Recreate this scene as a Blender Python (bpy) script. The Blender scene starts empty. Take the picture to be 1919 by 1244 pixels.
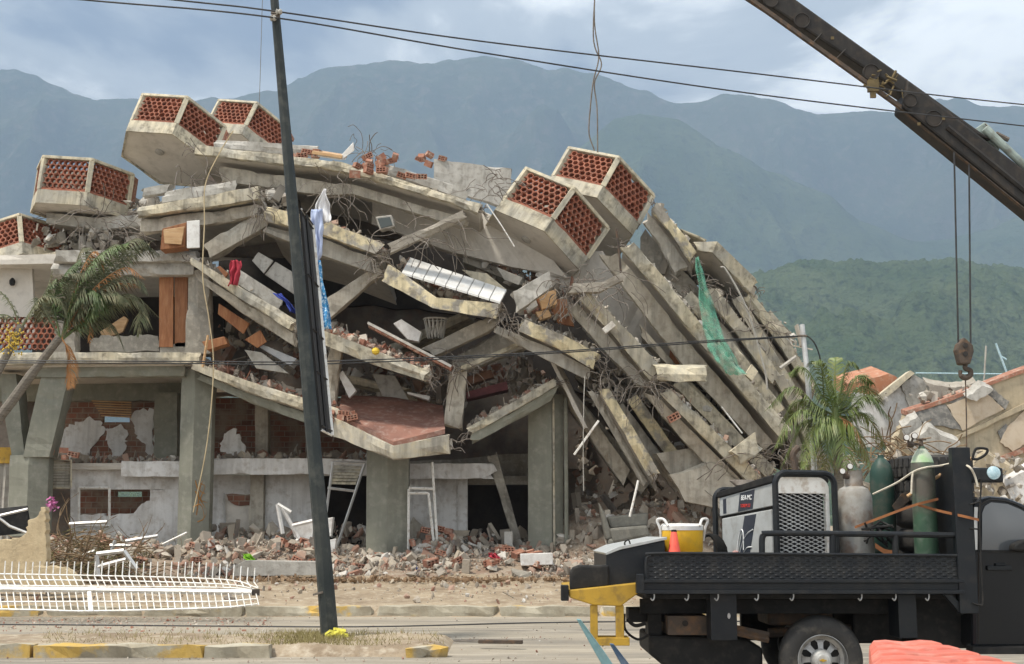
import bpy, bmesh, math, random
import numpy as np
from mathutils import Vector, Matrix, Euler, noise
random.seed(7)
R = math.radians
SC = bpy.context.scene
COL = SC.collection

# ---------------------------------------------------------------- camera
FPX, PITCH, EYE = 2400.0, R(8.95), 1.6
cam_data = bpy.data.cameras.new('camera')
cam = bpy.data.objects.new('camera', cam_data)
COL.objects.link(cam)
cam.location = (0, 0, EYE)
cam.rotation_euler = (R(90) + PITCH, 0, 0)
cam_data.sensor_width = 36
cam_data.lens = 36 * FPX / 1919
cam_data.clip_start = .1
cam_data.clip_end = 60000
SC.camera = cam

# ---------------------------------------------------------------- sky and sun
SUN_EL, SUN_AZ = R(64), R(-118)          # azimuth from +Y, clockwise
sun_dir = Vector((math.sin(SUN_AZ) * math.cos(SUN_EL), math.cos(SUN_AZ) * math.cos(SUN_EL), math.sin(SUN_EL)))
world = bpy.data.worlds.new('World')
SC.world = world
world.use_nodes = True
wn = world.node_tree
for n in list(wn.nodes): wn.nodes.remove(n)
def wnode(t, **k):
    n = wn.nodes.new(t)
    for a, b in k.items(): setattr(n, a, b)
    return n
def wmath(op, a, b=None, clamp=False):
    n = wnode('ShaderNodeMath', operation=op, use_clamp=clamp)
    for i, v in enumerate((a, b)):
        if v is None: continue
        if isinstance(v, (int, float)): n.inputs[i].default_value = v
        else: wn.links.new(v, n.inputs[i])
    return n.outputs[0]
sky = wnode('ShaderNodeTexSky', sky_type='NISHITA')
sky.sun_disc = False
sky.sun_elevation = SUN_EL
sky.sun_rotation = SUN_AZ
sky.altitude = 20
sky.air_density = 1.2
sky.dust_density = 2.0
tc = wnode('ShaderNodeTexCoord')
sep = wnode('ShaderNodeSeparateXYZ')
wn.links.new(tc.outputs['Generated'], sep.inputs[0])
zz = wmath('ADD', wmath('MAXIMUM', sep.outputs[2], 0.0), .22)
comb = wnode('ShaderNodeCombineXYZ')
wn.links.new(wmath('DIVIDE', sep.outputs[0], zz), comb.inputs[0])
wn.links.new(wmath('DIVIDE', sep.outputs[1], zz), comb.inputs[1])
wn.links.new(wmath('MULTIPLY', sep.outputs[2], 1.6), comb.inputs[2])
def wnoise(scale, detail, rough, off, dist=0.0):
    mp = wnode('ShaderNodeMapping')
    mp.inputs['Location'].default_value = off
    wn.links.new(comb.outputs[0], mp.inputs[0])
    n = wnode('ShaderNodeTexNoise')
    n.inputs['Scale'].default_value = scale
    n.inputs['Detail'].default_value = detail
    n.inputs['Roughness'].default_value = rough
    n.inputs['Distortion'].default_value = dist
    wn.links.new(mp.outputs[0], n.inputs['Vector'])
    return n.outputs[0]
def wramp(src, stops):
    r = wnode('ShaderNodeValToRGB')
    el = r.color_ramp.elements
    while len(el) < len(stops): el.new(.5)
    for e, (p, c) in zip(el, stops): e.position = p; e.color = c if len(c) == 4 else (*c, 1)
    r.color_ramp.interpolation = 'EASE'
    wn.links.new(src, r.inputs[0])
    return r.outputs[0]
CLOUD_OFF = (3.1, 1.7, 0.4)
cover = wramp(wnoise(1.3, 6, .55, CLOUD_OFF, .3), [(.30, (0, 0, 0)), (.52, (1, 1, 1))])
shade = wramp(wnoise(2.1, 9, .56, (9.5, 4.2, 2.0), .35), [(.34, (4.0, 5.2, 7.4)), (.46, (11.0, 12.0, 13.0)), (.59, (27, 27.4, 27))])
mix = wnode('ShaderNodeMix', data_type='RGBA')
wn.links.new(cover, mix.inputs[0])
wn.links.new(sky.outputs[0], mix.inputs[6])
wn.links.new(shade, mix.inputs[7])
bg = wnode('ShaderNodeBackground')
bg.inputs['Strength'].default_value = .07
wn.links.new(mix.outputs[2], bg.inputs['Color'])
wo = wnode('ShaderNodeOutputWorld')
wn.links.new(bg.outputs[0], wo.inputs['Surface'])

sl = bpy.data.lights.new('sun', 'SUN')
sl.energy = 4.2
sl.angle = R(7)
sl.color = (1.0, .93, .82)
sun = bpy.data.objects.new('sun', sl)
COL.objects.link(sun)
sun.location = (0, 0, 60)
sun.rotation_euler = (-sun_dir).to_track_quat('-Z', 'Y').to_euler()

# ---------------------------------------------------------------- exposure
vs = SC.view_settings
vs.view_transform = 'Standard'
vs.look = 'None'
vs.gamma = 1
vs.exposure = 0.24
vs.use_curve_mapping = False
SC.render.engine = 'CYCLES'
SC.cycles.use_denoising = True
SC.cycles.max_bounces = 6
SC.cycles.diffuse_bounces = 3
SC.cycles.glossy_bounces = 3
SC.cycles.transparent_max_bounces = 12
SC.cycles.volume_bounces = 0
SC.cycles.sample_clamp_indirect = 6

# ---------------------------------------------------------------- pixels to places
_F = Vector((0, math.cos(PITCH), math.sin(PITCH)))
_U = Vector((0, -math.sin(PITCH), math.cos(PITCH)))
_C = Vector((0, 0, EYE))
def ray(px, py): return _F + Vector((1, 0, 0)) * ((px - 959.5) / FPX) + _U * ((622 - py) / FPX)
def P(px, py, Y):
    r = ray(px, py)
    return _C + r * (Y / r.y)
GZ = [(-200, 0), (17, 0), (24.45, .05), (24.6, .24), (29, .55), (33, .88), (60, 1.2), (400, 4), (20000, 30)]
def gz(Y):
    for (a, za), (b, zb) in zip(GZ, GZ[1:]):
        if Y <= b: return za + (zb - za) * (Y - a) / (b - a)
    return GZ[-1][1]

# ---------------------------------------------------------------- objects
W = {}
def tag(o, label=None, cat=None, group=None, kind=None):
    if label: o['label'] = label
    if cat: o['category'] = cat
    if group: o['group'] = group
    if kind or cat: o['kind'] = kind or 'thing'
    return o
def thing(name, label, cat, loc=(0, 0, 0), group=None, mat=None):
    o = bpy.data.objects.new(name, None)
    COL.objects.link(o)
    o.empty_display_size = .2
    m = mat if mat is not None else Matrix.Translation(Vector(loc))
    o.matrix_world = m
    W[o] = m.copy()
    return tag(o, label, cat, group)
class MB:
    def __init__(s): s.v = []; s.f = []; s.sm = []
    def add(s, vs, fs, smooth=False):
        b = len(s.v)
        s.v += [tuple(v) for v in vs]
        s.f += [tuple(i + b for i in f) for f in fs]
        s.sm += [smooth] * len(fs)
        return s
    def box(s, a, b, m=None):
        (x0, y0, z0), (x1, y1, z1) = a, b
        vs = [(x0, y0, z0), (x1, y0, z0), (x1, y1, z0), (x0, y1, z0), (x0, y0, z1), (x1, y0, z1), (x1, y1, z1), (x0, y1, z1)]
        if m is not None: vs = [m @ Vector(v) for v in vs]
        return s.add(vs, [(0, 3, 2, 1), (4, 5, 6, 7), (0, 1, 5, 4), (1, 2, 6, 5), (2, 3, 7, 6), (3, 0, 4, 7)])
    def prism(s, pts, v):
        n = len(pts); v = Vector(v)
        vs = [Vector(p) for p in pts] + [Vector(p) + v for p in pts]
        fs = [tuple(range(n)), tuple(range(2 * n - 1, n - 1, -1))]
        fs += [((i + 1) % n, i, i + n, (i + 1) % n + n) for i in range(n)]
        return s.add(vs, fs)
    def tube(s, pts, r, n=6, cap=True, smooth=True):
        pts = [Vector(p) for p in pts]
        rs = r if isinstance(r, (list, tuple)) else [r] * len(pts)
        vs = []; fs = []
        up = None
        for i, p in enumerate(pts):
            t = (pts[min(i + 1, len(pts) - 1)] - pts[max(i - 1, 0)])
            t = t.normalized() if t.length > 1e-9 else Vector((0, 0, 1))
            if up is None: up = Vector((0, 0, 1)) if abs(t.z) < .9 else Vector((1, 0, 0))
            x = t.cross(up)
            if x.length < 1e-6: x = t.cross(Vector((0, 1, 0)))
            x.normalize(); y = x.cross(t); up = y
            for k in range(n):
                a = 2 * math.pi * k / n
                vs.append(p + (x * math.cos(a) + y * math.sin(a)) * rs[i])
        for i in range(len(pts) - 1):
            for k in range(n):
                fs.append((i * n + k, i * n + (k + 1) % n, (i + 1) * n + (k + 1) % n, (i + 1) * n + k))
        s.add(vs, fs, smooth)
        if cap:
            b = len(s.v) - len(vs)
            s.f += [tuple(b + k for k in range(n - 1, -1, -1)), tuple(b + (len(pts) - 1) * n + k for k in range(n))]
            s.sm += [False, False]
        return s
    def lathe(s, prof, n=24, m=None):
        vs = []; fs = []
        for r, z in prof:
            for k in range(n):
                a = 2 * math.pi * k / n
                v = Vector((r * math.cos(a), r * math.sin(a), z))
                vs.append(m @ v if m is not None else v)
        for i in range(len(prof) - 1):
            for k in range(n):
                fs.append((i * n + k, i * n + (k + 1) % n, (i + 1) * n + (k + 1) % n, (i + 1) * n + k))
        fs.append(tuple(range(n - 1, -1, -1)))
        fs.append(tuple((len(prof) - 1) * n + k for k in range(n)))
        return s.add(vs, fs, True)
    def mesh(s, name, mats=None, inv=None, sharp=35):
        me = bpy.data.meshes.new(name)
        vs = [inv @ Vector(v) for v in s.v] if inv is not None else s.v
        me.from_pydata([tuple(v) for v in vs], [], s.f)
        me.polygons.foreach_set('use_smooth', s.sm)
        if any(s.sm): me.set_sharp_from_angle(angle=R(sharp))
        if mats: me.materials.append(mats)
        me.update()
        return me
    def build(s, name, mat, parent=None, bevel=0, fix=True, local=False):
        """one mesh object; vertices are world places unless local"""
        if fix:
            bm = bmesh.new()
            me = s.mesh(name, mat)
            bm.from_mesh(me)
            bmesh.ops.recalc_face_normals(bm, faces=bm.faces)
            bm.to_mesh(me); bm.free()
        else: me = s.mesh(name, mat)
        o = bpy.data.objects.new(name, me)
        COL.objects.link(o)
        if parent is not None:
            o.parent = parent
            W[o] = W[parent]
            if not local: me.transform(W[parent].inverted())
        elif not local:
            co = np.array(s.v)
            c = Vector(((co[:, 0].min() + co[:, 0].max()) / 2, (co[:, 1].min() + co[:, 1].max()) / 2, co[:, 2].min()))
            me.transform(Matrix.Translation(-c))
            o.location = c
            W[o] = Matrix.Translation(c)
        else: W[o] = Matrix()
        if bevel:
            b = o.modifiers.new('bevel', 'BEVEL'); b.width = bevel; b.segments = 2; b.limit_method = 'ANGLE'; b.angle_limit = R(40)
        return o
def place(o, m):
    o.matrix_world = m; W[o] = m.copy(); return o
def catenary(a, b, sag, n=24):
    a, b = Vector(a), Vector(b)
    return [a.lerp(b, i / n) - Vector((0, 0, sag * 4 * (i / n) * (1 - i / n))) for i in range(n + 1)]
def nz(p, s=1.0): return noise.noise(Vector(p) * s)
def bez(pts, n=10):
    """smooth curve through points (Catmull-Rom)"""
    pts = [Vector(p) for p in pts]
    q = [pts[0] * 2 - pts[1]] + pts + [pts[-1] * 2 - pts[-2]]
    out = []
    for i in range(1, len(q) - 2):
        for k in range(n):
            t = k / n
            out.append(.5 * ((2 * q[i]) + (q[i + 1] - q[i - 1]) * t + (2 * q[i - 1] - 5 * q[i] + 4 * q[i + 1] - q[i + 2]) * t * t + (3 * q[i] - q[i - 1] - 3 * q[i + 1] + q[i + 2]) * t ** 3))
    out.append(pts[-1])
    return out

# ---------------------------------------------------------------- materials
def mat(name, base, var=None, scale=2.0, var2=None, scale2=9.0, amt2=.5, rough=.85, metal=0.0, bump=.25, bscale=30.0, streak=0.0,
        island=None, objrand=0.0, thr=(.42, .62), thr2=(.5, .68), spec=.3, detail=6, stretch=(1, 1, 1), coat=0.0, bdist=.02):
    m = bpy.data.materials.new(name); m.use_nodes = True
    nt = m.node_tree; L = nt.links
    b = nt.nodes['Principled BSDF']
    b.inputs['Roughness'].default_value = rough
    b.inputs['Metallic'].default_value = metal
    b.inputs['Specular IOR Level'].default_value = spec
    b.inputs['Coat Weight'].default_value = coat
    tcn = nt.nodes.new('ShaderNodeTexCoord')
    oi = nt.nodes.new('ShaderNodeObjectInfo')
    addv = nt.nodes.new('ShaderNodeVectorMath'); addv.operation = 'ADD'
    L.new(tcn.outputs['Object'], addv.inputs[0])
    mul = nt.nodes.new('ShaderNodeMath'); mul.operation = 'MULTIPLY'; mul.inputs[1].default_value = 37.0
    L.new(oi.outputs['Random'], mul.inputs[0]); L.new(mul.outputs[0], addv.inputs[1])
    mp = nt.nodes.new('ShaderNodeMapping'); mp.inputs['Scale'].default_value = stretch
    L.new(addv.outputs[0], mp.inputs[0]); vec = mp.outputs[0]
    def nzn(sc, det=detail, v=vec, ro=.6):
        n = nt.nodes.new('ShaderNodeTexNoise'); n.inputs['Scale'].default_value = sc; n.inputs['Detail'].default_value = det
        n.inputs['Roughness'].default_value = ro
        L.new(v, n.inputs['Vector']); return n.outputs[0]
    def ramp(src, stops, const=False):
        r = nt.nodes.new('ShaderNodeValToRGB'); el = r.color_ramp.elements
        while len(el) < len(stops): el.new(.5)
        for e, (p, c) in zip(el, stops): e.position = p; e.color = (*c[:3], 1)
        if const: r.color_ramp.interpolation = 'CONSTANT'
        L.new(src, r.inputs[0]); return r.outputs[0]
    def mixc(f, a, c):
        x = nt.nodes.new('ShaderNodeMix'); x.data_type = 'RGBA'
        for i, v in ((0, f), (6, a), (7, c)):
            if isinstance(v, (int, float)): x.inputs[i].default_value = v
            elif isinstance(v, tuple): x.inputs[i].default_value = (*v[:3], 1)
            else: L.new(v, x.inputs[i])
        return x.outputs[2]
    col = tuple(base)
    if island:
        g = nt.nodes.new('ShaderNodeNewGeometry')
        n = len(island)
        col = ramp(g.outputs['Random Per Island'], [(i / n, c) for i, c in enumerate(island)], True)
    K = ((0, 0, 0), (1, 1, 1))
    if var: col = mixc(ramp(nzn(scale), [(thr[0], K[0]), (thr[1], K[1])]), col, tuple(var))
    if var2:
        f = ramp(nzn(scale2, 5), [(thr2[0], K[0]), (thr2[1], (amt2,) * 3)])
        col = mixc(f, col, tuple(var2))
    if streak:
        sm = nt.nodes.new('ShaderNodeMapping'); sm.inputs['Scale'].default_value = (7, 7, .6); L.new(addv.outputs[0], sm.inputs[0])
        f = ramp(nzn(1.0, 4, sm.outputs[0]), [(.45, K[0]), (.72, (streak,) * 3)])
        col = mixc(f, col, (.10, .095, .08))
    if objrand:
        hs = nt.nodes.new('ShaderNodeHueSaturation')
        mr = nt.nodes.new('ShaderNodeMapRange'); mr.inputs[3].default_value = 1 - objrand; mr.inputs[4].default_value = 1 + objrand
        L.new(oi.outputs['Random'], mr.inputs[0]); L.new(mr.outputs[0], hs.inputs['Value'])
        if isinstance(col, tuple): hs.inputs['Color'].default_value = (*col[:3], 1)
        else: L.new(col, hs.inputs['Color'])
        col = hs.outputs[0]
    if isinstance(col, tuple): b.inputs['Base Color'].default_value = (*col[:3], 1)
    else: L.new(col, b.inputs['Base Color'])
    if bump:
        bp = nt.nodes.new('ShaderNodeBump'); bp.inputs['Strength'].default_value = bump; bp.inputs['Distance'].default_value = bdist
        L.new(nzn(bscale, 5), bp.inputs['Height']); L.new(bp.outputs[0], b.inputs['Normal'])
    return m
M = {}
M['cream'] = mat('cream_paint', (.57, .505, .37), (.39, .365, .305), 1.3, (.17, .15, .115), 5, .8, streak=.55, bump=.4, bscale=14, thr=(.4, .62))
M['cream2'] = mat('greyed_cream_paint', (.50, .455, .36), (.33, .305, .26), 1.7, (.56, .47, .30), 4, .6, streak=.6, bump=.5, bscale=11)
M['cream3'] = mat('peeling_cream_paint', (.63, .54, .35), (.36, .33, .28), 2.6, (.15, .13, .10), 3.5, .7, streak=.45, bump=.6, bscale=16, thr=(.48, .56))
M['beam2'] = mat('grey_beam_paint', (.41, .385, .335), (.29, .265, .225), 1.7, (.50, .46, .39), 4, .6, bump=.5, bscale=12, streak=.5)
M['creamclean'] = mat('cream_paint_frame', (.62, .55, .40), (.46, .425, .34), 2.0, (.25, .22, .17), 7, .6, streak=.4, bump=.3)
M['conc'] = mat('raw_concrete', (.33, .305, .26), (.24, .22, .185), 1.6, (.46, .42, .35), 7, .7, bump=.6, bscale=18, streak=.25)
M['concl'] = mat('pale_concrete', (.47, .45, .41), (.36, .34, .30), 1.6, (.22, .20, .17), 7, .6, bump=.4, bscale=16, streak=.3)
M['beam'] = mat('beam_paint', (.50, .46, .385), (.37, .33, .27), 1.2, (.22, .19, .15), 5, .6, bump=.35, bscale=14, streak=.45)
M['soffit'] = mat('soffit_plaster', (.60, .56, .50), (.52, .48, .42), .8, (.34, .31, .27), 4, .4, bump=.2, bscale=12)
M['pil'] = mat('pillar_paint', (.235, .235, .19), (.19, .19, .155), 1.0, (.34, .33, .28), 5, .5, bump=.25, bscale=20, streak=.2)
M['white'] = mat('white_plaster', (.70, .69, .67), (.58, .56, .53), 1.2, (.36, .31, .26), 6, .5, bump=.3, bscale=16, streak=.25)
M['brickwall'] = mat('brick_dusty', (.27, .095, .055), (.17, .07, .045), 3.0, (.36, .29, .22), 6, .7, bump=.6, bscale=25)
M['terra'] = mat('terracotta', (.31, .115, .07), (.24, .085, .052), 4.0, (.38, .24, .18), 11, .5, bump=.3, bscale=40, objrand=.22)
M['redfloor'] = mat('red_floor', (.27, .135, .10), (.21, .11, .085), 1.5, (.40, .30, .25), 5, .6, bump=.3, bscale=20)
M['tile'] = mat('white_tile', (.70, .70, .68), (.64, .63, .60), 3, (.5, .46, .4), 7, .4, rough=.7, spec=.2, bump=.08)
M['wood'] = mat('door_wood', (.33, .145, .062), (.25, .10, .042), 1.5, (.42, .22, .11), 4, .5, rough=.6, bump=.2, stretch=(6, 6, .8), objrand=.2)
M['woodl'] = mat('light_wood', (.52, .33, .17), (.42, .25, .12), 2.0, (.6, .45, .28), 5, .5, rough=.6, bump=.2, stretch=(1, 6, 6))
M['whitewood'] = mat('white_board', (.74, .73, .70), (.62, .6, .57), 3, (.4, .35, .3), 8, .4, rough=.55, bump=.1)
M['dark'] = mat('shade_and_dark_parts', (.05, .042, .036), (.03, .026, .023), 2, bump=.2)  # near-black colour stands in for interior shade; also used on seams and covers
M['rebar'] = mat('rebar', (.20, .175, .15), (.13, .105, .085), 6, (.30, .27, .24), 14, .5, rough=.75, metal=.2, bump=.3)
M['alu'] = mat('aluminium', (.62, .62, .61), (.5, .49, .47), 4, rough=.45, metal=.5, bump=.08)
M['whitepaint'] = mat('white_paint', (.80, .79, .75), (.68, .66, .61), 3, (.35, .24, .15), 12, .5, rough=.5, bump=.1)
RUB = [(.36, .31, .25), (.27, .235, .195), (.45, .40, .33), (.29, .155, .11), (.32, .275, .22), (.36, .24, .18), (.54, .51, .46), (.33, .285, .23), (.20, .175, .15), (.42, .36, .28), (.38, .335, .275), (.30, .18, .13)]
M['rubble'] = mat('rubble_mix', (.4, .36, .3), island=RUB, var2=(.38, .33, .27), scale2=5, amt2=.6, bump=.5, bscale=30)
M['rubred'] = mat('rubble_brick', (.4, .2, .14), island=[(.36, .17, .115), (.30, .14, .095), (.44, .30, .23), (.44, .38, .31), (.36, .21, .16), (.54, .49, .42), (.42, .36, .29)], var2=(.42, .35, .28), scale2=5, amt2=.6, bump=.5, bscale=30)
M['rubgrey'] = mat('rubble_concrete', (.4, .38, .34), island=[(.36, .325, .275), (.27, .24, .205), (.43, .39, .33), (.52, .49, .44), (.22, .20, .17), (.31, .275, .225)], var2=(.25, .22, .18), scale2=6, amt2=.4, bump=.5, bscale=30)
M['chunk'] = mat('broken_concrete', (.36, .325, .27), (.27, .24, .20), 2.5, (.46, .42, .36), 8, .6, bump=.6, bscale=22, objrand=.25)
M['plasterchunk'] = mat('broken_plaster', (.66, .63, .58), (.52, .48, .42), 2.5, (.36, .32, .27), 8, .6, bump=.5, bscale=22, objrand=.15)
M['claybrick'] = mat('clay_brick', (.37, .175, .115), (.30, .14, .095), 5, (.48, .39, .31), 6, .85, bump=.5, bscale=40, objrand=.25)
M['blackpaint'] = mat('black_paint', (.009, .011, .014), (.013, .015, .017), 2.5, (.04, .037, .032), 6, .35, rough=.45, spec=.28, bump=.1, bscale=40)
M['blackrough'] = mat('black_plastic', (.014, .014, .014), (.022, .021, .02), 4, (.06, .054, .046), 9, .4, rough=.65, spec=.2, bump=.15)
M['rubber'] = mat('tyre_rubber', (.030, .029, .028), (.045, .042, .039), 3, (.12, .105, .085), 7, .5, rough=.8, bump=.2)
M['steel'] = mat('wheel_steel', (.38, .38, .375), (.28, .275, .265), 5, (.13, .11, .09), 9, .5, rough=.4, metal=.6, bump=.05)
M['yellow'] = mat('yellow_paint', (.46, .28, .035), (.38, .23, .03), 3, (.13, .09, .04), 8, .6, rough=.5, bump=.1)
M['glass'] = mat('tinted_glass', (.085, .092, .10), rough=.08, spec=.9, bump=0)
M['rust'] = mat('rusty_steel', (.10, .075, .058), (.06, .05, .042), 3, (.22, .12, .06), 7, .6, rough=.7, metal=.2, bump=.3)
M['wire'] = mat('cable_black', (.028, .028, .03), (.05, .05, .05), 3, rough=.6, bump=0)
# ================================================================ the setting
def ground_mat():
    m = mat('dusty_dirt', (.35, .28, .195), (.22, .165, .11), 1.3, (.45, .385, .295), 6, .8, detail=9, bump=.8, bscale=9, bdist=.05, thr=(.38, .64))
    return m
M['dirt'] = ground_mat()
M['road'] = mat('dusty_asphalt', (.31, .27, .21), (.195, .175, .145), .8, (.40, .35, .28), 4.5, .9, bump=.7, bscale=26, thr=(.42, .62), stretch=(.16, 1, 1), detail=9)
def sheet(name, xs, ys, zf, m, kind='structure', smooth=True):
    mb = MB()
    nx = len(xs)
    mb.v = [(x, y, zf(x, y)) for y in ys for x in xs]
    mb.f = [(j * nx + i, j * nx + i + 1, (j + 1) * nx + i + 1, (j + 1) * nx + i) for j in range(len(ys) - 1) for i in range(nx - 1)]
    mb.sm = [smooth] * len(mb.f)
    o = mb.build(name, m, local=True)
    return tag(o, kind=kind)
def frange(a, b, s):
    out = []
    while a < b - 1e-6: out.append(a); a += s
    return out
xs = [-12000, -2000, -300, -60, -30] + frange(-20, 20, .4) + [20, 30, 60, 300, 2000, 12000]
ys = [-300, -40, 0, 10] + frange(14, 24.4, .8) + [24.4, 24.75] + frange(25, 36, .3) + [38, 42, 50, 60, 100, 200, 400, 1000, 3000, 12000]
def ground_z(x, y):
    z = gz(y)
    if y < 24.5 or abs(x) > 60 or y > 60: return z - .03
    return z + .05 * nz((x * .7, y * .9, 0)) + .03 * nz((x * 2.1, y * 2.4, 5))
sheet('ground', xs, ys, ground_z, M['dirt'])
sheet('road', [-300, -60, -20, -10, 0, 10, 20, 60, 300], [-300, -40, 0, 8, 14, 17, 20, 22, 24.46], lambda x, y: gz(y) + .004, M['road'])
M['linepaint'] = mat('worn_line', (.62, .60, .54), (.36, .31, .24), 3, bump=.1)
a, b = P(330, 1243, 16), P(930, 1236, 16)
mb = MB(); mb.add([(-9, 15.92, .009), (0.1, 16.12, .009), (0.1, 16.19, .009), (-9, 16.0, .009)], [(0, 1, 2, 3)])
tag(mb.build('road_line', M['linepaint'], local=True), kind='structure')

def kerb_mat(name, ylo):
    return mat(name, (.44, .40, .31), (.30, .26, .19), 2.2, (.54, .35, .08), 1.5, .9, bump=.6, bscale=14, thr2=ylo, streak=.2)
M['kerb'] = kerb_mat('worn_yellow_kerb', (.58, .70))
M['kerby'] = kerb_mat('yellow_kerb', (.50, .57))
M['kerbyy'] = kerb_mat('bright_yellow_kerb', (.40, .50))
M['kerbg'] = mat('grey_kerb', (.42, .375, .29), (.30, .255, .185), 2.0, (.2, .17, .12), 7, .5, bump=.6, bscale=14)
def rough_box(a, b, jit, seed, cuts=4, chip=.4):
    """a box cut into a grid with uneven faces and chipped edges"""
    rnd = random.Random(seed)
    bm = bmesh.new()
    a, b = Vector(a), Vector(b)
    bmesh.ops.create_cube(bm, size=1)
    for v in bm.verts: v.co = Vector([a[i] if v.co[i] < 0 else b[i] for i in range(3)])
    for ax in range(3):
        L = abs(b[ax] - a[ax]); n = min(cuts * 3, int(L / .22))
        if n > 0:
            es = [e for e in bm.edges if abs(abs((e.verts[0].co - e.verts[1].co)[ax]) - L) < 1e-5]
            bmesh.ops.subdivide_edges(bm, edges=es, cuts=n, use_grid_fill=True)
    c = (a + b) / 2
    off = Vector((rnd.random() * 99, rnd.random() * 99, rnd.random() * 99))
    for v in bm.verts:
        k = sum(1 for i in range(3) if abs(v.co[i] - a[i]) < 1e-5 or abs(v.co[i] - b[i]) < 1e-5)
        n1 = noise.noise_vector(v.co * 3 + off)
        v.co += n1 * jit
        if k >= 2:
            t = noise.noise(v.co * 2.3 + off)
            if t > .05: v.co += (c - v.co).normalized() * chip * min(.5, t) * .35
    return bm
def bm_obj(bm, name, m, parent=None, world=True):
    bmesh.ops.recalc_face_normals(bm, faces=bm.faces)
    me = bpy.data.meshes.new(name); bm.to_mesh(me); bm.free(); me.materials.append(m)
    o = bpy.data.objects.new(name, me); COL.objects.link(o)
    if parent is not None:
        o.parent = parent; W[o] = W[parent]
        if world: me.transform(W[parent].inverted())
    else: W[o] = Matrix()
    return o
# median strip with broken kerb
mb = MB()
xe = P(842, 1210, 17.6).x
def med_z(x, y):
    e = min((x + 60) * 9, (xe - x) * 1.2, (y - 17.25) * 2.0, (19.75 - y) * .9)
    return gz(y) + max(-.02, min(.13, e * .6)) + .035 * nz((x * 1.3, y * 1.7, 3)) + .02 * nz((x * 4, y * 4, 8))
xsm = [-60, -30, -16] + frange(-10, xe, .22) + [xe]
med = sheet('median', xsm, frange(17.2, 19.85, .22), lambda x, y: med_z(x, y) if 17.25 < y < 19.7 and x < xe - .05 else gz(y) - .02, M['dirt'])
W[med] = Matrix()
x = -11.0; k = 0
while x < xe:
    px = 959.5 + x * FPX / 17.3
    L = 2.2 + .9 * random.random()
    if not (470 < px < 670):
        h = .16 if px < 500 else .13
        m_ = M['kerbyy'] if px > 690 else M['kerby']
        bm = rough_box((x, 17.08 + .03 * random.random(), -.03), (min(x + L - .02, -3.15 if x < -3.2 else xe), 17.36, h + .02 * random.random()), .04, k, chip=.9)
        bm_obj(bm, 'kerb_stone', m_, med)
    x += L; k += 1
# far kerb
far = tag(bpy.data.objects.new('kerb', None), kind='structure'); COL.objects.link(far); far.location = (0, 24.5, 0); W[far] = Matrix.Translation((0, 24.5, 0))
x = -13.0
while x < 9:
    L = 1.8 + .8 * random.random()
    px = 959.5 + x * FPX / 24.6
    bm = rough_box((x, 24.47 + .03 * random.random(), 0), (x + L - .03, 24.74, .25 + .02 * random.random()), .03, k, chip=.7)
    bm_obj(bm, 'kerb_stone', M['kerby'] if k % 3 == 0 else M['kerb'], far); k += 1
    x += L

# ---------------------------------------------------------------- mountains
def interp(tab, x):
    if x <= tab[0][0]: return tab[0][1]
    for (a, ya), (b, yb) in zip(tab, tab[1:]):
        if x <= b:
            t = (x - a) / (b - a); t = t * t * (3 - 2 * t) * .5 + t * .5
            return ya + (yb - ya) * t
    return tab[-1][1]
def ridged(x, y, z, octv=5):
    a, s, t = 1.0, 0.0, 0.0
    for i in range(octv):
        s += a * (1 - abs(2 * noise.noise(Vector((x, y, z + i * 7.3)))) ); t += a
        x *= 2.03; y *= 2.03; a *= .52
    return s / t
def mountain(name, sil, D, front, m, cols, rows, amp, wl, jag, seed, pw=1.15, px0=-900, px1=2800, trees=0.0):
    mb = MB(); vs = []
    for j in range(rows + 1):
        v = j / rows * 1.25
        for i in range(cols + 1):
            px = px0 + (px1 - px0) * i / cols
            c = P(px, interp(sil, px), D)
            y = D - front * (1 - v)
            x = c.x * (y / D) ** .8
            base = gz(y) - 25
            k = v if v <= 1 else 1 - (v - 1) * 1.6
            z = base + (c.z - base) * max(0, k) ** pw
            env = math.sin(math.pi * min(1, max(0, v / 1.04))) if v <= 1.04 else 0
            rg = ridged(x / wl + seed, y / wl * .8, seed)
            z += amp * (rg - .62) * 1.9 * (env * .95 + .012)
            z += jag * nz((x / wl * 9, y / wl * 9, seed)) + jag * .6 * nz((x / wl * 26, y / wl * 26, seed))
            if trees: z += trees * (noise.cell(Vector((x / 11, y / 11, 1))) * .5 + nz((x / 9, y / 9, 4)))
            vs.append((x, y, z))
    n = cols + 1
    mb.v = vs
    mb.f = [(j * n + i, j * n + i + 1, (j + 1) * n + i + 1, (j + 1) * n + i) for j in range(rows) for i in range(cols)]
    mb.sm = [True] * len(mb.f)
    o = mb.build(name, m, local=True, fix=False)
    o.data.set_sharp_from_angle(angle=R(180))
    return tag(o, kind='structure')
def forest(name, c1, c2, c3, s):
    return mat(name, c1, c2, s, c3, s * 9, .85, rough=1, spec=0, bump=1.0, bscale=s * 14, bdist=14, detail=8, thr=(.35, .65))
M['forest_near'] = forest('forest_near', (.075, .112, .045), (.13, .16, .075), (.025, .042, .018), .0075)  # last colour paints in the dark, shaded gaps between tree crowns
M['forest_mid'] = forest('forest_mid', (.055, .085, .038), (.10, .125, .06), (.03, .045, .025), .003)
M['forest_far'] = forest('forest_far', (.045, .065, .038), (.085, .10, .055), (.14, .13, .10), .002)
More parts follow.
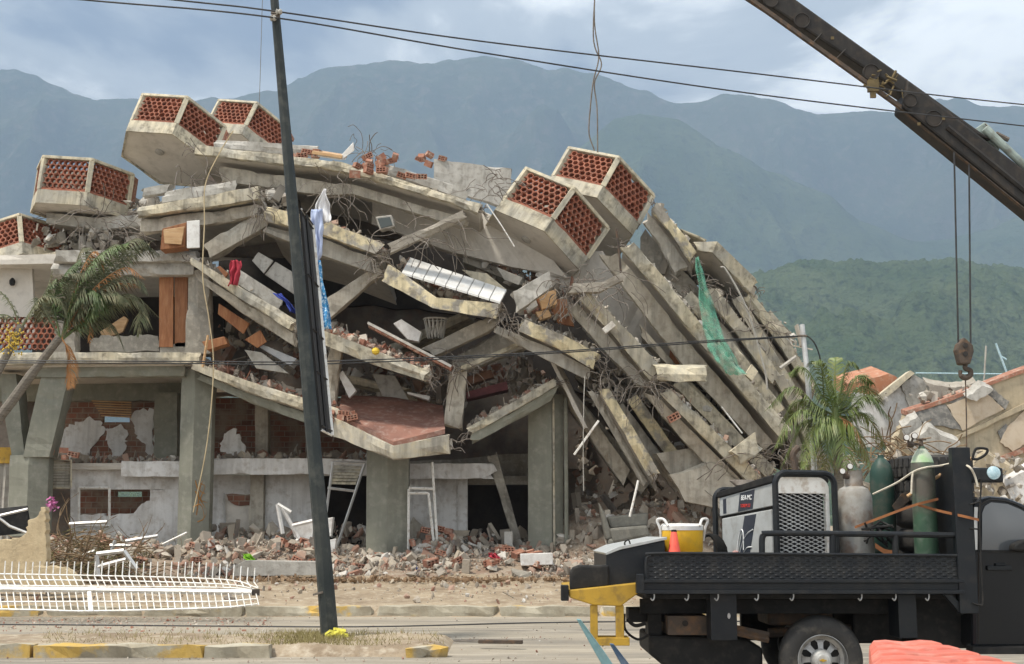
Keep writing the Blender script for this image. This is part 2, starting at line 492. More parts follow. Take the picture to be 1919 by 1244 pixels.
SIL_FAR = [(-900, 60), (-400, 90), (0, 128), (100, 164), (180, 190), (300, 196), (420, 190), (520, 172), (560, 150), (620, 127), (700, 119), (780, 112), (850, 112), (885, 106), (925, 102), (1000, 108), (1050, 116), (1140, 130), (1220, 150), (1290, 168), (1340, 178), (1400, 180), (1460, 195), (1510, 210), (1550, 218), (1600, 213), (1680, 208), (1720, 195), (1760, 178), (1800, 180), (1850, 192), (1919, 205), (2300, 235), (2800, 200)]
SIL_MID = [(-900, 420), (0, 500), (400, 520), (700, 470), (880, 430), (960, 372), (1040, 320), (1100, 268), (1150, 232), (1200, 216), (1270, 232), (1350, 280), (1450, 330), (1550, 372), (1620, 415), (1720, 455), (1850, 430), (1919, 400), (2200, 330), (2800, 420)]
SIL_NEAR = [(-900, 640), (0, 700), (700, 720), (1100, 690), (1230, 640), (1330, 570), (1420, 512), (1500, 484), (1580, 474), (1700, 471), (1780, 476), (1860, 490), (1919, 505), (2200, 560), (2800, 640)]
mountain('mountain', SIL_FAR, 6800, 2600, M['forest_far'], 520, 120, 620, 1150, 9, 3.3)
mountain('mountain_spur', SIL_MID, 5300, 2300, M['forest_mid'], 460, 120, 300, 900, 8, 11.7)
mountain('hill', SIL_NEAR, 2300, 1300, M['forest_near'], 1000, 230, 105, 420, 4, 23.1, px0=300, px1=2700, trees=4.5)
# ================================================================ collapsed building
def loft_bar(mb, top, bot, v, thick, res=.16, jit=.012, chip=.05, rag=(.05, .05), seed=0):
    """bar with a quad section: front edge lines top/bot (world), depth thick along v"""
    top = [Vector(p) for p in top]; bot = [Vector(p) for p in bot]
    v = Vector(v).normalized() * thick
    T, B = [], []
    for i in range(len(top) - 1):
        L = max((top[i + 1] - top[i]).length, (bot[i + 1] - bot[i]).length)
        n = max(1, int(L / res))
        for k in range(n):
            T.append(top[i].lerp(top[i + 1], k / n)); B.append(bot[i].lerp(bot[i + 1], k / n))
    T.append(top[-1]); B.append(bot[-1])
    ax = (T[-1] - T[0]).normalized()
    off = Vector((seed * 3.17, seed * 1.31, seed * 2.71))
    rings = []
    for i, (t, b) in enumerate(zip(T, B)):
        c = (t + b) / 2 + v / 2
        h = (b - t).length
        ring = []
        seq = [t, t.lerp(b, .5), b, b + v * .33, b + v * .67, b + v, t.lerp(b, .5) + v, t + v, t + v * .67, t + v * .33]
        for k, p in enumerate(seq):
            q = p.copy()
            n1 = noise.noise_vector(p * 2.7 + off) * jit + noise.noise_vector(p * 9 + off) * jit * .6
            if k in (0, 2, 5, 7):
                tn = noise.noise(p * 1.9 + off + Vector((k, 0, 0)))
                if tn > .0: q += (c - p).normalized() * min(chip * 2.2, chip * tn * 3.2, h * .35)
            if k in (0, 1, 2) and noise.noise(p * 4.5 + off) > .42: q += v.normalized() * .03
            q += n1
            if i == 0: q -= ax * rag[0] * (.3 + 1.6 * noise.noise(p * 5 + off) + .7 * random.random())
            if i == len(T) - 1: q += ax * rag[1] * (.3 + 1.6 * noise.noise(p * 5 + off) + .7 * random.random())
            ring.append(q)
        rings.append(ring)
    K = 10
    vs = [p for r in rings for p in r]; fs = []
    for i in range(len(rings) - 1):
        for k in range(K):
            fs.append((i * K + k, i * K + (k + 1) % K, (i + 1) * K + (k + 1) % K, (i + 1) * K + k))
    n0 = len(vs); l0 = (len(rings) - 1) * K
    c0 = sum(rings[0], Vector()) / K + ax * rag[0] * .6; c1 = sum(rings[-1], Vector()) / K - ax * rag[1] * .6
    vs += [c0, c1]
    for k in range(K):
        fs.append(((k + 1) % K, k, n0)); fs.append((l0 + k, l0 + (k + 1) % K, n0 + 1))
    mb.add(vs, fs)
    return mb
def PX(pts, Y):
    """pixel polyline to world; Y one depth or (first, last)"""
    if not isinstance(Y, (tuple, list)): Y = (Y, Y)
    n = len(pts)
    if len(Y) == n: return [P(x, y, d) for (x, y), d in zip(pts, Y)]
    xs = [p[0] for p in pts]
    return [P(x, y, Y[0] + (Y[-1] - Y[0]) * ((x - xs[0]) / (xs[-1] - xs[0]) if xs[-1] != xs[0] else i / max(1, n - 1))) for i, (x, y) in enumerate(pts)]
SLABS = {}
_seed = [0]
def slab(name, label, top, bot, Y, D=5.0, v=(0, 1, -.06), beam=None, setb=.34, cat='concrete slab', key=None, fm='cream', bmm='beam', smt='soffit', th=.22, rag=(.06, .06), chip=.05, group=None, ends=None):
    """fallen floor: bright edge fascia, recessed beam under it, deck running back"""
    _seed[0] += 1; sd = _seed[0]
    T, B = PX(top, Y), PX(bot, Y)
    vv = Vector(v).normalized()
    base = min(T + B, key=lambda p: p.z)
    t = thing(name, label, cat, base, group)
    mb = MB(); loft_bar(mb, T, B, vv, th, rag=rag, chip=chip * (1 + .8 * ((sd * 7) % 3 == 0)), seed=sd)
    if fm == 'cream': fm = ('cream', 'cream2', 'cream', 'cream3')[sd % 4]
    if bmm == 'beam': bmm = ('beam', 'beam2')[sd % 2]
    mb.build('fascia', M[fm], t, fix=True)
    rb = random.Random(sd); mb = MB()
    for e_, d_ in ((0, -1), (-1, 1)):
        ax_ = (T[-1] - T[0]).normalized() * d_
        for _ in range(rb.randint(3, 6)):
            p_ = T[e_].lerp(B[e_], rb.uniform(.15, .85)) + vv * rb.uniform(.03, th) - ax_ * .1
            pts_ = [p_, p_ + ax_ * .2]
            for _k in range(3): pts_.append(pts_[-1] + (ax_ * .7 + Vector((rb.gauss(0, .4), rb.gauss(0, .3), rb.gauss(-.3, .5)))).normalized() * rb.uniform(.06, .18))
            mb.tube(bez(pts_, 3), .009, 4)
    tag(mb.build('rebar_ends', M['rebar'], t, fix=False), kind='stuff')
    # deck: thin plate between top and bottom lines, set back
    T2 = [a.lerp(b, .22) + vv * (th + .004) for a, b in zip(T, B)]
    B2 = [a.lerp(b, .80) + vv * (th + .004) for a, b in zip(T, B)]
    mb = MB(); loft_bar(mb, T2, B2, vv, D, res=.5, rag=(.12, .12), chip=.02, seed=sd + 50)
    mb.build('deck', M[smt], t)
    if beam:
        bt, bb = beam
        BT = [p + vv * setb for p in PX(bt, Y)]; BB = [p + vv * setb for p in PX(bb, Y)]
        mb = MB(); loft_bar(mb, BT, BB, vv, .3, rag=(.10, .10), chip=.045, seed=sd + 90)
        mb.build('edge_beam', M[bmm], t)
    SLABS[key or label] = (T, vv, D)
    return t
def bar(name, label, top, bot, Y, thick, v=(0, 1, 0), m='conc', cat='beam', rag=(.08, .08), chip=.06, parent=None, group=None, res=.2):
    _seed[0] += 1
    mb = MB(); loft_bar(mb, PX(top, Y), PX(bot, Y), v, thick, rag=rag, chip=chip, seed=_seed[0], res=res)
    o = mb.build(name, M[m], parent)
    if parent is None: tag(o, label, cat, group)
    return o

def brick_mat():
    m = mat('brick_courses', (.25, .10, .06), rough=.9, bump=0)
    nt = m.node_tree; b = nt.nodes['Principled BSDF']; L = nt.links
    tcn = nt.nodes.new('ShaderNodeTexCoord'); mp = nt.nodes.new('ShaderNodeMapping'); mp.inputs['Rotation'].default_value = (R(90), 0, 0)
    L.new(tcn.outputs['Object'], mp.inputs[0])
    bt = nt.nodes.new('ShaderNodeTexBrick'); bt.inputs['Scale'].default_value = 1; bt.inputs['Brick Width'].default_value = .32; bt.inputs['Row Height'].default_value = .16; bt.inputs['Mortar Size'].default_value = .012
    bt.inputs['Color1'].default_value = (.24, .10, .062, 1); bt.inputs['Color2'].default_value = (.15, .07, .048, 1); bt.inputs['Mortar'].default_value = (.27, .23, .18, 1)
    L.new(mp.outputs[0], bt.inputs['Vector'])
    n = nt.nodes.new('ShaderNodeTexNoise'); n.inputs['Scale'].default_value = 2.2; n.inputs['Detail'].default_value = 7; L.new(tcn.outputs['Object'], n.inputs['Vector'])
    r = nt.nodes.new('ShaderNodeMapRange'); r.inputs[1].default_value = .42; r.inputs[2].default_value = .68; L.new(n.outputs[0], r.inputs[0])
    mx = nt.nodes.new('ShaderNodeMix'); mx.data_type = 'RGBA'; L.new(r.outputs[0], mx.inputs[0]); L.new(bt.outputs[0], mx.inputs[6]); mx.inputs[7].default_value = (.28, .22, .165, 1)
    L.new(mx.outputs[2], b.inputs['Base Color'])
    bp = nt.nodes.new('ShaderNodeBump'); bp.inputs['Strength'].default_value = .8; bp.inputs['Distance'].default_value = .02; bp.invert = True; L.new(bt.outputs['Fac'], bp.inputs['Height']); L.new(bp.outputs[0], b.inputs['Normal'])
    return m
M['brickwall'] = brick_mat()
M['backwall'] = mat('dusty_shaded_back_wall', (.19, .165, .14), (.12, .10, .085), 1.2, (.22, .15, .11), 4, .5, bump=.6, bscale=10)  # dusty grey-brown, also darkened in the colour to read as shaded interior
# ---------------------------------------------------------------- the part that still stands
bld = thing('collapsed_building', 'standing lower storeys of the collapsed apartment block on grey pillars', 'building', (-6, 33, .88))
def wpoly(px, Y, m, name='wall', th=.15, parent=bld):
    """wall piece with a ragged outline traced at its own depth, with real thickness"""
    mb = MB(); mb.prism([P(x, y, Y) for x, y in px], (0, th, 0))
    return mb.build(name, M[m], parent)
def ragged(pts, amp=4, n=5, seed=1, close=True):
    r = random.Random(seed); out = []
    N = len(pts) if close else len(pts) - 1
    for i in range(N):
        a, b = pts[i], pts[(i + 1) % len(pts)]
        L = math.hypot(b[0] - a[0], b[1] - a[1]); k = max(1, min(n, int(L / 5)))
        for j in range(k):
            t = j / k
            out.append((a[0] + (b[0] - a[0]) * t + r.uniform(-amp, amp) * (j > 0), a[1] + (b[1] - a[1]) * t + r.uniform(-amp, amp) * (j > 0)))
    if not close: out.append(pts[-1])
    return out
def zb(px, Y): return gz(Y)
def col_prism(px_top, px_bot, Y, depth, m, name='column', parent=bld, chip=.02):
    """pillar: quad front face from (xl,xr,y) top to (xl,xr,y) bottom"""
    (a, b, y0), (c, d, y1) = px_top, px_bot
    _seed[0] += 1
    mb = MB(); loft_bar(mb, PX([(a, y0), (c, y1)], (Y, Y)), PX([(b, y0), (d, y1)], (Y, Y)), (0, 1, 0), depth, rag=(0, 0), chip=chip, jit=.006, seed=_seed[0])
    return mb.build(name, M[m], parent)
def pillar(cx_px, wl, wr, y0, y1, Y, m='pil', name='column', lean=0):
    """diamond-set pillar: two faces meeting at a front arris"""
    s = FPX / Y
    def ring(py, dx):
        c = P(cx_px + dx, py, Y); a = P(cx_px + dx - wl, py, Y); b = P(cx_px + dx + wr, py, Y)
        return [c, b + Vector((0, .22, 0)), b + Vector((0, .6, 0)), a + Vector((0, .7, 0)), a + Vector((0, .16, 0))]
    n = 16; vs = []
    for i in range(n + 1):
        for k, p in enumerate(ring(y0 + (y1 - y0) * i / n, lean * (i / n))):
            tn = noise.noise(p * 2.1)
            q = p + noise.noise_vector(p * 4) * .008
            if k in (0, 1, 4) and tn > .25: q.y += .04 * tn
            vs.append(q)
    fs = [(i * 5 + k, i * 5 + (k + 1) % 5, (i + 1) * 5 + (k + 1) % 5, (i + 1) * 5 + k) for i in range(n) for k in range(5)]
    fs += [(0, 1, 2, 3, 4), tuple(n * 5 + k for k in (4, 3, 2, 1, 0))]
    mb = MB(); mb.add(vs, fs)
    return mb.build(name, M[m], bld)
c2 = pillar(366, 28, 30, 690, 1042, 33.0, lean=-10)
c3 = pillar(727, 41, 38, 835, 1060, 32.6, lean=-2)
c4 = pillar(1034, 44, 22, 738, 1048, 33.2)
mb = MB(); mb.tube([P(1060, 745, 33.2), P(1062, 1046, 33.2)], .055, 8); mb.build('drain_pipe', M['pil'], bld)
mb = MB(); mb.tube([P(1037, 745, 33.15), P(1039, 1046, 33.15)], .03, 6); mb.build('drain_pipe', M['cream'], bld)
# V pillar at the left
col_prism((78, 131, 700), (42, 92, 856), 33.0, .6, 'pil', 'column')
col_prism((-6, 30, 700), (22, 46, 856), 33.3, .6, 'pil', 'column')
pillar(54, 40, 32, 852, 1005, 33.0, name='column_base', lean=-6)
# floor over the ground storey, with its beams
T, B = PX([(-120, 659), (372, 660)], 32.6), PX([(-120, 684), (372, 679)], 32.6)
mb = MB(); loft_bar(mb, T, B, (0, 1, 0), .25, seed=301, rag=(0, .03)); mb.build('fascia', M['cream'], bld)
T, B = PX([(-120, 664), (372, 664)], 32.86), PX([(-120, 690), (372, 684)], 32.86)
mb = MB(); loft_bar(mb, T, B, (0, 1, 0), 6.5, seed=302, res=.5); mb.build('floor_slab', M['soffit'], bld)
T, B = PX([(60, 686), (345, 681)], 32.95), PX([(60, 707), (345, 705)], 32.95)
mb = MB(); loft_bar(mb, T, B, (0, 1, 0), .3, seed=303); mb.build('beam', M['pil'], bld)
T, B = PX([(-120, 690), (400, 690)], 36.6), PX([(-120, 752), (400, 750)], 36.6)
mb = MB(); loft_bar(mb, T, B, (0, 1, 0), .3, seed=304); mb.build('beam', M['pil'], bld)
# rear wall of the upper storey: brick with plaster left in sheets, a bright slot through it
Yr = 36.9
hole = [(192, 778), (246, 780), (244, 794), (194, 792)]
def wall_with_hole(outer, hx0, hy0, hx1, hy1, Y, m, name, th=.16):
    x0, y0, x1, y1 = outer
    for (a, b, c, d) in ((x0, y0, hx0, y1), (hx1, y0, x1, y1), (hx0, y0, hx1, hy0), (hx0, hy1, hx1, y1)):
        if c - a > 1 and d - b > 1:
            mb = MB(); mb.prism([P(a, b, Y), P(c, b, Y), P(c, d, Y), P(a, d, Y)], (0, th, 0)); mb.build(name, M[m], bld)
wall_with_hole((88, 745, 345, 872), 193, 779, 243, 791, Yr, 'brickwall', 'wall')
for i, pts in enumerate(([(108, 856), (100, 820), (128, 800), (140, 790), (165, 782), (188, 788), (195, 812), (183, 826), (172, 838), (162, 862), (140, 868)],
                         [(196, 806), (226, 794), (238, 806), (236, 842), (226, 858), (214, 862), (204, 838)],
                         [(247, 778), (252, 770), (288, 766), (288, 862), (278, 860), (270, 830), (252, 812)],
                         [(290, 765), (330, 764), (330, 864), (290, 864)])):
    wpoly(ragged(pts, 4.5, 9, i + 5), Yr - .035, 'white', 'plaster', .03)
mb = MB()
for k in range(7):
    y = 748 + k * 4.6
    mb.tube([P(172 + k * 3, y + 3, Yr - .3), P(246, y + 6, Yr - .35)], .02, 5)
mb.build('blind', M['woodl'], bld)
# column in the back, mezzanine band, lower wall
col_prism((288, 332, 735), (288, 332, 872), 36.0, .4, 'pil', 'column')
col_prism((478, 502, 740), (478, 502, 860), 35.6, .4, 'beam', 'column')
col_prism((468, 494, 888), (466, 492, 1050), 35.0, .4, 'beam', 'column')
def band(x0, x1, y0, y1, Y, rag=(.02, .02)):
    _seed[0] += 1
    mb = MB(); loft_bar(mb, PX([(x0, y0), (x1, y0)], Y), PX([(x0, y1), (x1, y1)], Y), (0, 1, 0), .25, rag=rag, seed=_seed[0], chip=.03)
    mb.build('parapet_band', M['white'], bld)
band(228, 345, 864, 893, 34.2)
band(392, 640, 859, 889, 34.2)
band(604, 688, 861, 891, 34.3)
band(764, 912, 868, 897, 34.2, (.02, .2))
T, B = PX([(80, 868), (920, 868)], 34.5), PX([(80, 880), (920, 880)], 34.5)
mb = MB(); loft_bar(mb, T, B, (0, 1, 0), 3.0, seed=311, res=.5); mb.build('mezzanine_floor', M['soffit'], bld)
# lower wall with a broken window
Yl = 34.75
for i, pts in enumerate(([(132, 872), (345, 872), (345, 917), (132, 917)],
                         ragged([(281, 917), (345, 917), (345, 1060), (196, 1060), (196, 966), (250, 962), (262, 948), (281, 938)], 2, 4, 9),
                         [(132, 917), (146, 917), (146, 1060), (132, 1060)],
                         ragged([(146, 966), (196, 962), (196, 1060), (146, 1060)], 2, 4, 2))):
    wpoly(pts, Yl + .004 * i, 'white', 'wall')
wall_with_hole((140, 912, 300, 1000), 218, 921, 266, 931, 36.6, 'brickwall', 'wall')
# window frame
mb = MB()
for a, b in (((148, 914), (205, 914)), ((148, 914), (148, 985)), ((205, 914), (205, 985)), ((148, 985), (205, 985))):
    mb.tube([P(*a, 34.6), P(*b, 34.6)], .035, 4)
mb.build('window_frame', M['whitepaint'], bld)
mb = MB()
for k in range(9): 
    y = 866 + k * 5.2
    mb.box(P(88, y + 4.2, 33.9), P(131, y, 33.86) + Vector((0, .05, 0)))
mb.build('louvre', M['cream'], bld)
mb = MB()
for a, b in (((86, 862), (133, 862)), ((86, 862), (86, 914)), ((133, 862), (133, 914)), ((86, 914), (133, 914))):
    mb.tube([P(*a, 33.85), P(*b, 33.85)], .03, 4)
mb.build('louvre_frame', M['cream'], bld)
# middle bay walls
wpoly([(392, 890), (470, 890), (470, 1060), (392, 1060)], 35.3, 'white')
wpoly([(494, 888), (606, 888), (606, 1060), (494, 1060)], 35.3, 'white')
wpoly([(422, 926), (470, 926), (470, 1045), (422, 1045)], 35.24, 'soffit', 'door', .05)
wpoly(ragged([(424, 926), (470, 926), (470, 948), (440, 946), (428, 938)], 2, 4, 4), 35.2, 'brickwall', 'broken_brickwork', .03)
mb = MB(); mb.tube([P(419, 924, 35.2), P(424, 1040, 35.2)], .03, 4); mb.build('door_frame', M['alu'], bld)
wpoly([(392, 745), (690, 745), (690, 862), (392, 862)], 37.4, 'brickwall')
wpoly(ragged([(412, 842), (420, 812), (438, 802), (452, 820), (463, 850), (455, 856), (430, 852)], 3.5, 9, 12), 34.9, 'white', 'plaster', .05)
# right bay: white wall, dark doorway
wpoly([(764, 896), (866, 896), (866, 1050), (764, 1050)], 35.2, 'white')
wpoly([(858, 896), (876, 896), (876, 1040), (858, 1040)], 35.12, 'white', 'door_jamb', .3)
wpoly([(872, 900), (1000, 900), (1000, 1050), (872, 1050)], 38.6, 'dark', 'wall')  # near-black wall colour paints the shade inside the doorway
wpoly([(606, 888), (690, 888), (690, 1050), (606, 1050)], 37.4, 'dark', 'wall')  # shade at the back of this bay is put into the wall colour
wpoly([(876, 892), (1000, 892), (1000, 908), (876, 908)], 35.4, 'conc', 'lintel', .3)
wpoly(ragged([(766, 985), (775, 968), (800, 1000), (812, 1030), (815, 1050), (766, 1050)], 3, 4, 3), 35.1, 'beam', 'broken_plaster', .05)
wpoly(ragged([(760, 865), (990, 850), (990, 905), (905, 905), (902, 872), (764, 868)], 4, 5, 21), 36.2, 'conc', 'wall', .2)
# upper-left rooms above the floor
wpoly([(-120, 500), (60, 498), (66, 640), (-120, 640)], 34.0, 'soffit', 'wall', .15)
wpoly([(60, 498), (420, 500), (420, 668), (60, 668)], 38.4, 'dark', 'wall', .15)  # room's shade painted as a near-black rear wall
col_prism((350, 392, 505), (347, 394, 662), 33.1, .55, 'conc', 'column', chip=.09)
col_prism((104, 140, 600), (98, 142, 664), 33.2, .4, 'conc', 'column', chip=.1)
T, B = PX([(104, 468), (365, 468)], 32.9), PX([(104, 491), (365, 489)], 32.9)
mb = MB(); loft_bar(mb, T, B, (0, 1, 0), .4, seed=321, chip=.07, rag=(.1, .05)); mb.build('fascia', M['concl'], bld)
T, B = PX([(100, 491), (362, 489)], 33.1), PX([(100, 516), (362, 514)], 33.1)
mb = MB(); loft_bar(mb, T, B, (0, 1, 0), .4, seed=322, chip=.07); mb.build('beam', M['concl'], bld)
T, B = PX([(-60, 478), (365, 474)], 33.4), PX([(-60, 496), (365, 490)], 33.4)
mb = MB(); loft_bar(mb, T, B, (0, 1, 0), 5.5, seed=323, res=.5); mb.build('floor_slab', M['soffit'], bld)
wpoly(ragged([(168, 658), (170, 636), (196, 628), (240, 630), (262, 626), (296, 630), (298, 658)], 2, 5, 31), 33.6, 'conc', 'broken_wall', .15)
wpoly(ragged([(300, 648), (352, 640), (352, 660), (300, 662)], 2, 5, 33), 33.5, 'conc', 'broken_wall', .15)
for i, (x0, x1) in enumerate(((298, 325), (327, 352))):
    mb = MB(); mb.prism([P(x0, 515, 33.45 + i * .05), P(x1, 516, 33.45 + i * .05), P(x1 - 1, 650, 33.45 + i * .05), P(x0, 650, 33.45 + i * .05)], (0, .05, 0)); mb.build('door', M['wood'], bld, bevel=.01)
mb = MB(); c = P(23, 528, 33.9); mb.lathe([(.04, -.10), (.07, -.07), (.08, .03), (.05, .08), (.02, .11)], 12, Matrix.Translation(c)); mb.build('wall_lamp', M['blackrough'], bld)
wpoly([(-140, 692), (92, 692), (92, 872), (-140, 872)], 37.6, 'backwall', 'wall', .15)
wpoly([(-140, 872), (160, 872), (160, 1030), (-140, 1030)], 37.9, 'backwall', 'wall', .15)
wpoly(ragged([(96, 402), (190, 412), (262, 388), (400, 372), (480, 352), (560, 372), (560, 480), (96, 480)], 4, 6, 70), 36.4, 'backwall', 'wall', .2)
wpoly(ragged([(-80, 470), (60, 462), (110, 440), (130, 480), (130, 500), (-80, 500)], 3, 5, 71), 35.8, 'backwall', 'wall', .2)
wpoly(ragged([(380, 300), (420, 320), (640, 350), (900, 400), (900, 470), (560, 420), (392, 372)], 3, 6, 72), 37.6, 'backwall', 'wall', .2)
M['graffiti'] = mat('orange_spray', (.34, .17, .05), (.26, .13, .045), 6, bump=0)
for i, pts in enumerate(([(366, 900), (372, 930), (368, 965)], [(372, 905), (384, 912), (376, 935), (388, 942)], [(362, 950), (376, 946), (382, 970), (370, 978)], [(380, 900), (374, 918), (386, 926)], [(366, 920), (386, 958), (378, 976)])):
    mb = MB(); cc = bez([P(x, y, 33.0 + .22 * max(0, (x - 358)) / 30 - .012) for x, y in pts], 5); mb.tube(cc, .018, 4); mb.build('graffiti', M['graffiti'], bld)
# shell behind everything: rear walls of the heap, so daylight does not leak through
for i, (pts, Y, m) in enumerate((
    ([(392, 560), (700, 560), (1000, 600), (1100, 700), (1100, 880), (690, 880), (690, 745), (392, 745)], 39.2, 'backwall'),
    ([(440, 340), (900, 420), (1020, 560), (1000, 610), (700, 570), (392, 570)], 38.9, 'dark'),  # shade of the deep gaps put into the wall colour
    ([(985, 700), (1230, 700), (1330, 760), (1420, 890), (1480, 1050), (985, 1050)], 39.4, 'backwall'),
    ([(1000, 560), (1150, 480), (1330, 620), (1470, 780), (1500, 900), (1250, 760), (1000, 720)], 39.0, 'dark'))):  # near-black colour paints the shade behind the fanned slabs
    wpoly(ragged(pts, 5, 8, 60 + i), Y, m, 'wall', .2)
# ================================================================ balconies
BAL_S, BAL_HF, BAL_HP = 1.4, .38, .95
def rod(w):
    w = Vector(w); a = w.length
    return Matrix.Rotation(a, 4, w / a) if a > 1e-9 else Matrix()
# one hollow terracotta block: a short hexagonal tube
def vent_mesh(r=.083, hole=.064, d=.14):
    mb = MB(); vs = []
    for y in (0, d):
        for rr in (r, hole):
            for k in range(6):
                a = math.pi / 6 + k * math.pi / 3
                vs.append((rr * math.cos(a), y, rr * math.sin(a)))
    fs = []
    for k in range(6):
        n = (k + 1) % 6
        fs += [(k, n, 6 + n, 6 + k), (12 + n, 12 + k, 18 + k, 18 + n), (6 + k, 6 + n, 18 + n, 18 + k), (n, k, 12 + k, 12 + n)]
    mb.add(vs, fs)
    return mb.mesh('vent_block', M['terra'])
VENT = vent_mesh()
def lattice(parent, a, b, z0, z1, inward, sides=(True, True)):
    """panel of blocks between two posts, in the balcony's own space"""
    a, b = Vector(a), Vector(b); u = (b - a).normalized(); L = (b - a).length
    rot = Matrix(((u.x, inward.x, 0, 0), (u.y, inward.y, 0, 0), (0, 0, 1, 0), (0, 0, 0, 1)))
    e = bpy.data.objects.new('lattice_panel', None); COL.objects.link(e); e.parent = parent; e.empty_display_size = .1
    e.matrix_local = Matrix.Translation(a + Vector((0, 0, z0))) @ rot
    W[e] = W[parent] @ e.matrix_local
    H = z1 - z0
    r = .083; dx = r * math.sqrt(3); dz = r * 1.5
    nr = max(1, int((H - .5 * r) / dz)); nc = max(1, int(L / dx))
    sx = L / (nc + .0) / dx; sz = H / (nr * dz + .5 * r)
    for j in range(nr):
        for i in range(nc + (0 if j % 2 == 0 else -1)):
            if random.random() < .012: continue
            o = bpy.data.objects.new('vent_block', VENT); COL.objects.link(o); o.parent = e
            o.location = ((i + .5 + (.5 if j % 2 else 0)) * dx * sx, .03 + random.uniform(-.012, .012), (r + j * dz) * sz)
            o.scale = (sx * .995, 1, sz * .995)
    # half blocks that close the panel
    return e
def balcony(label, w, T, k=1.0, panels=(1, 1, 1), brickend=True, deck=True):
    m = Matrix.Translation(Vector(T)) @ rod(w) @ Matrix.Scale(k, 4)
    # the pose was solved as rotation and place; scale is real size about the camera ray, so move along it
    m = Matrix.Translation((_C + (Vector(T) - _C) * k)) @ rod(w) @ Matrix.Scale(k, 4)
    t = thing('balcony', label, 'balcony', mat=m)
    s, c, q = BAL_S, .5 * BAL_S, math.sqrt(3) / 2 * BAL_S
    hexa = [(-s - c, q), (-s, 0), (0, 0), (c, q), (0, 2 * q), (-s, 2 * q)]
    # slab: ring fascia with a slight recess of the soffit
    mb = MB()
    edge = [(-s - c, q), (-s, 0), (0, 0), (c, q)]
    n = len(hexa)
    # top plate + sides
    vs = [(x, y, 0) for x, y in hexa] + [(x, y, BAL_HF) for x, y in hexa]
    fs = [tuple(range(n, 2 * n))] + [(i, (i + 1) % n, (i + 1) % n + n, i + n) for i in range(n)]
    # inner recess
    ins = []
    cx, cy = -s / 2, q
    for x, y in hexa: ins.append((cx + (x - cx) * .965, cy + (y - cy) * .965))
    vs += [(x, y, 0) for x, y in ins] + [(x, y, .05) for x, y in ins]
    fs += [(i, i + 2 * n, (i + 1) % n + 2 * n, (i + 1) % n) for i in range(n)]
    fs += [(i + 2 * n, i + 3 * n, (i + 1) % n + 3 * n, (i + 1) % n + 2 * n) for i in range(n)]
    mb.add(vs, fs)
    bm = bmesh.new(); me = mb.mesh('tmp'); bm.from_mesh(me)
    es = [e for e in bm.edges if e.calc_length() > .3]
    bmesh.ops.subdivide_edges(bm, edges=es, cuts=5, use_grid_fill=True)
    off = Vector(T)
    for v in bm.verts:
        tn = noise.noise(v.co * 2.2 + off)
        v.co += noise.noise_vector(v.co * 3 + off) * .012
        if v.co.z > .2 and tn > .2: v.co.z -= .04 * tn
    me2 = bpy.data.meshes.new('slab'); bmesh.ops.recalc_face_normals(bm, faces=bm.faces); bm.to_mesh(me2); bm.free(); me2.materials.append(M['cream'])
    o = bpy.data.objects.new('slab', me2); COL.objects.link(o); o.parent = t; W[o] = W[t]
    mb = MB(); mb.prism([Vector((x, y, .048)) for x, y in ins], (0, 0, .1)); mb.build('soffit', M['soffit'], t, local=True)
    mb = MB(); mb.lathe([(.10, -.02), (.13, 0.0), (.12, .05)], 16, Matrix.Translation((-s * .55, q * .75, .01))); mb.build('ceiling_lamp', M['concl'], t, local=True)
    # parapet: posts, coping and lattice panels
    z0, z1 = BAL_HF, BAL_HF + BAL_HP
    inset = .06
    pts = [Vector((-s - c, q, 0)), Vector((-s, 0, 0)), Vector((0, 0, 0)), Vector((c, q, 0))]
    def post(p, d, w_=.13):
        mb = MB()
        d = Vector(d).normalized(); u = Vector((-d.y, d.x, 0))
        a = p + d * .01
        mb.prism([a - u * w_ / 2 + Vector((0, 0, z0)), a + u * w_ / 2 + Vector((0, 0, z0)), a + u * w_ / 2 + Vector((0, 0, z1)), a - u * w_ / 2 + Vector((0, 0, z1))], d * .16)
        mb.build('post', M['creamclean'], t, local=True, bevel=.012)
    inw = [Vector((q, c, 0)).normalized(), Vector((0, 1, 0)), Vector((-q, c, 0)).normalized()]
    bis = [inw[0], (inw[0] + inw[1]).normalized(), (inw[1] + inw[2]).normalized(), inw[2]]
    for p, d in zip(pts, bis): post(p, d)
    for i in range(3):
        if not panels[i]: continue
        a, b = pts[i], pts[i + 1]; u = (b - a).normalized()
        lattice(t, a + u * .075, b - u * .075, z0 + .05, z1 - .075, inw[i])
        mb = MB()   # coping and bottom bed
        d = inw[i]
        mb.prism([a - d * .015 + Vector((0, 0, z1 - .07)), b - d * .015 + Vector((0, 0, z1 - .07)), b - d * .015 + Vector((0, 0, z1 + .012)), a - d * .015 + Vector((0, 0, z1 + .012))], d * .2)
        mb.build('coping', M['creamclean'], t, local=True, bevel=.012)
        mb = MB()
        mb.prism([a + d * .02 + u * .07 + Vector((0, 0, z0 - .01)), b + d * .02 - u * .07 + Vector((0, 0, z0 - .01)), b + d * .02 - u * .07 + Vector((0, 0, z0 + .055)), a + d * .02 + u * .07 + Vector((0, 0, z0 + .055))], d * .15)
        mb.build('brick_course', M['terra'], t, local=True)
    mb = MB(); mb.prism([Vector((-s - c + .1, q + .12, BAL_HF)), Vector((c - .1, q + .12, BAL_HF)), Vector((c - .1, q + .12, z1 - .02)), Vector((-s - c + .1, q + .12, z1 - .02))], (0, .15, 0)); mb.build('rear_wall', M['conc'], t, local=True)
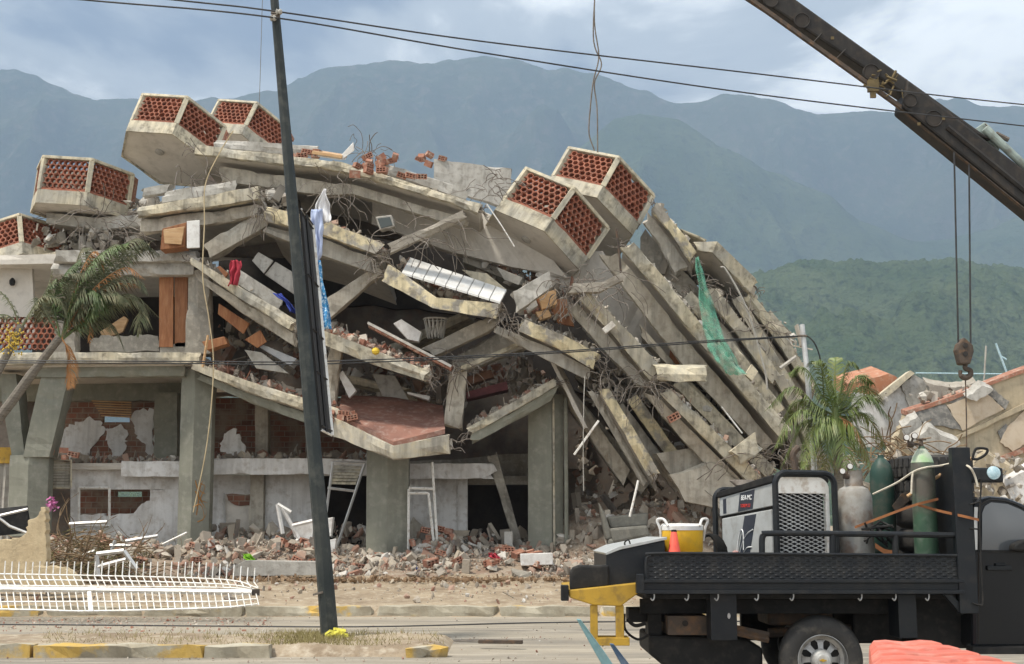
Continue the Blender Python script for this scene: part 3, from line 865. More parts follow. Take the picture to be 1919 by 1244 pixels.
    if brickend:   # torn end where the parapet ran on along the wall
        e = pts[3]; d = Vector((0, 1, 0))
        for j in range(7):
            for i_ in range(2):
                if random.random() < .2 and i_: continue
                mb = MB(); mb.box((-.06, .02 + i_ * .2, 0), (.06, .20 + i_ * .2, .115), Matrix.Translation(e + Vector((-.06, 0, z0 + .05 + j * .122))))
                mb.build('brick', M['claybrick'], t, local=True)
    return t
b1 = balcony('highest honeycomb balcony at the left with grey soffit and ceiling lamp', [-0.3656, 0.1713, -0.1906], [-9.23, 33.496, 12.323])
b2 = balcony('honeycomb balcony behind the highest one, beside the dark pole', [-0.4012, 0.2303, -0.2732], [-8.304, 37.837, 13.706], .96)
b3 = balcony('upright honeycomb balcony at the left, below the highest one', [-0.0267, 0.0838, -0.0688], [-11.485, 33.54, 10.33])
b4 = balcony('honeycomb balcony cut by the left edge, lowest of the left four', [-0.3009, -0.2712, -0.1336], [-13.362, 34.211, 9.168])
b5 = balcony('front honeycomb balcony at the right, tipped forward over a round vent', [-0.282, 0.541, -0.3268], [0.735, 28.452, 8.41], 1.12, brickend=False)
b6 = balcony('rear honeycomb balcony at the right, highest of the right pair', [-0.3953, 0.4012, -0.3661], [2.009, 29.505, 9.478], 1.13, brickend=False)
# straight honeycomb parapet on the first floor at the far left
t = thing('lattice_parapet', 'low honeycomb brick parapet on the first floor behind the bent palm', 'parapet', P(40, 655, 32.75))
a, b = P(-60, 655, 32.75), P(101, 658, 32.75)
e = lattice(t, a - W[t].translation, b - W[t].translation, .0, .86, Vector((0, 1, 0)))
mb = MB(); mb.box(a + Vector((0, 0, .86)), b + Vector((.05, .16, .93))); mb.build('coping', M['concl'], t)
# ================================================================ fallen floors
# top-left roof slab running right from the highest balcony
slab('roof_slab', 'long roof slab sloping right from the highest balcony', [(372, 271), (531, 290), (640, 303), (712, 323), (842, 364), (902, 382)], [(366, 288), (531, 307), (603, 313), (657, 324), (838, 377), (893, 398)], (33.2, 31.6), D=6.0, v=(0, 1, -.02),
     beam=([(400, 299), (531, 318), (603, 329), (657, 334), (838, 388), (872, 398)], [(408, 328), (531, 345), (603, 355), (657, 352), (820, 402), (862, 414)]), key='roof', setb=.55)
bar('upstand', 'grey concrete upstand on the roof slab left of the pole', [(412, 261), (588, 272)], [(405, 276), (584, 291)], 33.5, .2, m='concl', cat='upstand')
bar('upstand', 'grey concrete upstand on the roof slab between brick heap and right balconies', [(718, 304), (882, 355)], [(708, 320), (868, 372)], 32.6, .2, m='concl', cat='upstand')
bar('roof_parapet', 'low roof edge beyond the broken bricks on the roof slab', [(820, 298), (955, 316)], [(815, 346), (955, 392)], 36.0, .25, m='concl', cat='parapet')
slab('floor_slab', 'left slab tilting up right, with yellowish edge above the cabinet box', [(262, 386), (390, 366), (481, 347)], [(260, 404), (390, 388), (480, 373)], (32.6, 32.2), D=5, v=(0, 1, -.05),
     beam=([(262, 404), (390, 389), (477, 376)], [(257, 430), (390, 414), (474, 397)]), key='sa', setb=.3)
bar('upstand', 'grey concrete upstand lying along the upper left slab', [(312, 357), (436, 338)], [(310, 379), (438, 358)], 32.7, .2, m='concl', cat='upstand')
bar('upstand', 'short cracked concrete upstand beside the upper left slab', [(270, 352), (316, 344)], [(272, 368), (312, 360)], 33.0, .25, m='concl', cat='upstand')
slab('floor_slab', 'slab behind the pole sloping down right, under the white curtain', [(500, 386), (618, 416), (716, 456)], [(496, 412), (603, 438), (698, 474)], (32.2, 31.8), D=5, v=(0, 1, -.08),
     beam=([(496, 414), (603, 440), (695, 476)], [(495, 428), (600, 470), (687, 500)]), key='sc')
slab('floor_slab', 'slab sloping down to the pole, with red cloth on it', [(357, 480), (450, 537), (552, 597)], [(362, 497), (440, 553), (540, 616)], (32.2, 31.8), D=4.5, v=(0, 1, .02),
     beam=([(364, 508), (450, 560), (540, 616)], [(368, 522), (450, 584), (546, 644)]), key='sd', setb=.3)
bar('upstand', 'pale concrete upstand lying on the slab with the red cloth', [(452, 507), (528, 556)], [(440, 528), (516, 578)], 32.3, .15, m='concl', cat='upstand')
slab('floor_slab', 'sloping first floor slab from the left pillar to the pole', [(366, 679), (470, 715), (632, 764)], [(362, 692), (470, 737), (632, 788)], (32.5, 32.0), D=5, v=(0, 1, 0),
     beam=([(372, 698), (470, 738), (628, 788)], [(376, 712), (470, 755), (626, 810)]), key='sslope', bmm='pil', setb=.25)
t = slab('floor_slab', 'balcony slab topped with white tiles, at the centre of the heap', [(732, 497), (817, 557), (934, 569)], [(719, 528), (811, 577), (927, 597)], (31.4, 31.1, 31.2), D=3.0, v=(0.05, 1, .16), key='tiles', th=.3)
def on_quad(q, u, w): return q[0].lerp(q[1], u).lerp(q[3].lerp(q[2], u), w)
q = [P(752, 512, 31.6), P(938, 568, 31.5), P(950, 545, 32.3), P(768, 484, 32.4)]
q = [p + Vector((0, 0, .03)) for p in q]
for j in range(1):
    for i in range(9):
        u0, u1 = (i + .045) / 9, (i + .955) / 9; w0, w1 = 0, 1
        mb = MB(); mb.prism([on_quad(q, u0, w0), on_quad(q, u1, w0), on_quad(q, u1, w1), on_quad(q, u0, w1)], (0, 0, -.05)); mb.build('tile', M['tile'], t)
slab('floor_slab', 'slab heaped with red brick rubble and a yellow ball, right of the pole', [(600, 617), (700, 655), (803, 694)], [(602, 644), (700, 683), (792, 713)], (31.6, 31.4), D=4.2, v=(0, 1, .07), key='sf')
t = slab('balcony_slab', 'hexagonal balcony slab with worn red floor above the centre pillar', [(627, 782), (737, 836), (838, 814)], [(628, 818), (737, 863), (838, 850)], (31.7, 30.9, 31.3), D=.25, v=(0, 1, .1), key='red', th=.3)
mb = MB(); pts = [(634, 778), (737, 830), (834, 806), (830, 762), (735, 746), (640, 742)]
dep = [31.9, 31.15, 31.5, 33.6, 34.2, 33.9]
top = [P(x, y, d) + Vector((0, 0, .03)) for (x, y), d in zip(pts, dep)]
mb.prism(top, (0, 0, -.12)); mb.build('red_floor', M['redfloor'], t)
slab('floor_slab', 'slab rising right from the hexagonal slab to the right pillar', [(878, 800), (960, 754), (1036, 710)], [(886, 812), (965, 768), (1042, 724)], (31.9, 32.4), D=4.5, v=(0, 1, .03),
     beam=([(886, 812), (965, 768), (1042, 724)], [(886, 830), (962, 790), (1028, 754)]), key='sh', bmm='pil', setb=.12)
slab('floor_slab', 'thick slab falling right under the tiled slab, rebar at its left end', [(985, 598), (1060, 630), (1122, 662)], [(975, 621), (1050, 655), (1106, 689)], (31.3, 31.6), D=4.5, v=(0, 1, .10),
     beam=([(940, 612), (1040, 655), (1106, 690)], [(932, 624), (1030, 676), (1096, 708)]), key='si', setb=.25)
# diagonal beams and struts
bar('fallen_beam', 'fallen grey beam leaning up right under the upper left slab', [(385, 455), (470, 400), (492, 398)], [(398, 480), (470, 440), (498, 424)], 32.6, .5, m='beam')
bar('fallen_beam', 'fallen beam leaning right of the blue cloth', [(607, 562), (702, 500)], [(618, 596), (714, 512)], 32.4, .4, m='beam')
bar('fallen_beam', 'fallen beam under the white-tiled slab, upper of the crossed pair', [(796, 650), (915, 592), (935, 596)], [(820, 664), (915, 622), (926, 612)], 32.2, .5, m='conc')
bar('fallen_beam', 'fallen beam under the white-tiled slab, lower of the crossed pair', [(852, 670), (935, 618), (975, 640)], [(860, 700), (940, 668), (985, 652)], 32.8, .5, m='conc')
bar('fallen_beam', 'thin cream beam edge leaning below the crossed beams', [(855, 690), (972, 640)], [(858, 698), (975, 646)], 32.3, .2, m='cream')
bar('column_stump', 'broken column stump standing between red floor and rising slab', [(841, 700), (832, 792)], [(875, 698), (866, 798)], 32.5, .4, m='beam', cat='column')
bar('column_stump', 'column stump behind the pole above the hexagonal slab', [(618, 640), (604, 762)], [(642, 640), (626, 765)], 32.8, .4, m='beam', cat='column')
bar('fallen_post', 'broken plastered post leaning in the dark doorway', [(914, 858), (966, 1028)], [(932, 853), (983, 1034)], 34.4, .25, m='conc', cat='post')
bar('fallen_partition', 'thin pale wall panel leaning left of the right pillar group', [(1026, 668), (1092, 800)], [(1032, 664), (1100, 798)], 32.6, .9, v=(.25, 1, 0), m='soffit', cat='wall panel')
# the right-hand fan of sliding floors
def diag(label, f_top, f_bot, b_top, b_bot, Y, v, key=None, D=4.5, setb=.35, name='sliding_slab', bmm='beam'):
    return slab(name, label, f_top, f_bot, Y, D=D, v=v, beam=(b_top, b_bot) if b_top else None, setb=setb, key=key, bmm=bmm, group='floor slabs fanned out at the right')
VR = (.10, 1, -.06)
diag('fanned slab with dangling brick on a wire, nearest the crossed beams', [(1105, 547), (1170, 614), (1240, 688)], [(1086, 560), (1150, 628), (1216, 710)], [(1082, 562), (1146, 630), (1212, 712)], [(1064, 574), (1122, 640), (1190, 712)], (31.2, 31.6), VR, 'd1')
diag('fanned slab with a red brick stuck on its face', [(1258, 731), (1340, 808), (1424, 890)], [(1240, 741), (1320, 820), (1402, 903)], [(1236, 742), (1316, 822), (1396, 902)], [(1212, 738), (1280, 820), (1340, 884)], (31.3, 31.8), VR, 'd2')
diag('short steep slab with rounded end, just right of the right pillar', [(1143, 730), (1190, 806), (1233, 880)], [(1124, 734), (1170, 814), (1214, 890)], [(1122, 736), (1166, 814), (1210, 892)], [(1102, 732), (1150, 812), (1202, 904)], (31.3, 31.6), VR, 'd3')
diag('longest fanned slab, running from the right balconies down under the green net', [(1190, 456), (1245, 520), (1340, 640), (1480, 800)], [(1164, 466), (1220, 528), (1322, 655), (1460, 818)], [(1160, 470), (1214, 534), (1316, 662), (1452, 822)], [(1128, 476), (1192, 560), (1290, 690), (1430, 836)], (31.5, 32.4), VR, 'd4', setb=.45)
diag('fanned slab behind the green net', [(1342, 540), (1400, 614), (1462, 702)], [(1322, 552), (1382, 626), (1444, 714)], [(1320, 554), (1378, 630), (1440, 716)], [(1300, 566), (1350, 634), (1420, 716)], (33.0, 33.4), VR, 'd5')
diag('fanned slab at the right end of the heap, behind the grey mast', [(1410, 548), (1462, 612), (1530, 720)], [(1392, 560), (1446, 624), (1516, 730)], [(1390, 562), (1444, 626), (1512, 730)], [(1372, 570), (1420, 632), (1492, 730)], (33.8, 34.2), VR, 'd6')
diag('short fanned slab left of the broken box edge, below the right balconies', [(1236, 384), (1270, 424), (1304, 470)], [(1222, 396), (1256, 434), (1290, 486)], [(1220, 398), (1252, 434), (1286, 488)], [(1206, 410), (1230, 440), (1262, 500)], (33.0, 33.2), VR, 'd8')
slab('balcony_slab', 'bent slab edge jutting against the hills, right of the balconies', [(1304, 454), (1344, 452), (1416, 522)], [(1310, 470), (1336, 472), (1402, 546)], (33.4, 33.2, 33.6), D=2.6, v=(.1, 1, -.16), key='d7')
diag('lowest slab on the right slope, above the palm', [(1468, 700), (1500, 760), (1540, 850)], [(1450, 708), (1486, 770), (1522, 858)], [(1448, 710), (1482, 772), (1518, 858)], [(1428, 716), (1460, 774), (1498, 858)], (33.4, 33.8), VR, 'd9')
diag('wide inner slab pressed against the slab with the stuck brick', [(1284, 712), (1362, 790), (1452, 876)], [(1266, 726), (1344, 806), (1432, 890)], [(1262, 730), (1340, 808), (1428, 892)], [(1244, 742), (1316, 820), (1400, 896)], (32.5, 32.9), VR, 'e1')
diag('wide inner slab between the short steep slab and the brick-marked one', [(1196, 742), (1254, 824), (1314, 900)], [(1176, 752), (1234, 834), (1294, 910)], [(1172, 756), (1230, 836), (1290, 912)], [(1152, 764), (1206, 844), (1262, 914)], (32.5, 32.8), VR, 'e2')
diag('inner slab between the longest fanned slab and the green net', [(1298, 548), (1374, 640), (1468, 762)], [(1282, 560), (1356, 652), (1450, 774)], [(1278, 562), (1352, 656), (1446, 776)], [(1262, 572), (1330, 660), (1420, 778)], (32.6, 33.2), VR, 'e3')
diag('inner slab right of the green net, under the skyline slabs', [(1390, 556), (1442, 638), (1502, 742)], [(1374, 566), (1426, 648), (1486, 752)], [(1370, 568), (1422, 650), (1482, 754)], [(1354, 576), (1402, 654), (1460, 756)], (33.5, 33.8), VR, 'e4')
bar('ceiling_panel', 'big pale ceiling panel hanging between the fanned slabs', [(1010, 470), (1130, 470), (1190, 560), (1320, 690)], [(1010, 520), (1080, 560), (1150, 640), (1300, 706)], (33.6, 33.9), .25, v=(0, 1, 0), m='soffit', cat='ceiling panel')
bar('ceiling_panel', 'grey soffit panel under the front right balcony', [(700, 366), (830, 400), (900, 392), (1000, 440)], [(700, 420), (840, 470), (960, 500), (1060, 520)], (34.5, 33.4), .2, m='soffit', cat='ceiling panel')
bar('fallen_beam', 'stub of cream beam poking right between the fanned slabs', [(1232, 686), (1320, 688)], [(1240, 716), (1322, 716)], 31.2, .5, v=(0, 1, .25), m='creamclean')
bar('fallen_beam', 'pale round-ended beam stub above the boxes', [(962, 545), (1022, 512)], [(975, 580), (1030, 540)], 31.3, .4, m='concl')
bar('fallen_beam', 'curved beam wrapped in rebar mesh below the right balconies', [(1075, 530), (1130, 528), (1168, 508)], [(1072, 548), (1125, 546), (1164, 526)], 31.0, .3, m='chunk')
bar('fallen_beam', 'rebar laced beam lying up right above the white tiles', [(730, 455), (800, 425), (862, 396)], [(735, 472), (805, 440), (868, 410)], 31.6, .3, m='chunk')
bar('fallen_beam', 'block of cream beam hanging at the end of the low fanned slab', [(1372, 842), (1412, 812)], [(1396, 868), (1424, 846)], 31.4, .4, m='cream')
bar('fallen_slab', 'broken slab face above the truck toolbox', [(1232, 850), (1300, 838), (1330, 870)], [(1262, 900), (1300, 940), (1336, 945)], 32.4, .4, m='beam')
bar('fallen_slab', 'tilted concrete slab face left of the truck welder', [(1262, 890), (1330, 862), (1400, 905)], [(1290, 940), (1335, 950), (1390, 960)], 32.0, .4, m='beam')
for i, (a, b, c, d, y) in enumerate((((1052, 700), (1180, 880), (1040, 725), (1165, 905), 33.6), ((1080, 740), (1220, 900), (1065, 760), (1200, 925), 34.2), ((1090, 690), (1250, 820), (1080, 710), (1240, 845), 34.6))):
    bar('inner_slab', ['dark inner slab right of the right pillar, nearest the pillar', 'dark inner slab behind the short steep slab', 'dark inner slab deep below the dangling brick'][i], [a, b], [c, d], y, 3, m='beam', cat='concrete slab', v=(.1, 1, 0))
for i, (a, b, c, d, y) in enumerate((((1210, 430), (1330, 560), (1200, 470), (1320, 600), 34.6), ((1330, 520), (1470, 690), (1310, 560), (1450, 720), 35.2), ((1400, 560), (1500, 690), (1390, 600), (1500, 760), 35.8), ((1480, 700), (1560, 880), (1450, 760), (1530, 900), 35.6))):
    bar('core_slab', ['inner slab filling below the right balcony pair', 'inner slab behind the green net top', 'inner slab at the right skyline of the heap', 'inner slab behind the right palm crown'][i], [a, b], [c, d], y, 4, m='conc', cat='concrete slab', v=(.1, 1, -.05))
# skyline plates of the right slope
bar('roof_sheet', 'thin pale sheet jutting over the bent slab edge', [(1280, 430), (1322, 447)], [(1284, 436), (1322, 451)], 33.5, 1.2, m='creamclean', cat='sheet')
bar('edge_piece', 'cream slab edge on the right skyline above the mast', [(1446, 583), (1476, 620)], [(1432, 592), (1464, 630)], 34.0, .5, m='cream', cat='concrete piece')
bar('edge_piece', 'small cream edge block right under the bent slab edge', [(1412, 556), (1430, 580)], [(1398, 562), (1420, 588)], 34.0, .5, m='cream', cat='concrete piece')

slab('floor_slab', 'slab carrying the upright left balcony, buried in rubble', [(90, 398), (180, 408), (262, 400)], [(90, 418), (180, 430), (262, 424)], (34.6, 34.4), D=3.5, v=(0, 1, 0), key='sb3', fm='concl')
slab('floor_slab', 'broken slab under the lowest left balcony', [(-60, 486), (60, 480), (112, 470)], [(-60, 502), (60, 498), (112, 488)], (34.4, 33.9), D=3.0, v=(0, 1, 0), key='sb4', fm='cream')
t = thing('garden_fence', 'corrugated sheet fence under a yellow wall band at the left edge', 'fence', P(-20, 1000, 35.5))
mb = MB(); n_ = 60
a_, b_ = P(-160, 990, 35.5), P(20, 990, 35.5); zt = P(0, 866, 35.5).z
for i in range(n_ + 1):
    x_ = a_.x + (b_.x - a_.x) * i / n_
    mb.v += [(x_, 35.5 + .03 * math.sin(i * 1.57), .8), (x_, 35.5 + .03 * math.sin(i * 1.57), zt)]
mb.f = [(2 * i, 2 * i + 2, 2 * i + 3, 2 * i + 1) for i in range(n_)]; mb.sm = [False] * n_
mb.build('sheet', M['concl'], t)
mb = MB(); mb.prism(PX([(-160, 838), (22, 838), (20, 868), (-160, 868)], 35.4), (0, .3, 0)); mb.build('band', M['yellow'], t)

r7 = random.Random(77)
_w = ['cracked', 'dusty', 'narrow', 'wide', 'chipped', 'stained', 'jagged', 'pale', 'dark', 'thin', 'thick', 'short', 'long', 'split']
for i, (x0, y0, L, an, w_, Y) in enumerate(((1100, 585, 150, 44, 14, 33.2), (1150, 640, 170, 46, 16, 33.6), (1215, 625, 190, 48, 13, 33.0), (1262, 610, 150, 50, 18, 33.8), (1270, 760, 160, 42, 15, 33.4), (1300, 720, 170, 47, 12, 32.8), (1330, 640, 180, 50, 14, 33.6), (1375, 620, 170, 52, 16, 34.0),
      (1080, 760, 150, 55, 15, 33.8), (1150, 770, 150, 58, 13, 33.4), (1190, 800, 130, 40, 18, 33.9), (640, 700, 120, 12, 14, 34.2), (740, 640, 130, -24, 16, 34.4), (880, 480, 150, 22, 14, 34.2))):
    dx, dy = math.cos(R(an)) * L, math.sin(R(an)) * L; nx, ny = -math.sin(R(an)) * w_, math.cos(R(an)) * w_
    lab = _w[i] + ' inner concrete plank wedged ' + ['below the dangling brick', 'behind the slab with the dangling brick', 'under the big ceiling panel', 'right of the big ceiling panel', 'above the brick-marked slab', 'under the longest fanned slab', 'left of the green net', 'right of the green net', 'behind the hanging white strip', 'behind the short steep slab', 'above the grey sofa', 'over the red floor slab', 'under the white tiles', 'under the front right balcony'][i]
    bar('inner_plank', lab, [(x0, y0), (x0 + dx * .5, y0 + dy * .5), (x0 + dx, y0 + dy)], [(x0 + nx, y0 + ny), (x0 + dx * .5 + nx, y0 + dy * .5 + ny), (x0 + dx + nx, y0 + dy + ny)], Y, r7.uniform(1.0, 2.2), v=(.1, 1, -.04), m=r7.choice(('beam', 'conc', 'soffit', 'conc', 'cream')), cat='concrete slab', rag=(.2, .2), chip=.09)
# ================================================================ rubble and loose things
def hull_chunk(rnd, flat=1.0, n=11):
    bm = bmesh.new()
    for i in range(n):
        v = Vector((rnd.gauss(0, 1), rnd.gauss(0, 1), rnd.gauss(0, 1))).normalized()
        v = Vector((v.x, v.y * rnd.uniform(.5, .9), v.z * flat * rnd.uniform(.6, 1))) * rnd.uniform(.42, .55)
        bm.verts.new(v)
    r = bmesh.ops.convex_hull(bm, input=bm.verts)
    bmesh.ops.delete(bm, geom=[g for g in r['geom_interior'] if isinstance(g, bmesh.types.BMVert)], context='VERTS')
    bmesh.ops.recalc_face_normals(bm, faces=bm.faces)
    bm.verts.index_update()
    out = (np.array([v.co[:] for v in bm.verts]), [tuple(v.index for v in f.verts) for f in bm.faces])
    bm.free(); return out
rr = random.Random(5)
LIB = [hull_chunk(rr) for _ in range(10)] + [hull_chunk(rr, .35) for _ in range(8)]
_bx = np.array([(-.5, -.25, -.16), (.5, -.25, -.16), (.5, .25, -.16), (-.5, .25, -.16), (-.5, -.25, .16), (.5, -.25, .16), (.5, .25, .16), (-.5, .25, .16)])
_bf = [(0, 3, 2, 1), (4, 5, 6, 7), (0, 1, 5, 4), (1, 2, 6, 5), (2, 3, 7, 6), (3, 0, 4, 7)]
LIB += [(_bx, _bf), (_bx * (1, .8, .5), _bf), (_bx * (1.2, .5, .3), _bf), (_bx * (1.6, .16, .16), _bf)]
def rotm(rnd, tilt=3.2):
    return np.array(Euler((rnd.uniform(-tilt, tilt), rnd.uniform(-tilt, tilt), rnd.uniform(0, 6.28))).to_matrix())
def scatter(name, pts, smin, smax, m, label, cat, seed=0, parent=None, pw=2.5, tilt=3.2, libr=None):
    """thousands of small pieces as one piece of uncountable stuff"""
    rnd = random.Random(seed)
    V, Fc, b = [], [], 0
    L = libr or LIB
    for p in pts:
        vs, fs = L[rnd.randrange(len(L))]
        s = smin + (smax - smin) * rnd.random() ** pw
        q = (vs * s) @ rotm(rnd, tilt).T + np.array(p)
        V.append(q); Fc += [tuple(i + b for i in f) for f in fs]; b += len(vs)
    me = bpy.data.meshes.new(name)
    co = np.concatenate(V)
    c = np.array([co[:, 0].mean(), co[:, 1].mean(), co[:, 2].min()])
    me.from_pydata((co - c).tolist(), [], Fc); me.materials.append(m); me.update()
    o = bpy.data.objects.new(name, me); COL.objects.link(o); o.location = c; W[o] = Matrix.Translation(Vector(c))
    return tag(o, label, cat, kind='stuff')
# heaps along the foot of the building: (px, Y, height, half-width m, half-depth m)
HEAPS = [(60, 31.5, .55, 1.6, 1.6), (190, 32.0, .95, 2.2, 1.5), (330, 32.0, .55, 1.2, 1.2), (410, 32.6, .85, 1.3, 1.3), (530, 32.8, .95, 1.6, 1.4), (620, 32.6, .55, 1.3, 1.2),
         (725, 31.5, .22, 2.0, 1.4), (860, 32.6, .75, 1.5, 1.5), (960, 32.2, .45, 1.4, 1.4), (1115, 34.0, 1.9, 1.5, 1.6), (1240, 34.2, 2.3, 2.2, 2.0), (1400, 33.4, 1.2, 2.4, 2.0), (1560, 34, .8, 3, 2)]
def heap_z(x, y):
    h = 0
    for px, Y, hh, rx, ry in HEAPS:
        X = (px - 959.5) * Y / FPX
        d = ((x - X) / rx) ** 2 + ((y - Y) / ry) ** 2
        h = max(h, hh * .78 * math.exp(-d))
    edge = min(1, max(0, (y - 29.1) / 1.6))
    return gz(y) + (h * (.75 + .5 * nz((x * .8, y * .8, 4))) + .05) * edge + .05 * nz((x * 1.7, y * 1.7, 9)) * edge
M['heapbase'] = mat('rubble_dust', (.33, .265, .20), (.26, .18, .13), 2.5, (.42, .37, .30), 8, .7, bump=.9, bscale=16, bdist=.06)
hs = sheet('rubble_bed', frange(-16, 12, .25), frange(29.0, 36.5, .25), lambda x, y: heap_z(x, y) - .06, M['heapbase'], kind='stuff')
tag(hs, 'dusty bed of crushed rubble under the collapsed building', 'rubble', kind='stuff')
rnd = random.Random(11)
def heap_pts(n, y0, y1, px0, px1, bias=1.0):
    out = []
    for _ in range(n):
        y = y0 + (y1 - y0) * rnd.random() ** bias
        x = (rnd.uniform(px0, px1) - 959.5) * y / FPX
        if y < 31.4 and nz((x * .55, y * .9, 17)) < -.05 + .25 * rnd.random() - .12: continue
        out.append((x, y, heap_z(x, y) + rnd.uniform(-.02, .05)))
    return out
scatter('rubble', heap_pts(4300, 29.9, 34.8, -140, 1480), .04, .50, M['rubble'], 'mixed rubble of brick, plaster and concrete at the foot of the building', 'rubble', 1)
scatter('rubble', heap_pts(3000, 29.6, 32.4, 420, 1130, .8), .025, .13, M['rubble'], 'fine crushed rubble spread before the centre and right pillars', 'rubble', 2)
scatter('rubble', heap_pts(800, 29.6, 33, -140, 640, .9), .05, .22, M['rubred'], 'reddish brick rubble spread before the left pillars', 'rubble', 3)
lp = []
for _ in range(2600):
    y = 24.9 + 5.2 * rnd.random() ** .7; x = (rnd.uniform(-150, 1400) - 959.5) * y / FPX
    lp.append((x, y, gz(y) + .01))
scatter('gravel', lp, .012, .075, M['rubble'], 'small stones and crumbs on the dirt strip behind the far kerb', 'gravel', 4, pw=4)
lp = []
for _ in range(1900):
    y = rnd.uniform(15.5, 24.3); x = (rnd.uniform(-150, 1300) - 959.5) * y / FPX
    if rnd.random() < .55: y = rnd.choice((24.2, 17.0, 19.9)) + rnd.gauss(0, .25)
    if y > 24.4 or 17.05 < y < 17.4: continue
    lp.append((x, y, (med_z(x, y) if 17.3 < y < 19.6 and x < xe else gz(y)) + .012))
scatter('gravel', lp, .008, .05, M['rubble'], 'small stones scattered over the road and the median', 'gravel', 5, pw=4)
lp = []
for _ in range(1500):
    y = 21 + 3.2 * rnd.random() ** .6; x = (rnd.uniform(-150, 520) - 959.5) * y / FPX
    lp.append((x, y, gz(y) + .012))
scatter('brick_gravel', lp, .01, .08, M['rubred'], 'crushed red brick strewn on the road under the lying fence', 'rubble', 6, pw=3)
lp = []
for _ in range(420):
    y = 24.9 + 4.8 * rnd.random() ** .8; x = (rnd.uniform(-150, 1300) - 959.5) * y / FPX
    lp.append((x, y, gz(y) + .03))
scatter('litter', lp, .05, .26, M['rubble'], 'scattered bigger stones and litter on the dirt strip', 'litter', 7, pw=3)
lp = [( (rnd.uniform(-150, 1250) - 959.5) * 28.9 / FPX, rnd.gauss(28.9, .28), gz(28.9) + .03 + .05 * rnd.random()) for _ in range(1500)]
M['soil'] = mat('brown_soil', (.20, .125, .07), (.27, .19, .12), 4, bump=.8, bscale=20)
scatter('soil_crumbs', lp, .04, .2, M['soil'], 'ridge of brown soil crumbs in front of the rubble', 'soil', 8, pw=2)
# rubble lying on the slabs
def top_pts(key, n, d0=.25, d1=.6, u0=0, u1=1, up=.05):
    T, vv, D = SLABS[key]; out = []
    Ls = [(b - a).length for a, b in zip(T, T[1:])]; tot = sum(Ls)
    for _ in range(n):
        u = (u0 + (u1 - u0) * rnd.random()) * tot
        for a, b, L in zip(T, T[1:], Ls):
            if u <= L: p = a.lerp(b, u / L); break
            u -= L
        d = d0 + (d1 - d0) * rnd.random()
        q = p + vv * d + Vector((0, 0, -.03 + up * .6 * rnd.random() * (.6 + .6 * d)))
        out.append(tuple(q))
    return out
for key, n, d0, d1, u0, u1, up, m_, lab in (
    ('sf', 900, .25, 2.2, 0, 1, .30, 'rubred', 'red brick rubble heaped on the slab right of the pole'),
    ('tiles', 420, 1.1, 2.6, 0, 1, .3, 'rubble', 'brick and plaster rubble behind the white tiles'),
    ('sc', 420, .3, 2.2, .2, 1, .3, 'rubble', 'rubble lying behind the curtain slab below the television'),
    ('sd', 320, .35, 2.0, 0, .6, .28, 'rubgrey', 'splintered rubble around the red cloth'),
    ('sslope', 420, .3, 2.4, 0, 1, .30, 'rubred', 'brick rubble on the sloping first floor slab'),
    ('sa', 260, .4, 2.0, 0, 1, .25, 'rubgrey', 'concrete rubble on the upper left slab'),
    ('roof', 300, .4, 2.0, .35, 1, .18, 'rubble', 'rubble strewn along the roof slab'),
    ('sh', 260, .25, 2.0, 0, 1, .22, 'rubble', 'rubble on the slab rising to the right pillar'),
    ('si', 260, .25, 2.2, 0, 1, .24, 'rubgrey', 'rubble on the thick slab under the boxes'),
    ('d1', 200, .2, 1.8, 0, 1, .2, 'rubgrey', 'rubble sliding on the fanned slab with the dangling brick'),
    ('d2', 330, .2, 1.6, 0, 1, .25, 'rubble', 'pale rubble along the fanned slab with the stuck brick'),
    ('d4', 420, .2, 1.9, 0, 1, .3, 'rubgrey', 'rubble caught along the longest fanned slab'),
    ('d5', 330, .2, 1.8, 0, 1, .32, 'rubgrey', 'rubble caught behind the green net'),
    ('d6', 200, .2, 1.8, 0, 1, .3, 'rubgrey', 'rubble along the right skyline of the heap'),
    ('d8', 160, .2, 1.6, 0, 1, .3, 'rubgrey', 'rubble below the right balcony pair'),
    ('d9', 200, .2, 1.6, 0, 1, .3, 'rubgrey', 'rubble on the lowest right slab above the palm')):
    scatter('rubble', top_pts(key, n, d0, d1, u0, u1, up), .05, .36, M[m_], lab, 'rubble', hash(key) % 97 if False else len(lab))
def box_pts(n, x0, y0, x1, y1, Y0, Y1):
    return [tuple(P(rnd.uniform(x0, x1), rnd.uniform(y0, y1), rnd.uniform(Y0 + .5, Y1 + .6))) for _ in range(int(n * .8))]
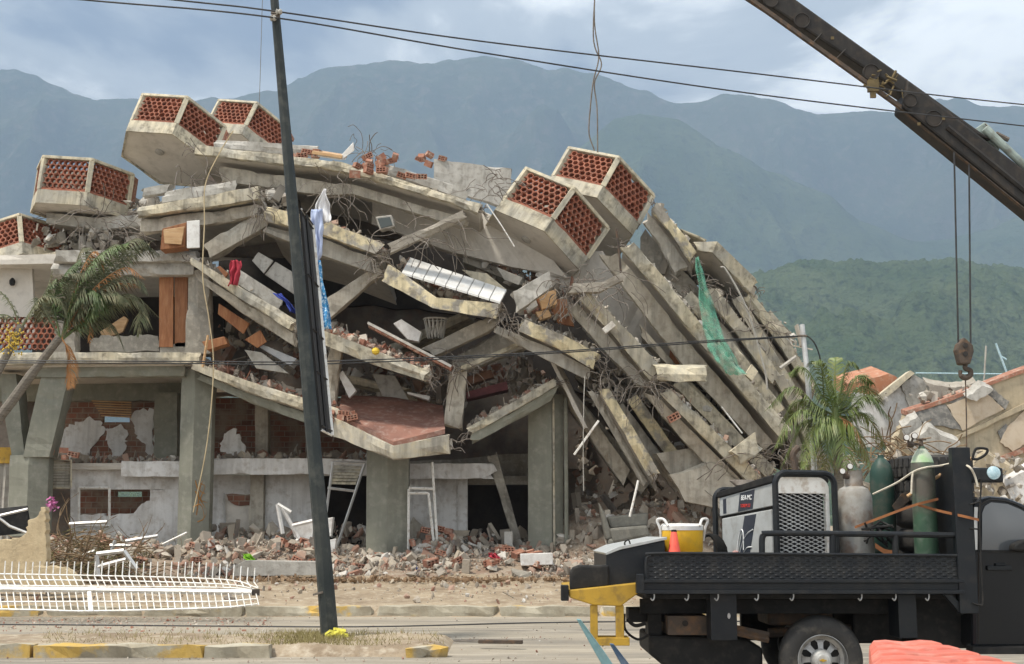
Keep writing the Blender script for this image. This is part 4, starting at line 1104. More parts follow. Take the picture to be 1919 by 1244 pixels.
for (n, x0, y0, x1, y1, Y0, Y1, m_, lab) in (
    (200, 60, 425, 260, 470, 33.6, 35.5, 'rubgrey', 'grey rubble between the upright balcony and the first upper floor'),
    (260, 235, 375, 480, 400, 33.6, 36, 'rubgrey', 'rubble packed behind the upper left slab'),
    (200, 480, 360, 545, 395, 32.4, 34, 'rubgrey', 'pale concrete rubble at the joint behind the pole'),
    (300, 980, 530, 1090, 600, 32.4, 34, 'rubble', 'rubble and crushed boxes below the curved beam'),
    (260, 1110, 690, 1230, 760, 32.6, 34.5, 'rubgrey', 'rubble mass between the fanned slab ends'),
    (320, 900, 470, 1060, 530, 33.4, 35.2, 'rubble', 'dark rubble under the front right balcony'),
    (360, 650, 690, 870, 760, 34.4, 37, 'rubble', 'rubble deep behind the red floor slab'),
    (500, 1080, 800, 1400, 980, 34.2, 38, 'rubble', 'dark rubble deep between the fanned slabs'),
    (300, 850, 660, 1020, 740, 34, 37, 'rubble', 'rubble deep under the crossed beams'),
    (300, 400, 600, 640, 700, 34.2, 37, 'rubble', 'rubble deep under the slab with the red cloth'),
    (240, 1200, 480, 1330, 600, 33.9, 35.2, 'rubgrey', 'grey rubble behind the longest fanned slab'),
    (260, 1380, 600, 1500, 760, 34.2, 36, 'rubgrey', 'grey rubble in the right flank of the heap'),
    (280, 1300, 720, 1480, 880, 33.6, 36, 'rubgrey', 'rubble low in the right flank behind the palm')):
    scatter('rubble', box_pts(n, x0, y0, x1, y1, Y0, Y1), .10, .55, M[m_], lab, 'rubble', n + x0)

mz = [tuple(P(rnd.uniform(395, 690), rnd.uniform(852, 866), rnd.uniform(34.5, 36.8))) for _ in range(260)] + [tuple(P(rnd.uniform(96, 335), rnd.uniform(858, 870), rnd.uniform(34.8, 36.6))) for _ in range(200)]
scatter('rubble', mz, .08, .5, M['rubble'], 'brick rubble lying on the mezzanine of the ground storey', 'rubble', 55)
gi = [tuple(P(rnd.uniform(395, 690), rnd.uniform(985, 1040), rnd.uniform(33.6, 36.8))) for _ in range(420)] + [tuple(P(rnd.uniform(765, 985), rnd.uniform(1000, 1045), rnd.uniform(33.6, 36.8))) for _ in range(260)]
scatter('rubble', gi, .08, .6, M['rubble'], 'rubble filling the ground floor bays behind the pillars', 'rubble', 56)
# single chunks one can pick out
CH = []
for i in range(12):
    vs, fs = hull_chunk(rr, .7 if i % 2 else .4, 14)
    mb = MB(); mb.add([tuple(v) for v in vs], fs)
    CH.append((mb.mesh('concrete_chunk', M['chunk']), mb.mesh('plaster_chunk', M['plasterchunk'])))
def zone(x, y):
    px = 959.5 + x * FPX / y
    for lim, nm in ((90, 'behind the beige garden wall'), (270, 'in the branch heap at the left'), (420, 'at the foot of the left pillar'), (600, 'behind the long plinth'), (690, 'between the dark pole and the centre pillar'), (770, 'at the foot of the centre pillar'), (870, 'before the white door frame'), (990, 'before the dark doorway'), (1070, 'at the foot of the right pillar'), (1180, 'left of the crushed grey sofa')):
        if px < lim: return nm
    return 'under the fanned slabs behind the truck'
def put_chunk(x, y, z, s, k, kind):
    me = CH[k % 12][kind]
    o = bpy.data.objects.new('concrete_chunk' if kind == 0 else 'plaster_piece', me); COL.objects.link(o)
    o.location = (x, y, z); o.scale = (s, s, s * rnd.uniform(.7, 1)); o.rotation_euler = (rnd.uniform(-.6, .6), rnd.uniform(-.6, .6), rnd.uniform(0, 6.28))
    big = 'large' if s > .5 else ('small' if s < .3 else 'fist-to-head-sized')
    if kind == 0: tag(o, big + ' grey concrete chunk in the rubble ' + zone(x, y), 'concrete chunk', 'loose concrete chunks in the rubble')
    else: tag(o, big + ' pale plaster piece in the rubble ' + zone(x, y), 'plaster piece', 'loose plaster pieces in the rubble')
for k in range(120):
    y = rnd.uniform(29.8, 33.4); px = rnd.uniform(-60, 1330); x = (px - 959.5) * y / FPX
    put_chunk(x, y, heap_z(x, y) + .04, rnd.uniform(.2, .5) * rnd.choice((.8, 1, 1, 1.9)) * (1 if y > 31 else .65), k, 1 if k % 3 == 0 else 0)
# hollow clay bricks
def hollow_brick():
    mb = MB(); L, D, H = .30, .20, .15
    vs = [(0, 0, 0), (L, 0, 0), (L, 0, H), (0, 0, H), (0, D, 0), (L, D, 0), (L, D, H), (0, D, H)]
    fs = [(0, 4, 5, 1), (3, 2, 6, 7), (0, 3, 7, 4), (1, 5, 6, 2), (4, 7, 6, 5)]
    xs_ = [0, .03, .09, .12, .18, .21, .27, L]; zs_ = [0, .03, .065, .085, .12, H]
    b = len(vs); nx = len(xs_)
    vs += [(x, 0, z) for z in zs_ for x in xs_]
    for j in range(5):
        for i in range(7):
            f = (b + j * nx + i, b + j * nx + i + 1, b + (j + 1) * nx + i + 1, b + (j + 1) * nx + i)
            if i % 2 == 1 and j % 2 == 1:
                n = len(vs); vs += [(vs[q][0], .16, vs[q][2]) for q in f]
                fs += [(n, n + 1, n + 2, n + 3)] + [(f[q], f[(q + 1) % 4], n + (q + 1) % 4, n + q) for q in range(4)]
            else: fs.append(f)
    mb.add([(x - L / 2, y - D / 2, z) for x, y, z in vs], fs)
    return mb.mesh('hollow_brick', M['claybrick'])
HB = hollow_brick()
spots = [(rnd.uniform(700, 1010), rnd.uniform(30.6, 32.6)) for _ in range(14)] + [(rnd.uniform(100, 690), rnd.uniform(30.4, 32.4)) for _ in range(12)] + [(1352 / 2, 30.5)]
for px, y in spots:
    x = (px - 959.5) * y / FPX
    o = bpy.data.objects.new('hollow_brick', HB); COL.objects.link(o)
    o.location = (x, y, heap_z(x, y) + .03); o.rotation_euler = (rnd.uniform(-.4, .4), rnd.uniform(-.4, .4), rnd.uniform(-.9, .9)); o.scale = (rnd.uniform(.75, 1.1),) * 3
    tag(o, 'hollow red clay brick lying ' + zone(x, y) + (', nearer the road' if y < 31.5 else ', nearer the building'), 'brick', 'hollow bricks in the rubble')
o = bpy.data.objects.new('hollow_brick', HB); COL.objects.link(o); o.location = P(1266, 788, 31.2); o.rotation_euler = (0, R(-28), 0); o.scale = (1, 1, 1.2)
tag(o, 'single red hollow brick stuck to the face of a fanned slab', 'brick')
def brick_cluster(label, px, py, Y, n, seed, tilt):
    t = thing('brick_cluster', label, 'bricks', P(px, py, Y)); r = random.Random(seed)
    for i in range(n):
        o = bpy.data.objects.new('brick', HB); o.scale = (r.uniform(.6, .95), r.uniform(.6, 1), r.uniform(.7, 1)); COL.objects.link(o); o.parent = t
        row, c = divmod(i, 3)
        o.location = ((c - 1) * .31 + r.uniform(-.05, .05), r.uniform(-.15, .15) + row * .05, row * .15 + r.uniform(-.02, .03)); o.rotation_euler = (r.choice((0, 0, 1.57)) + r.uniform(-.3, .3), tilt + r.uniform(-.25, .25), r.choice((0, .5, 1.57)) + r.uniform(-.35, .35))
        W[o] = W[t]
brick_cluster('small cluster of red bricks left of the cabinet on the roof slab', 571, 298, 33.0, 6, 1, 0)
brick_cluster('red hollow bricks lying over the roof slab edge', 690, 326, 31.9, 6, 2, .15)
brick_cluster('red bricks beside the rebar knot on the roof slab', 712, 306, 32.6, 6, 3, -.5)
brick_cluster('broken red brick box standing highest on the roof slab', 806, 304, 36.1, 5, 4, .3)
brick_cluster('flat row of red bricks at the roof edge', 770, 334, 32.2, 3, 5, .2)
brick_cluster('bricks at the left corner of the red floor slab', 640, 790, 31.8, 6, 6, 0)
brick_cluster('bricks stacked on the ledge beside the left pillar', 118, 856, 33.4, 5, 7, .1)
brick_cluster('pile of hollow bricks before the dark doorway', 820, 1020, 33.0, 9, 8, .05)
brick_cluster('upper hollow bricks leaning at the white wall', 800, 1035, 32.4, 6, 9, -.1)

# ---------------------------------------------------------------- rebar
def tangle(label, px, py, Y, rpx, n, seed, stretch=(1, 1), rad=.010, droop=.5, name='rebar_tangle'):
    r = random.Random(seed); c = P(px, py, Y); s = rpx * Y / FPX
    mb = MB()
    for i in range(int(n * .65)):
        p = c + Vector((r.gauss(0, .35) * s * stretch[0], r.gauss(0, .25) * s, r.gauss(0, .35) * s * stretch[1]))
        d = Vector((r.gauss(0, 1) * stretch[0], r.gauss(0, .6), r.gauss(0, 1) * stretch[1])).normalized()
        pts = [p]
        for k in range(r.randint(4, 7)):
            d = (d + Vector((r.gauss(0, .35), r.gauss(0, .3), r.gauss(0, .35) - droop * .5))).normalized()
            p = p + d * s * r.uniform(.18, .34); pts.append(p)
        mb.tube(bez(pts, 4), rad * r.uniform(.7, 1.2), 4)
    return tag(mb.build(name, M['rebar'], fix=False), label, 'rebar')
for i, (lab, px, py, Y, rp, n, st) in enumerate((
    ('tangle of bent rebar between the upright balcony and the upper left slab', 190, 415, 32.6, 62, 46, (1.3, .7)),
    ('rebar and wires spilling from under the highest balcony', 370, 338, 33.0, 50, 30, (1.6, .5)),
    ('rebar knot at the right end of the upper left slab', 484, 385, 32.0, 36, 34, (.6, 1.3)),
    ('big dark rebar knot hanging under the roof slab', 632, 356, 31.9, 46, 44, (1, .9)),
    ('coil of rebar and wire beside the cabinet on the roof', 690, 290, 33.2, 40, 36, (1.1, .8)),
    ('rebar loops at the left of the front right balcony', 925, 342, 32.4, 46, 34, (1.3, .7)),
    ('rebar bundle laced along the beam above the white tiles', 800, 432, 31.5, 70, 40, (1.4, .6)),
    ('rebar at the broken end of the curtain slab', 702, 488, 31.6, 30, 26, (.8, 1)),
    ('rebar mesh wrapped around the curved beam', 1120, 530, 30.9, 62, 46, (1.5, .6)),
    ('rebar nest left of the curved beam', 1062, 540, 31.2, 42, 40, (1, 1)),
    ('rebar at the left end of the thick slab', 952, 590, 31.2, 32, 26, (1, .8)),
    ('rebar at the joint above the column stump', 850, 690, 32.0, 44, 34, (1, .9)),
    ('rebar nest where three fanned slabs meet', 1205, 715, 31.3, 48, 44, (1.3, .8)),
    ('rebar hanging over the steep short slab', 1125, 700, 31.4, 36, 28, (.8, 1.2)),
    ('pale rebar spraying right from the low fanned slab', 1440, 855, 31.8, 60, 34, (1.7, .7)),
    ('rebar in the right flank behind the green net', 1350, 540, 32.8, 44, 26, (.8, 1.1)),
    ('rebar at the right skyline under the bent slab edge', 1420, 590, 33.4, 44, 28, (.9, 1.1)),
    ('wires above the truck toolbox at the foot of the fan', 1330, 890, 32.2, 60, 26, (1.2, .8)))):
    tangle(lab, px, py, Y, rp, n, i + 40, st)
def wirepath(name, label, cat, pts, Y, r, m, n=8):
    mb = MB(); mb.tube(bez(PX(pts, Y), n), r, 5); return tag(mb.build(name, M[m], fix=False), label, cat)
M['rope'] = mat('pale_rope', (.55, .45, .28), (.45, .36, .22), 5, bump=.1)
wirepath('rope', 'pale rope hanging from the highest balcony down past the left pillar', 'rope', [(437, 245), (412, 285), (385, 345), (383, 420), (380, 520), (392, 600), (400, 690), (388, 830), (362, 960)], 31.8, .016, 'rope')
wirepath('pipe', 'thin bent tube hanging from the long slab edge on the right', 'pipe', [(1350, 500), (1362, 508), (1400, 580), (1432, 690), (1438, 730)], 32.6, .025, 'concl')
wirepath('pipe', 'thin straight white tube lying on the fanned slab', 'pipe', [(1352, 762), (1391, 812)], 31.9, .02, 'whitepaint')
wirepath('pipe', 'white strip hanging crosswise right of the right pillar', 'pipe', [(1122, 788), (1076, 852)], 31.2, .03, 'whitepaint')
wirepath('cable', 'wire with white tag hanging right of the right pillar', 'cable', [(1096, 705), (1094, 760), (1093, 860), (1094, 920)], 31.1, .012, 'concl')
wirepath('pipe', 'white strip hanging above the grey sofa', 'pipe', [(1196, 900), (1188, 935), (1180, 968)], 31.4, .03, 'whitepaint')
wirepath('pipe', 'white tube under the front right balcony', 'pipe', [(912, 382), (938, 420), (964, 462)], 30.9, .016, 'whitepaint')
wirepath('pipe', 'brown steel bar dropping from the right balcony corner', 'pipe', [(1155, 428), (1160, 470), (1164, 518)], 31.2, .03, 'rust')
wirepath('plank', 'timber lying across the right flank near the mast', 'timber', [(1462, 690), (1492, 668)], 32.6, .05, 'concl')
wirepath('pole', 'wooden pole leaning on the first floor edge', 'pole', [(390, 628), (380, 688)], 32.0, .035, 'woodl')
t = thing('hanging_brick', 'pale brick dangling on a wire before the fanned slab', 'brick', P(1140, 620, 30.9))
mb = MB(); mb.box((-.16, -.06, -.07), (.16, .06, .08), Matrix.Translation(P(1141, 614, 30.9)) @ Matrix.Rotation(R(-38), 4, 'Y')); mb.build('block', M['plasterchunk'], t, bevel=.01)
mb = MB(); mb.tube([P(1136, 560, 30.9), P(1140, 612, 30.9), P(1138, 650, 30.9), P(1137, 690, 30.9)], .008, 4); mb.build('hanging_wire', M['rebar'], t)

# ---------------------------------------------------------------- boxes and furniture
def obox(mb, c, u, v, w): 
    """box from a corner and three edge vectors"""
    c, u, v, w = map(Vector, (c, u, v, w))
    vs = [c, c + u, c + u + v, c + v, c + w, c + u + w, c + u + v + w, c + v + w]
    mb.add(vs, [(0, 1, 2, 3), (4, 7, 6, 5), (0, 4, 5, 1), (1, 5, 6, 2), (2, 6, 7, 3), (3, 7, 4, 0)]); return mb
def pbox(name, label, cat, px, Y, depth, m, up=0.0, parent=None, bevel=.012):
    """box from a front quad given in pixels and a depth vector"""
    mb = MB(); mb.prism(PX(px, Y), (0, depth, up)); o = mb.build(name, M[m], parent, bevel=bevel)
    if parent is None: tag(o, label, cat)
    return o
t = thing('cabinet', 'wooden cabinet lying on its back on the roof slab', 'cabinet', P(620, 296, 32.9))
pbox('panel', None, None, [(583, 288), (640, 297), (642, 291), (586, 282)], 32.8, 1.0, 'woodl', .32, t)
pbox('side', None, None, [(642, 298), (664, 282), (662, 266), (640, 290)], 32.85, .06, 'whitewood', .02, t)
pbox('carcass', None, None, [(586, 292), (640, 300), (640, 297), (586, 288)], 32.86, .9, 'whitewood', .28, t)
t = thing('wardrobe', 'broken brown wardrobe with white door hanging under the upper left slab', 'wardrobe', P(335, 470, 32.3))
pbox('side', None, None, [(304, 428), (350, 416), (346, 462), (300, 468)], 32.3, .5, 'wood', 0, t)
pbox('door', None, None, [(350, 414), (374, 412), (374, 464), (350, 465)], 32.1, .05, 'whitewood', 0, t)
pbox('flap', None, None, [(306, 430), (346, 424), (340, 458), (308, 456)], 32.2, .03, 'woodl', 0, t)
t = thing('television', 'old box television lying on rubble under the roof slab', 'television', P(722, 436, 31.9))
pbox('case', None, None, [(703, 406), (734, 402), (740, 424), (712, 432)], 31.9, .45, 'concl', .05, t, .03)
M['screen'] = mat('tv_screen', (.07, .08, .075), rough=.15, spec=.5, bump=0)
pbox('screen', None, None, [(707, 409), (731, 406), (736, 422), (714, 428)], 31.88, .02, 'screen', 0, t, .01)
for lab, px, Y, d, m_, nm in (
    ('white foam block on the rubble slab right of the pole', [(737, 606), (752, 598), (790, 622), (784, 640), (764, 636)], 32.2, .35, 'whitewood', 'foam_block'),
    ('long pale board sliding behind the white tiles', [(866, 505), (912, 512), (950, 543), (912, 546)], 32.6, .05, 'creamclean', 'board'),
    ('dark board tilted in the gap under the front right balcony', [(930, 500), (980, 520), (972, 534), (945, 524)], 33.0, .05, 'concl', 'board'),
    ('brown cardboard box in the crushed heap below the curved beam', [(1010, 552), (1042, 542), (1044, 570), (1016, 580)], 31.9, .4, 'woodl', 'cardboard_box'),
    ('small white carton in the crushed heap below the curved beam', [(984, 572), (1004, 560), (1008, 572), (990, 584)], 31.8, .3, 'whitewood', 'carton'),
    ('orange-brown drawer in the crushed heap below the curved beam', [(1004, 560), (1030, 548), (1040, 566), (1018, 582)], 32.3, .4, 'wood', 'drawer'),
    ('open carton lowest in the heap below the curved beam', [(1003, 584), (1028, 580), (1034, 592), (1012, 600)], 31.7, .3, 'woodl', 'carton'),
    ('tall brown board deep below the curved beam', [(1024, 560), (1064, 560), (1076, 612), (1046, 606)], 33.0, .1, 'wood', 'board'),
    ('red brown cupboard board between the fanned slabs', [(1256, 654), (1278, 650), (1276, 682), (1254, 682)], 33.2, .1, 'wood', 'cupboard_board'),
    ('cream carton caught right of the green net', [(1396, 702), (1409, 682), (1421, 696), (1410, 714)], 32.2, .2, 'creamclean', 'carton'),
    ('pale bundle lying between the fanned slabs', [(1312, 752), (1336, 764), (1332, 772), (1318, 770)], 32.6, .3, 'concl', 'bundle'),
    ('maroon couch crushed above the rising slab', [(874, 734), (950, 714), (952, 730), (874, 748)], 33.2, .7, 'maroon', 'crushed_couch'),
    ('brown armchair crushed above the maroon couch', [(874, 706), (920, 692), (926, 706), (876, 722)], 33.6, .5, 'maroonl', 'crushed_armchair'),
    ('white framed panel on the red floor slab', [(763, 734), (806, 742), (804, 750), (764, 738)], 33.4, .4, 'whitewood', 'panel'),
    ('curved grey panel lying at the back of the red floor slab', [(698, 700), (740, 704), (768, 752), (716, 742)], 34.2, .08, 'concl', 'panel'),
    ('ladder-like shelf leaning behind the pole above the red floor', [(634, 702), (642, 694), (668, 732), (654, 746)], 33.0, .2, 'whitewood', 'shelf'),
    ('striped mattress wedged on the sloping slab beside the pole', [(486, 650), (494, 646), (556, 672), (544, 686)], 32.9, .6, 'mattress', 'mattress'),
    ('brown board wedged upright under the slab with the red cloth', [(410, 568), (468, 606), (456, 626), (408, 588)], 32.9, .06, 'wood', 'board'),
    ('reddish board near the striped mattress', [(458, 636), (488, 618), (500, 640), (482, 652)], 32.7, .06, 'wood', 'board'),
    ('broken red drawer on the first floor edge', [(378, 640), (420, 630), (426, 644), (388, 656)], 32.4, .4, 'wood', 'drawer'),
    ('grey slab piece beside the striped mattress', [(458, 655), (490, 660), (542, 700), (480, 690)], 32.6, .12, 'concl', 'slab_piece'),
    ('small brown board on the slab with the red cloth', [(406, 500), (412, 498), (428, 512), (422, 520)], 32.1, .1, 'wood', 'board'),
    ('grey wall panel standing on the slab beside the pole, left one', [(472, 488), (484, 472), (512, 488), (494, 512)], 32.9, .08, 'concl', 'partition_piece'),
    ('grey wall panel standing on the slab beside the pole, right one', [(496, 514), (516, 490), (556, 514), (552, 552)], 33.0, .08, 'concl', 'partition_piece'),
    ('curved brown board inside the first floor behind the palm', [(186, 622), (232, 592), (240, 598), (230, 622), (196, 634)], 34.2, .1, 'woodl', 'board'),
    ('white box lid lying at the foot of the right pillar', [(975, 1038), (1036, 1036), (1036, 1058), (976, 1060)], 30.6, .5, 'whitewood', 'box_lid'),
    ('long concrete plinth lying before the pole', [(436, 1062), (460, 1050), (596, 1052), (596, 1078), (440, 1080)], 29.4, .5, 'concl', 'plinth')):
    if 'maroon' in m_ and m_ not in M:
        M['maroon'] = mat('maroon_fabric', (.13, .045, .045), (.09, .035, .035), 4, rough=.9, bump=.2); M['maroonl'] = mat('brown_fabric', (.22, .12, .08), (.16, .09, .06), 4, rough=.9, bump=.2)
    if m_ == 'mattress' and m_ not in M: M['mattress'] = mat('mattress_fabric', (.55, .56, .57), (.40, .42, .45), 3, rough=.9, bump=.2)
    pbox(nm, lab, nm.replace('_', ' '), px, Y, d, m_)
# brick-edged wall strip lying on the rubble slab
t = thing('wall_strip', 'broken strip of brick wall sliding over the rubble slab', 'wall piece', P(760, 660, 31.7))
for i in range(13):
    u = i / 13
    a = Vector((690 + 155 * u, 612 + 82 * u, 0)); c = P(a.x, a.y, 31.8)
    mb = MB(); mb.box((0, 0, 0), (.17, .3, .12), Matrix.Translation(c) @ Matrix.Rotation(R(28), 4, 'Y')); mb.build('brick', M['claybrick'], t)
mb = MB(); obox(mb, P(688, 608, 31.75) + Vector((0, 0, .02)), P(845, 690, 31.75) - P(688, 608, 31.75), (0, .4, 0), (0.02, 0, .06)); mb.build('plaster', M['plasterchunk'], t)
# laundry basket
t = thing('laundry_basket', 'pale plastic lattice basket under the white-tiled slab', 'basket', P(815, 634, 32.3))
mb = MB(); c = P(816, 634, 32.5)
for k in range(16):
    a = k / 16 * 6.283; mb.tube([c + Vector((.20 * math.cos(a), .16 * math.sin(a), 0)), c + Vector((.30 * math.cos(a + .2), .24 * math.sin(a + .2), .5))], .012, 4); mb.tube([c + Vector((.20 * math.cos(a), .16 * math.sin(a), 0)), c + Vector((.30 * math.cos(a - .2), .24 * math.sin(a - .2), .5))], .012, 4)
mb.build('lattice', M['concl'], t)
mb = MB(); mb.tube([c + Vector((.31 * math.cos(k / 20 * 6.283), .25 * math.sin(k / 20 * 6.283), .5)) for k in range(21)], .02, 5); mb.build('rim', M['concl'], t)
mb = MB(); mb.lathe([(.02, -.09), (.08, -.06), (.1, 0), (.08, .06), (.02, .09)], 12, Matrix.Translation(P(704, 658, 31.3)))
M['yball'] = mat('yellow_plastic', (.75, .52, .05), (.62, .42, .05), 4, rough=.5, bump=.1)
tag(mb.build('ball', M['yball']), 'small yellow ball on the rubble slab right of the pole', 'ball')
# sofa at the right under the fan
M['sofa'] = mat('dusty_sofa', (.20, .195, .17), (.15, .145, .125), 3, (.28, .26, .22), 8, .5, rough=.95, bump=.4)
t = thing('sofa', 'dusty grey sofa crushed under the fanned slabs behind the truck toolbox', 'sofa', P(1170, 1015, 32.2))
def cushion(name, px, Y, d, up):
    mb = MB(); mb.prism(PX(px, Y), (0, d, up)); o = mb.build(name, M['sofa'], t, bevel=.06); return o
cushion('backrest', [(1136, 968), (1216, 960), (1214, 986), (1146, 992)], 32.5, .25, .0)
cushion('seat', [(1142, 990), (1214, 984), (1218, 1004), (1150, 1018)], 31.9, .6, .0)
cushion('armrest', [(1122, 940), (1134, 962), (1150, 1010), (1136, 1012)], 32.0, .5, .0)
cushion('base', [(1140, 1010), (1222, 1000), (1222, 1034), (1140, 1036)], 31.95, .6, .0)

# ---------------------------------------------------------------- frames leaning in the bays
def frame(name, label, cat, segs, Y, r, m='alu'):
    t = thing(name, label, cat, PX([segs[0][1]], Y)[0])
    for a, b in segs:
        mb = MB(); mb.tube([P(*a, Y), P(*b, Y)], r, 4, smooth=False); mb.build('frame_bar', M[m], t)
    return t
t = frame('window_frame_loose', 'white louvred door frame leaning beside the dark pole', 'door frame', [((624, 866), (606, 1000)), ((684, 868), (622, 1052)), ((624, 866), (684, 868)), ((614, 914), (664, 920))], 33.2, .035)
for k in range(6):
    mb = MB(); y = 873 + k * 6; mb.prism([P(623 - k, y, 33.25), P(678 - k * 2, y + 1, 33.25), P(677 - k * 2, y + 5, 33.2), P(622 - k, y + 4, 33.2)], (0, .02, .02)); mb.build('louvre', M['cream'], t)
frame('door_frame_loose', 'white metal door frame standing right of the centre pillar', 'door frame', [((766, 916), (765, 1048)), ((766, 914), (811, 916)), ((803, 924), (817, 1056)), ((810, 866), (822, 1056)), ((766, 924), (803, 924))], 32.7, .032, 'whitepaint')
frame('bent_window_surround', 'bent aluminium frame lying in front of the left rubble', 'frame', [((181, 1040), (184, 1078)), ((181, 1038), (232, 1032)), ((232, 1032), (256, 1066)), ((184, 1062), (236, 1048))], 28.4, .05)
frame('aluminium_strips', 'aluminium strips sticking out of the left rubble', 'frame', [((115, 1056), (178, 1032)), ((130, 982), (200, 978)), ((206, 1022), (246, 1022)), ((236, 1014), (296, 1004)), ((196, 1066), (216, 1012))], 29.8, .04)
frame('chair_frame', 'white plastic chair crushed upside down in the middle bay', 'chair', [((520, 945), (530, 1000)), ((528, 950), (560, 1010)), ((560, 1010), (540, 1030)), ((520, 945), (545, 960)), ((548, 985), (590, 975))], 32.2, .05, 'whitewood')
frame('post_loose', 'white post leaning at the left pillar foot', 'post', [((304, 1020), (350, 998))], 31.0, .025, 'whitepaint')
for i, (x, y, w_, h) in enumerate(((545, 985, 44, 26), (590, 975, 34, 30), (600, 1015, 30, 26), (540, 1030, 40, 16))):
    pbox('broken_panel', ['white broken panel behind the crushed chair', 'white carton beside the dark pole in the middle bay', 'pale plaster panel right of the crushed chair', 'tilted white panel before the crushed chair'][i], 'panel', [(x, y), (x + w_, y - 6), (x + w_ - 4, y + h), (x + 6, y + h - 4)], 32.4 - i * .1, .3, 'whitewood')

# ---------------------------------------------------------------- cloth
def cloth(name, label, cat, path, widths, Y, m, folds=5, amp=.05, seed=0, n=30, k=22, thick=.006):
    c = bez(PX(path, Y), 8); wd = []
    for i in range(len(c)):
        u = i / (len(c) - 1) * (len(widths) - 1); a = int(min(u, len(widths) - 2)); wd.append(widths[a] + (widths[a + 1] - widths[a]) * (u - a))
    vs = []; r = random.Random(seed); ph = r.random() * 6
    for i, p in enumerate(c):
        for j in range(k + 1):
            s = j / k - .5
            w_ = wd[i] * Y / FPX
            f = math.sin(s * folds * 5 + ph + 2.2 * nz((s * 2.5, i * .13, seed + 1))) * amp * (.4 + .6 * i / len(c)) + .11 * nz((s * 3.5, i * .16, seed))
            vs.append(p + Vector((s * w_ * (1 + .35 * nz((i * .21, seed, 7))) + .05 * nz((s * 4, i * .2, seed + 3)), f, .04 * nz((s * 5, i * .15, seed + 9)))))
    fs = [(i * (k + 1) + j, i * (k + 1) + j + 1, (i + 1) * (k + 1) + j + 1, (i + 1) * (k + 1) + j) for i in range(len(c) - 1) for j in range(k)]
    mb = MB(); mb.add(vs, fs, True)
    o = mb.build(name, M[m], fix=False); o.data.set_sharp_from_angle(angle=R(180))
    s_ = o.modifiers.new('thickness', 'SOLIDIFY'); s_.thickness = thick
    return tag(o, label, cat)
M['wcloth'] = mat('white_cloth', (.78, .77, .77), (.66, .65, .66), 3, rough=.95, bump=.1)
M['bcloth'] = mat('pale_blue_cloth', (.46, .52, .68), (.36, .42, .60), 4, rough=.95, bump=.1)
M['pcloth'] = mat('blue_print_cloth', (.045, .22, .46), (.08, .32, .56), 2, (.55, .70, .80), 16, .9, rough=.95, bump=.1, thr2=(.52, .56))
M['rcloth'] = mat('red_cloth', (.45, .05, .075), (.34, .035, .05), 4, rough=.95, bump=.1)
M['dcloth'] = mat('navy_cloth', (.03, .05, .25), (.05, .07, .32), 4, rough=.95, bump=.1)
M['lime'] = mat('lime_cloth', (.40, .75, .06), (.3, .6, .05), 4, rough=.95, bump=.1)
cloth('curtain', 'white cloth knotted at its top beside the dark pole', 'cloth', [(608, 354), (604, 385), (605, 418)], [3, 26, 38], 31.2, 'wcloth', 4, .06, 1)
cloth('shirt', 'pale blue cloth hanging beside the dark pole', 'cloth', [(594, 392), (593, 430), (595, 466), (592, 492)], [20, 24, 20, 9], 31.0, 'bcloth', 3, .07, 2)
cloth('patterned_cloth', 'bright blue patterned cloth hanging beside the dark pole', 'cloth', [(596, 488), (599, 530), (606, 575), (608, 617)], [10, 14, 22, 28], 30.9, 'pcloth', 3, .05, 3)
cloth('red_cloth', 'crumpled red cloth hanging over the slab left of the pole', 'cloth', [(442, 488), (440, 510), (436, 534)], [18, 24, 15], 31.9, 'rcloth', 3, .08, 4)
cloth('navy_cloth', 'navy blue rag on the slab just left of the pole', 'cloth', [(520, 550), (538, 566), (552, 586)], [16, 10, 14], 31.9, 'dcloth', 3, .08, 5)
cloth('lime_cloth', 'lime green rag in the rubble before the left bay', 'cloth', [(462, 1038), (468, 1046), (474, 1054)], [14, 18, 14], 29.9, 'lime', 3, .08, 6)
cloth('red_rag', 'dark red rag in the rubble before the doorway', 'cloth', [(922, 1036), (926, 1044), (934, 1050)], [14, 20, 12], 31.2, 'rcloth', 3, .08, 7)
cloth('blue_rag', 'small blue rag in the rubble by the centre pillar', 'cloth', [(776, 1062), (778, 1068), (782, 1072)], [8, 14, 10], 30.6, 'dcloth', 3, .05, 8)
# green debris net
nm = bpy.data.materials.new('green_net'); nm.use_nodes = True; nt = nm.node_tree
pb = nt.nodes['Principled BSDF']; pb.inputs['Base Color'].default_value = (.16, .46, .33, 1); pb.inputs['Roughness'].default_value = .8
wv = nt.nodes.new('ShaderNodeTexNoise'); wv.inputs['Scale'].default_value = 5
mr = nt.nodes.new('ShaderNodeMapRange'); mr.inputs[1].default_value = .3; mr.inputs[2].default_value = .7; mr.inputs[3].default_value = .12; mr.inputs[4].default_value = .62
tcx = nt.nodes.new('ShaderNodeTexCoord'); nt.links.new(tcx.outputs['Object'], wv.inputs['Vector']); nt.links.new(wv.outputs[0], mr.inputs[0]); nt.links.new(mr.outputs[0], pb.inputs['Alpha'])
M['net'] = nm
cloth('debris_net', 'torn green debris net hanging down the fanned slabs', 'net', [(1307, 482), (1318, 540), (1336, 620), (1356, 665), (1380, 702)], [6, 22, 34, 42, 40], 31.2, 'net', 2, .10, 9, thick=.004)
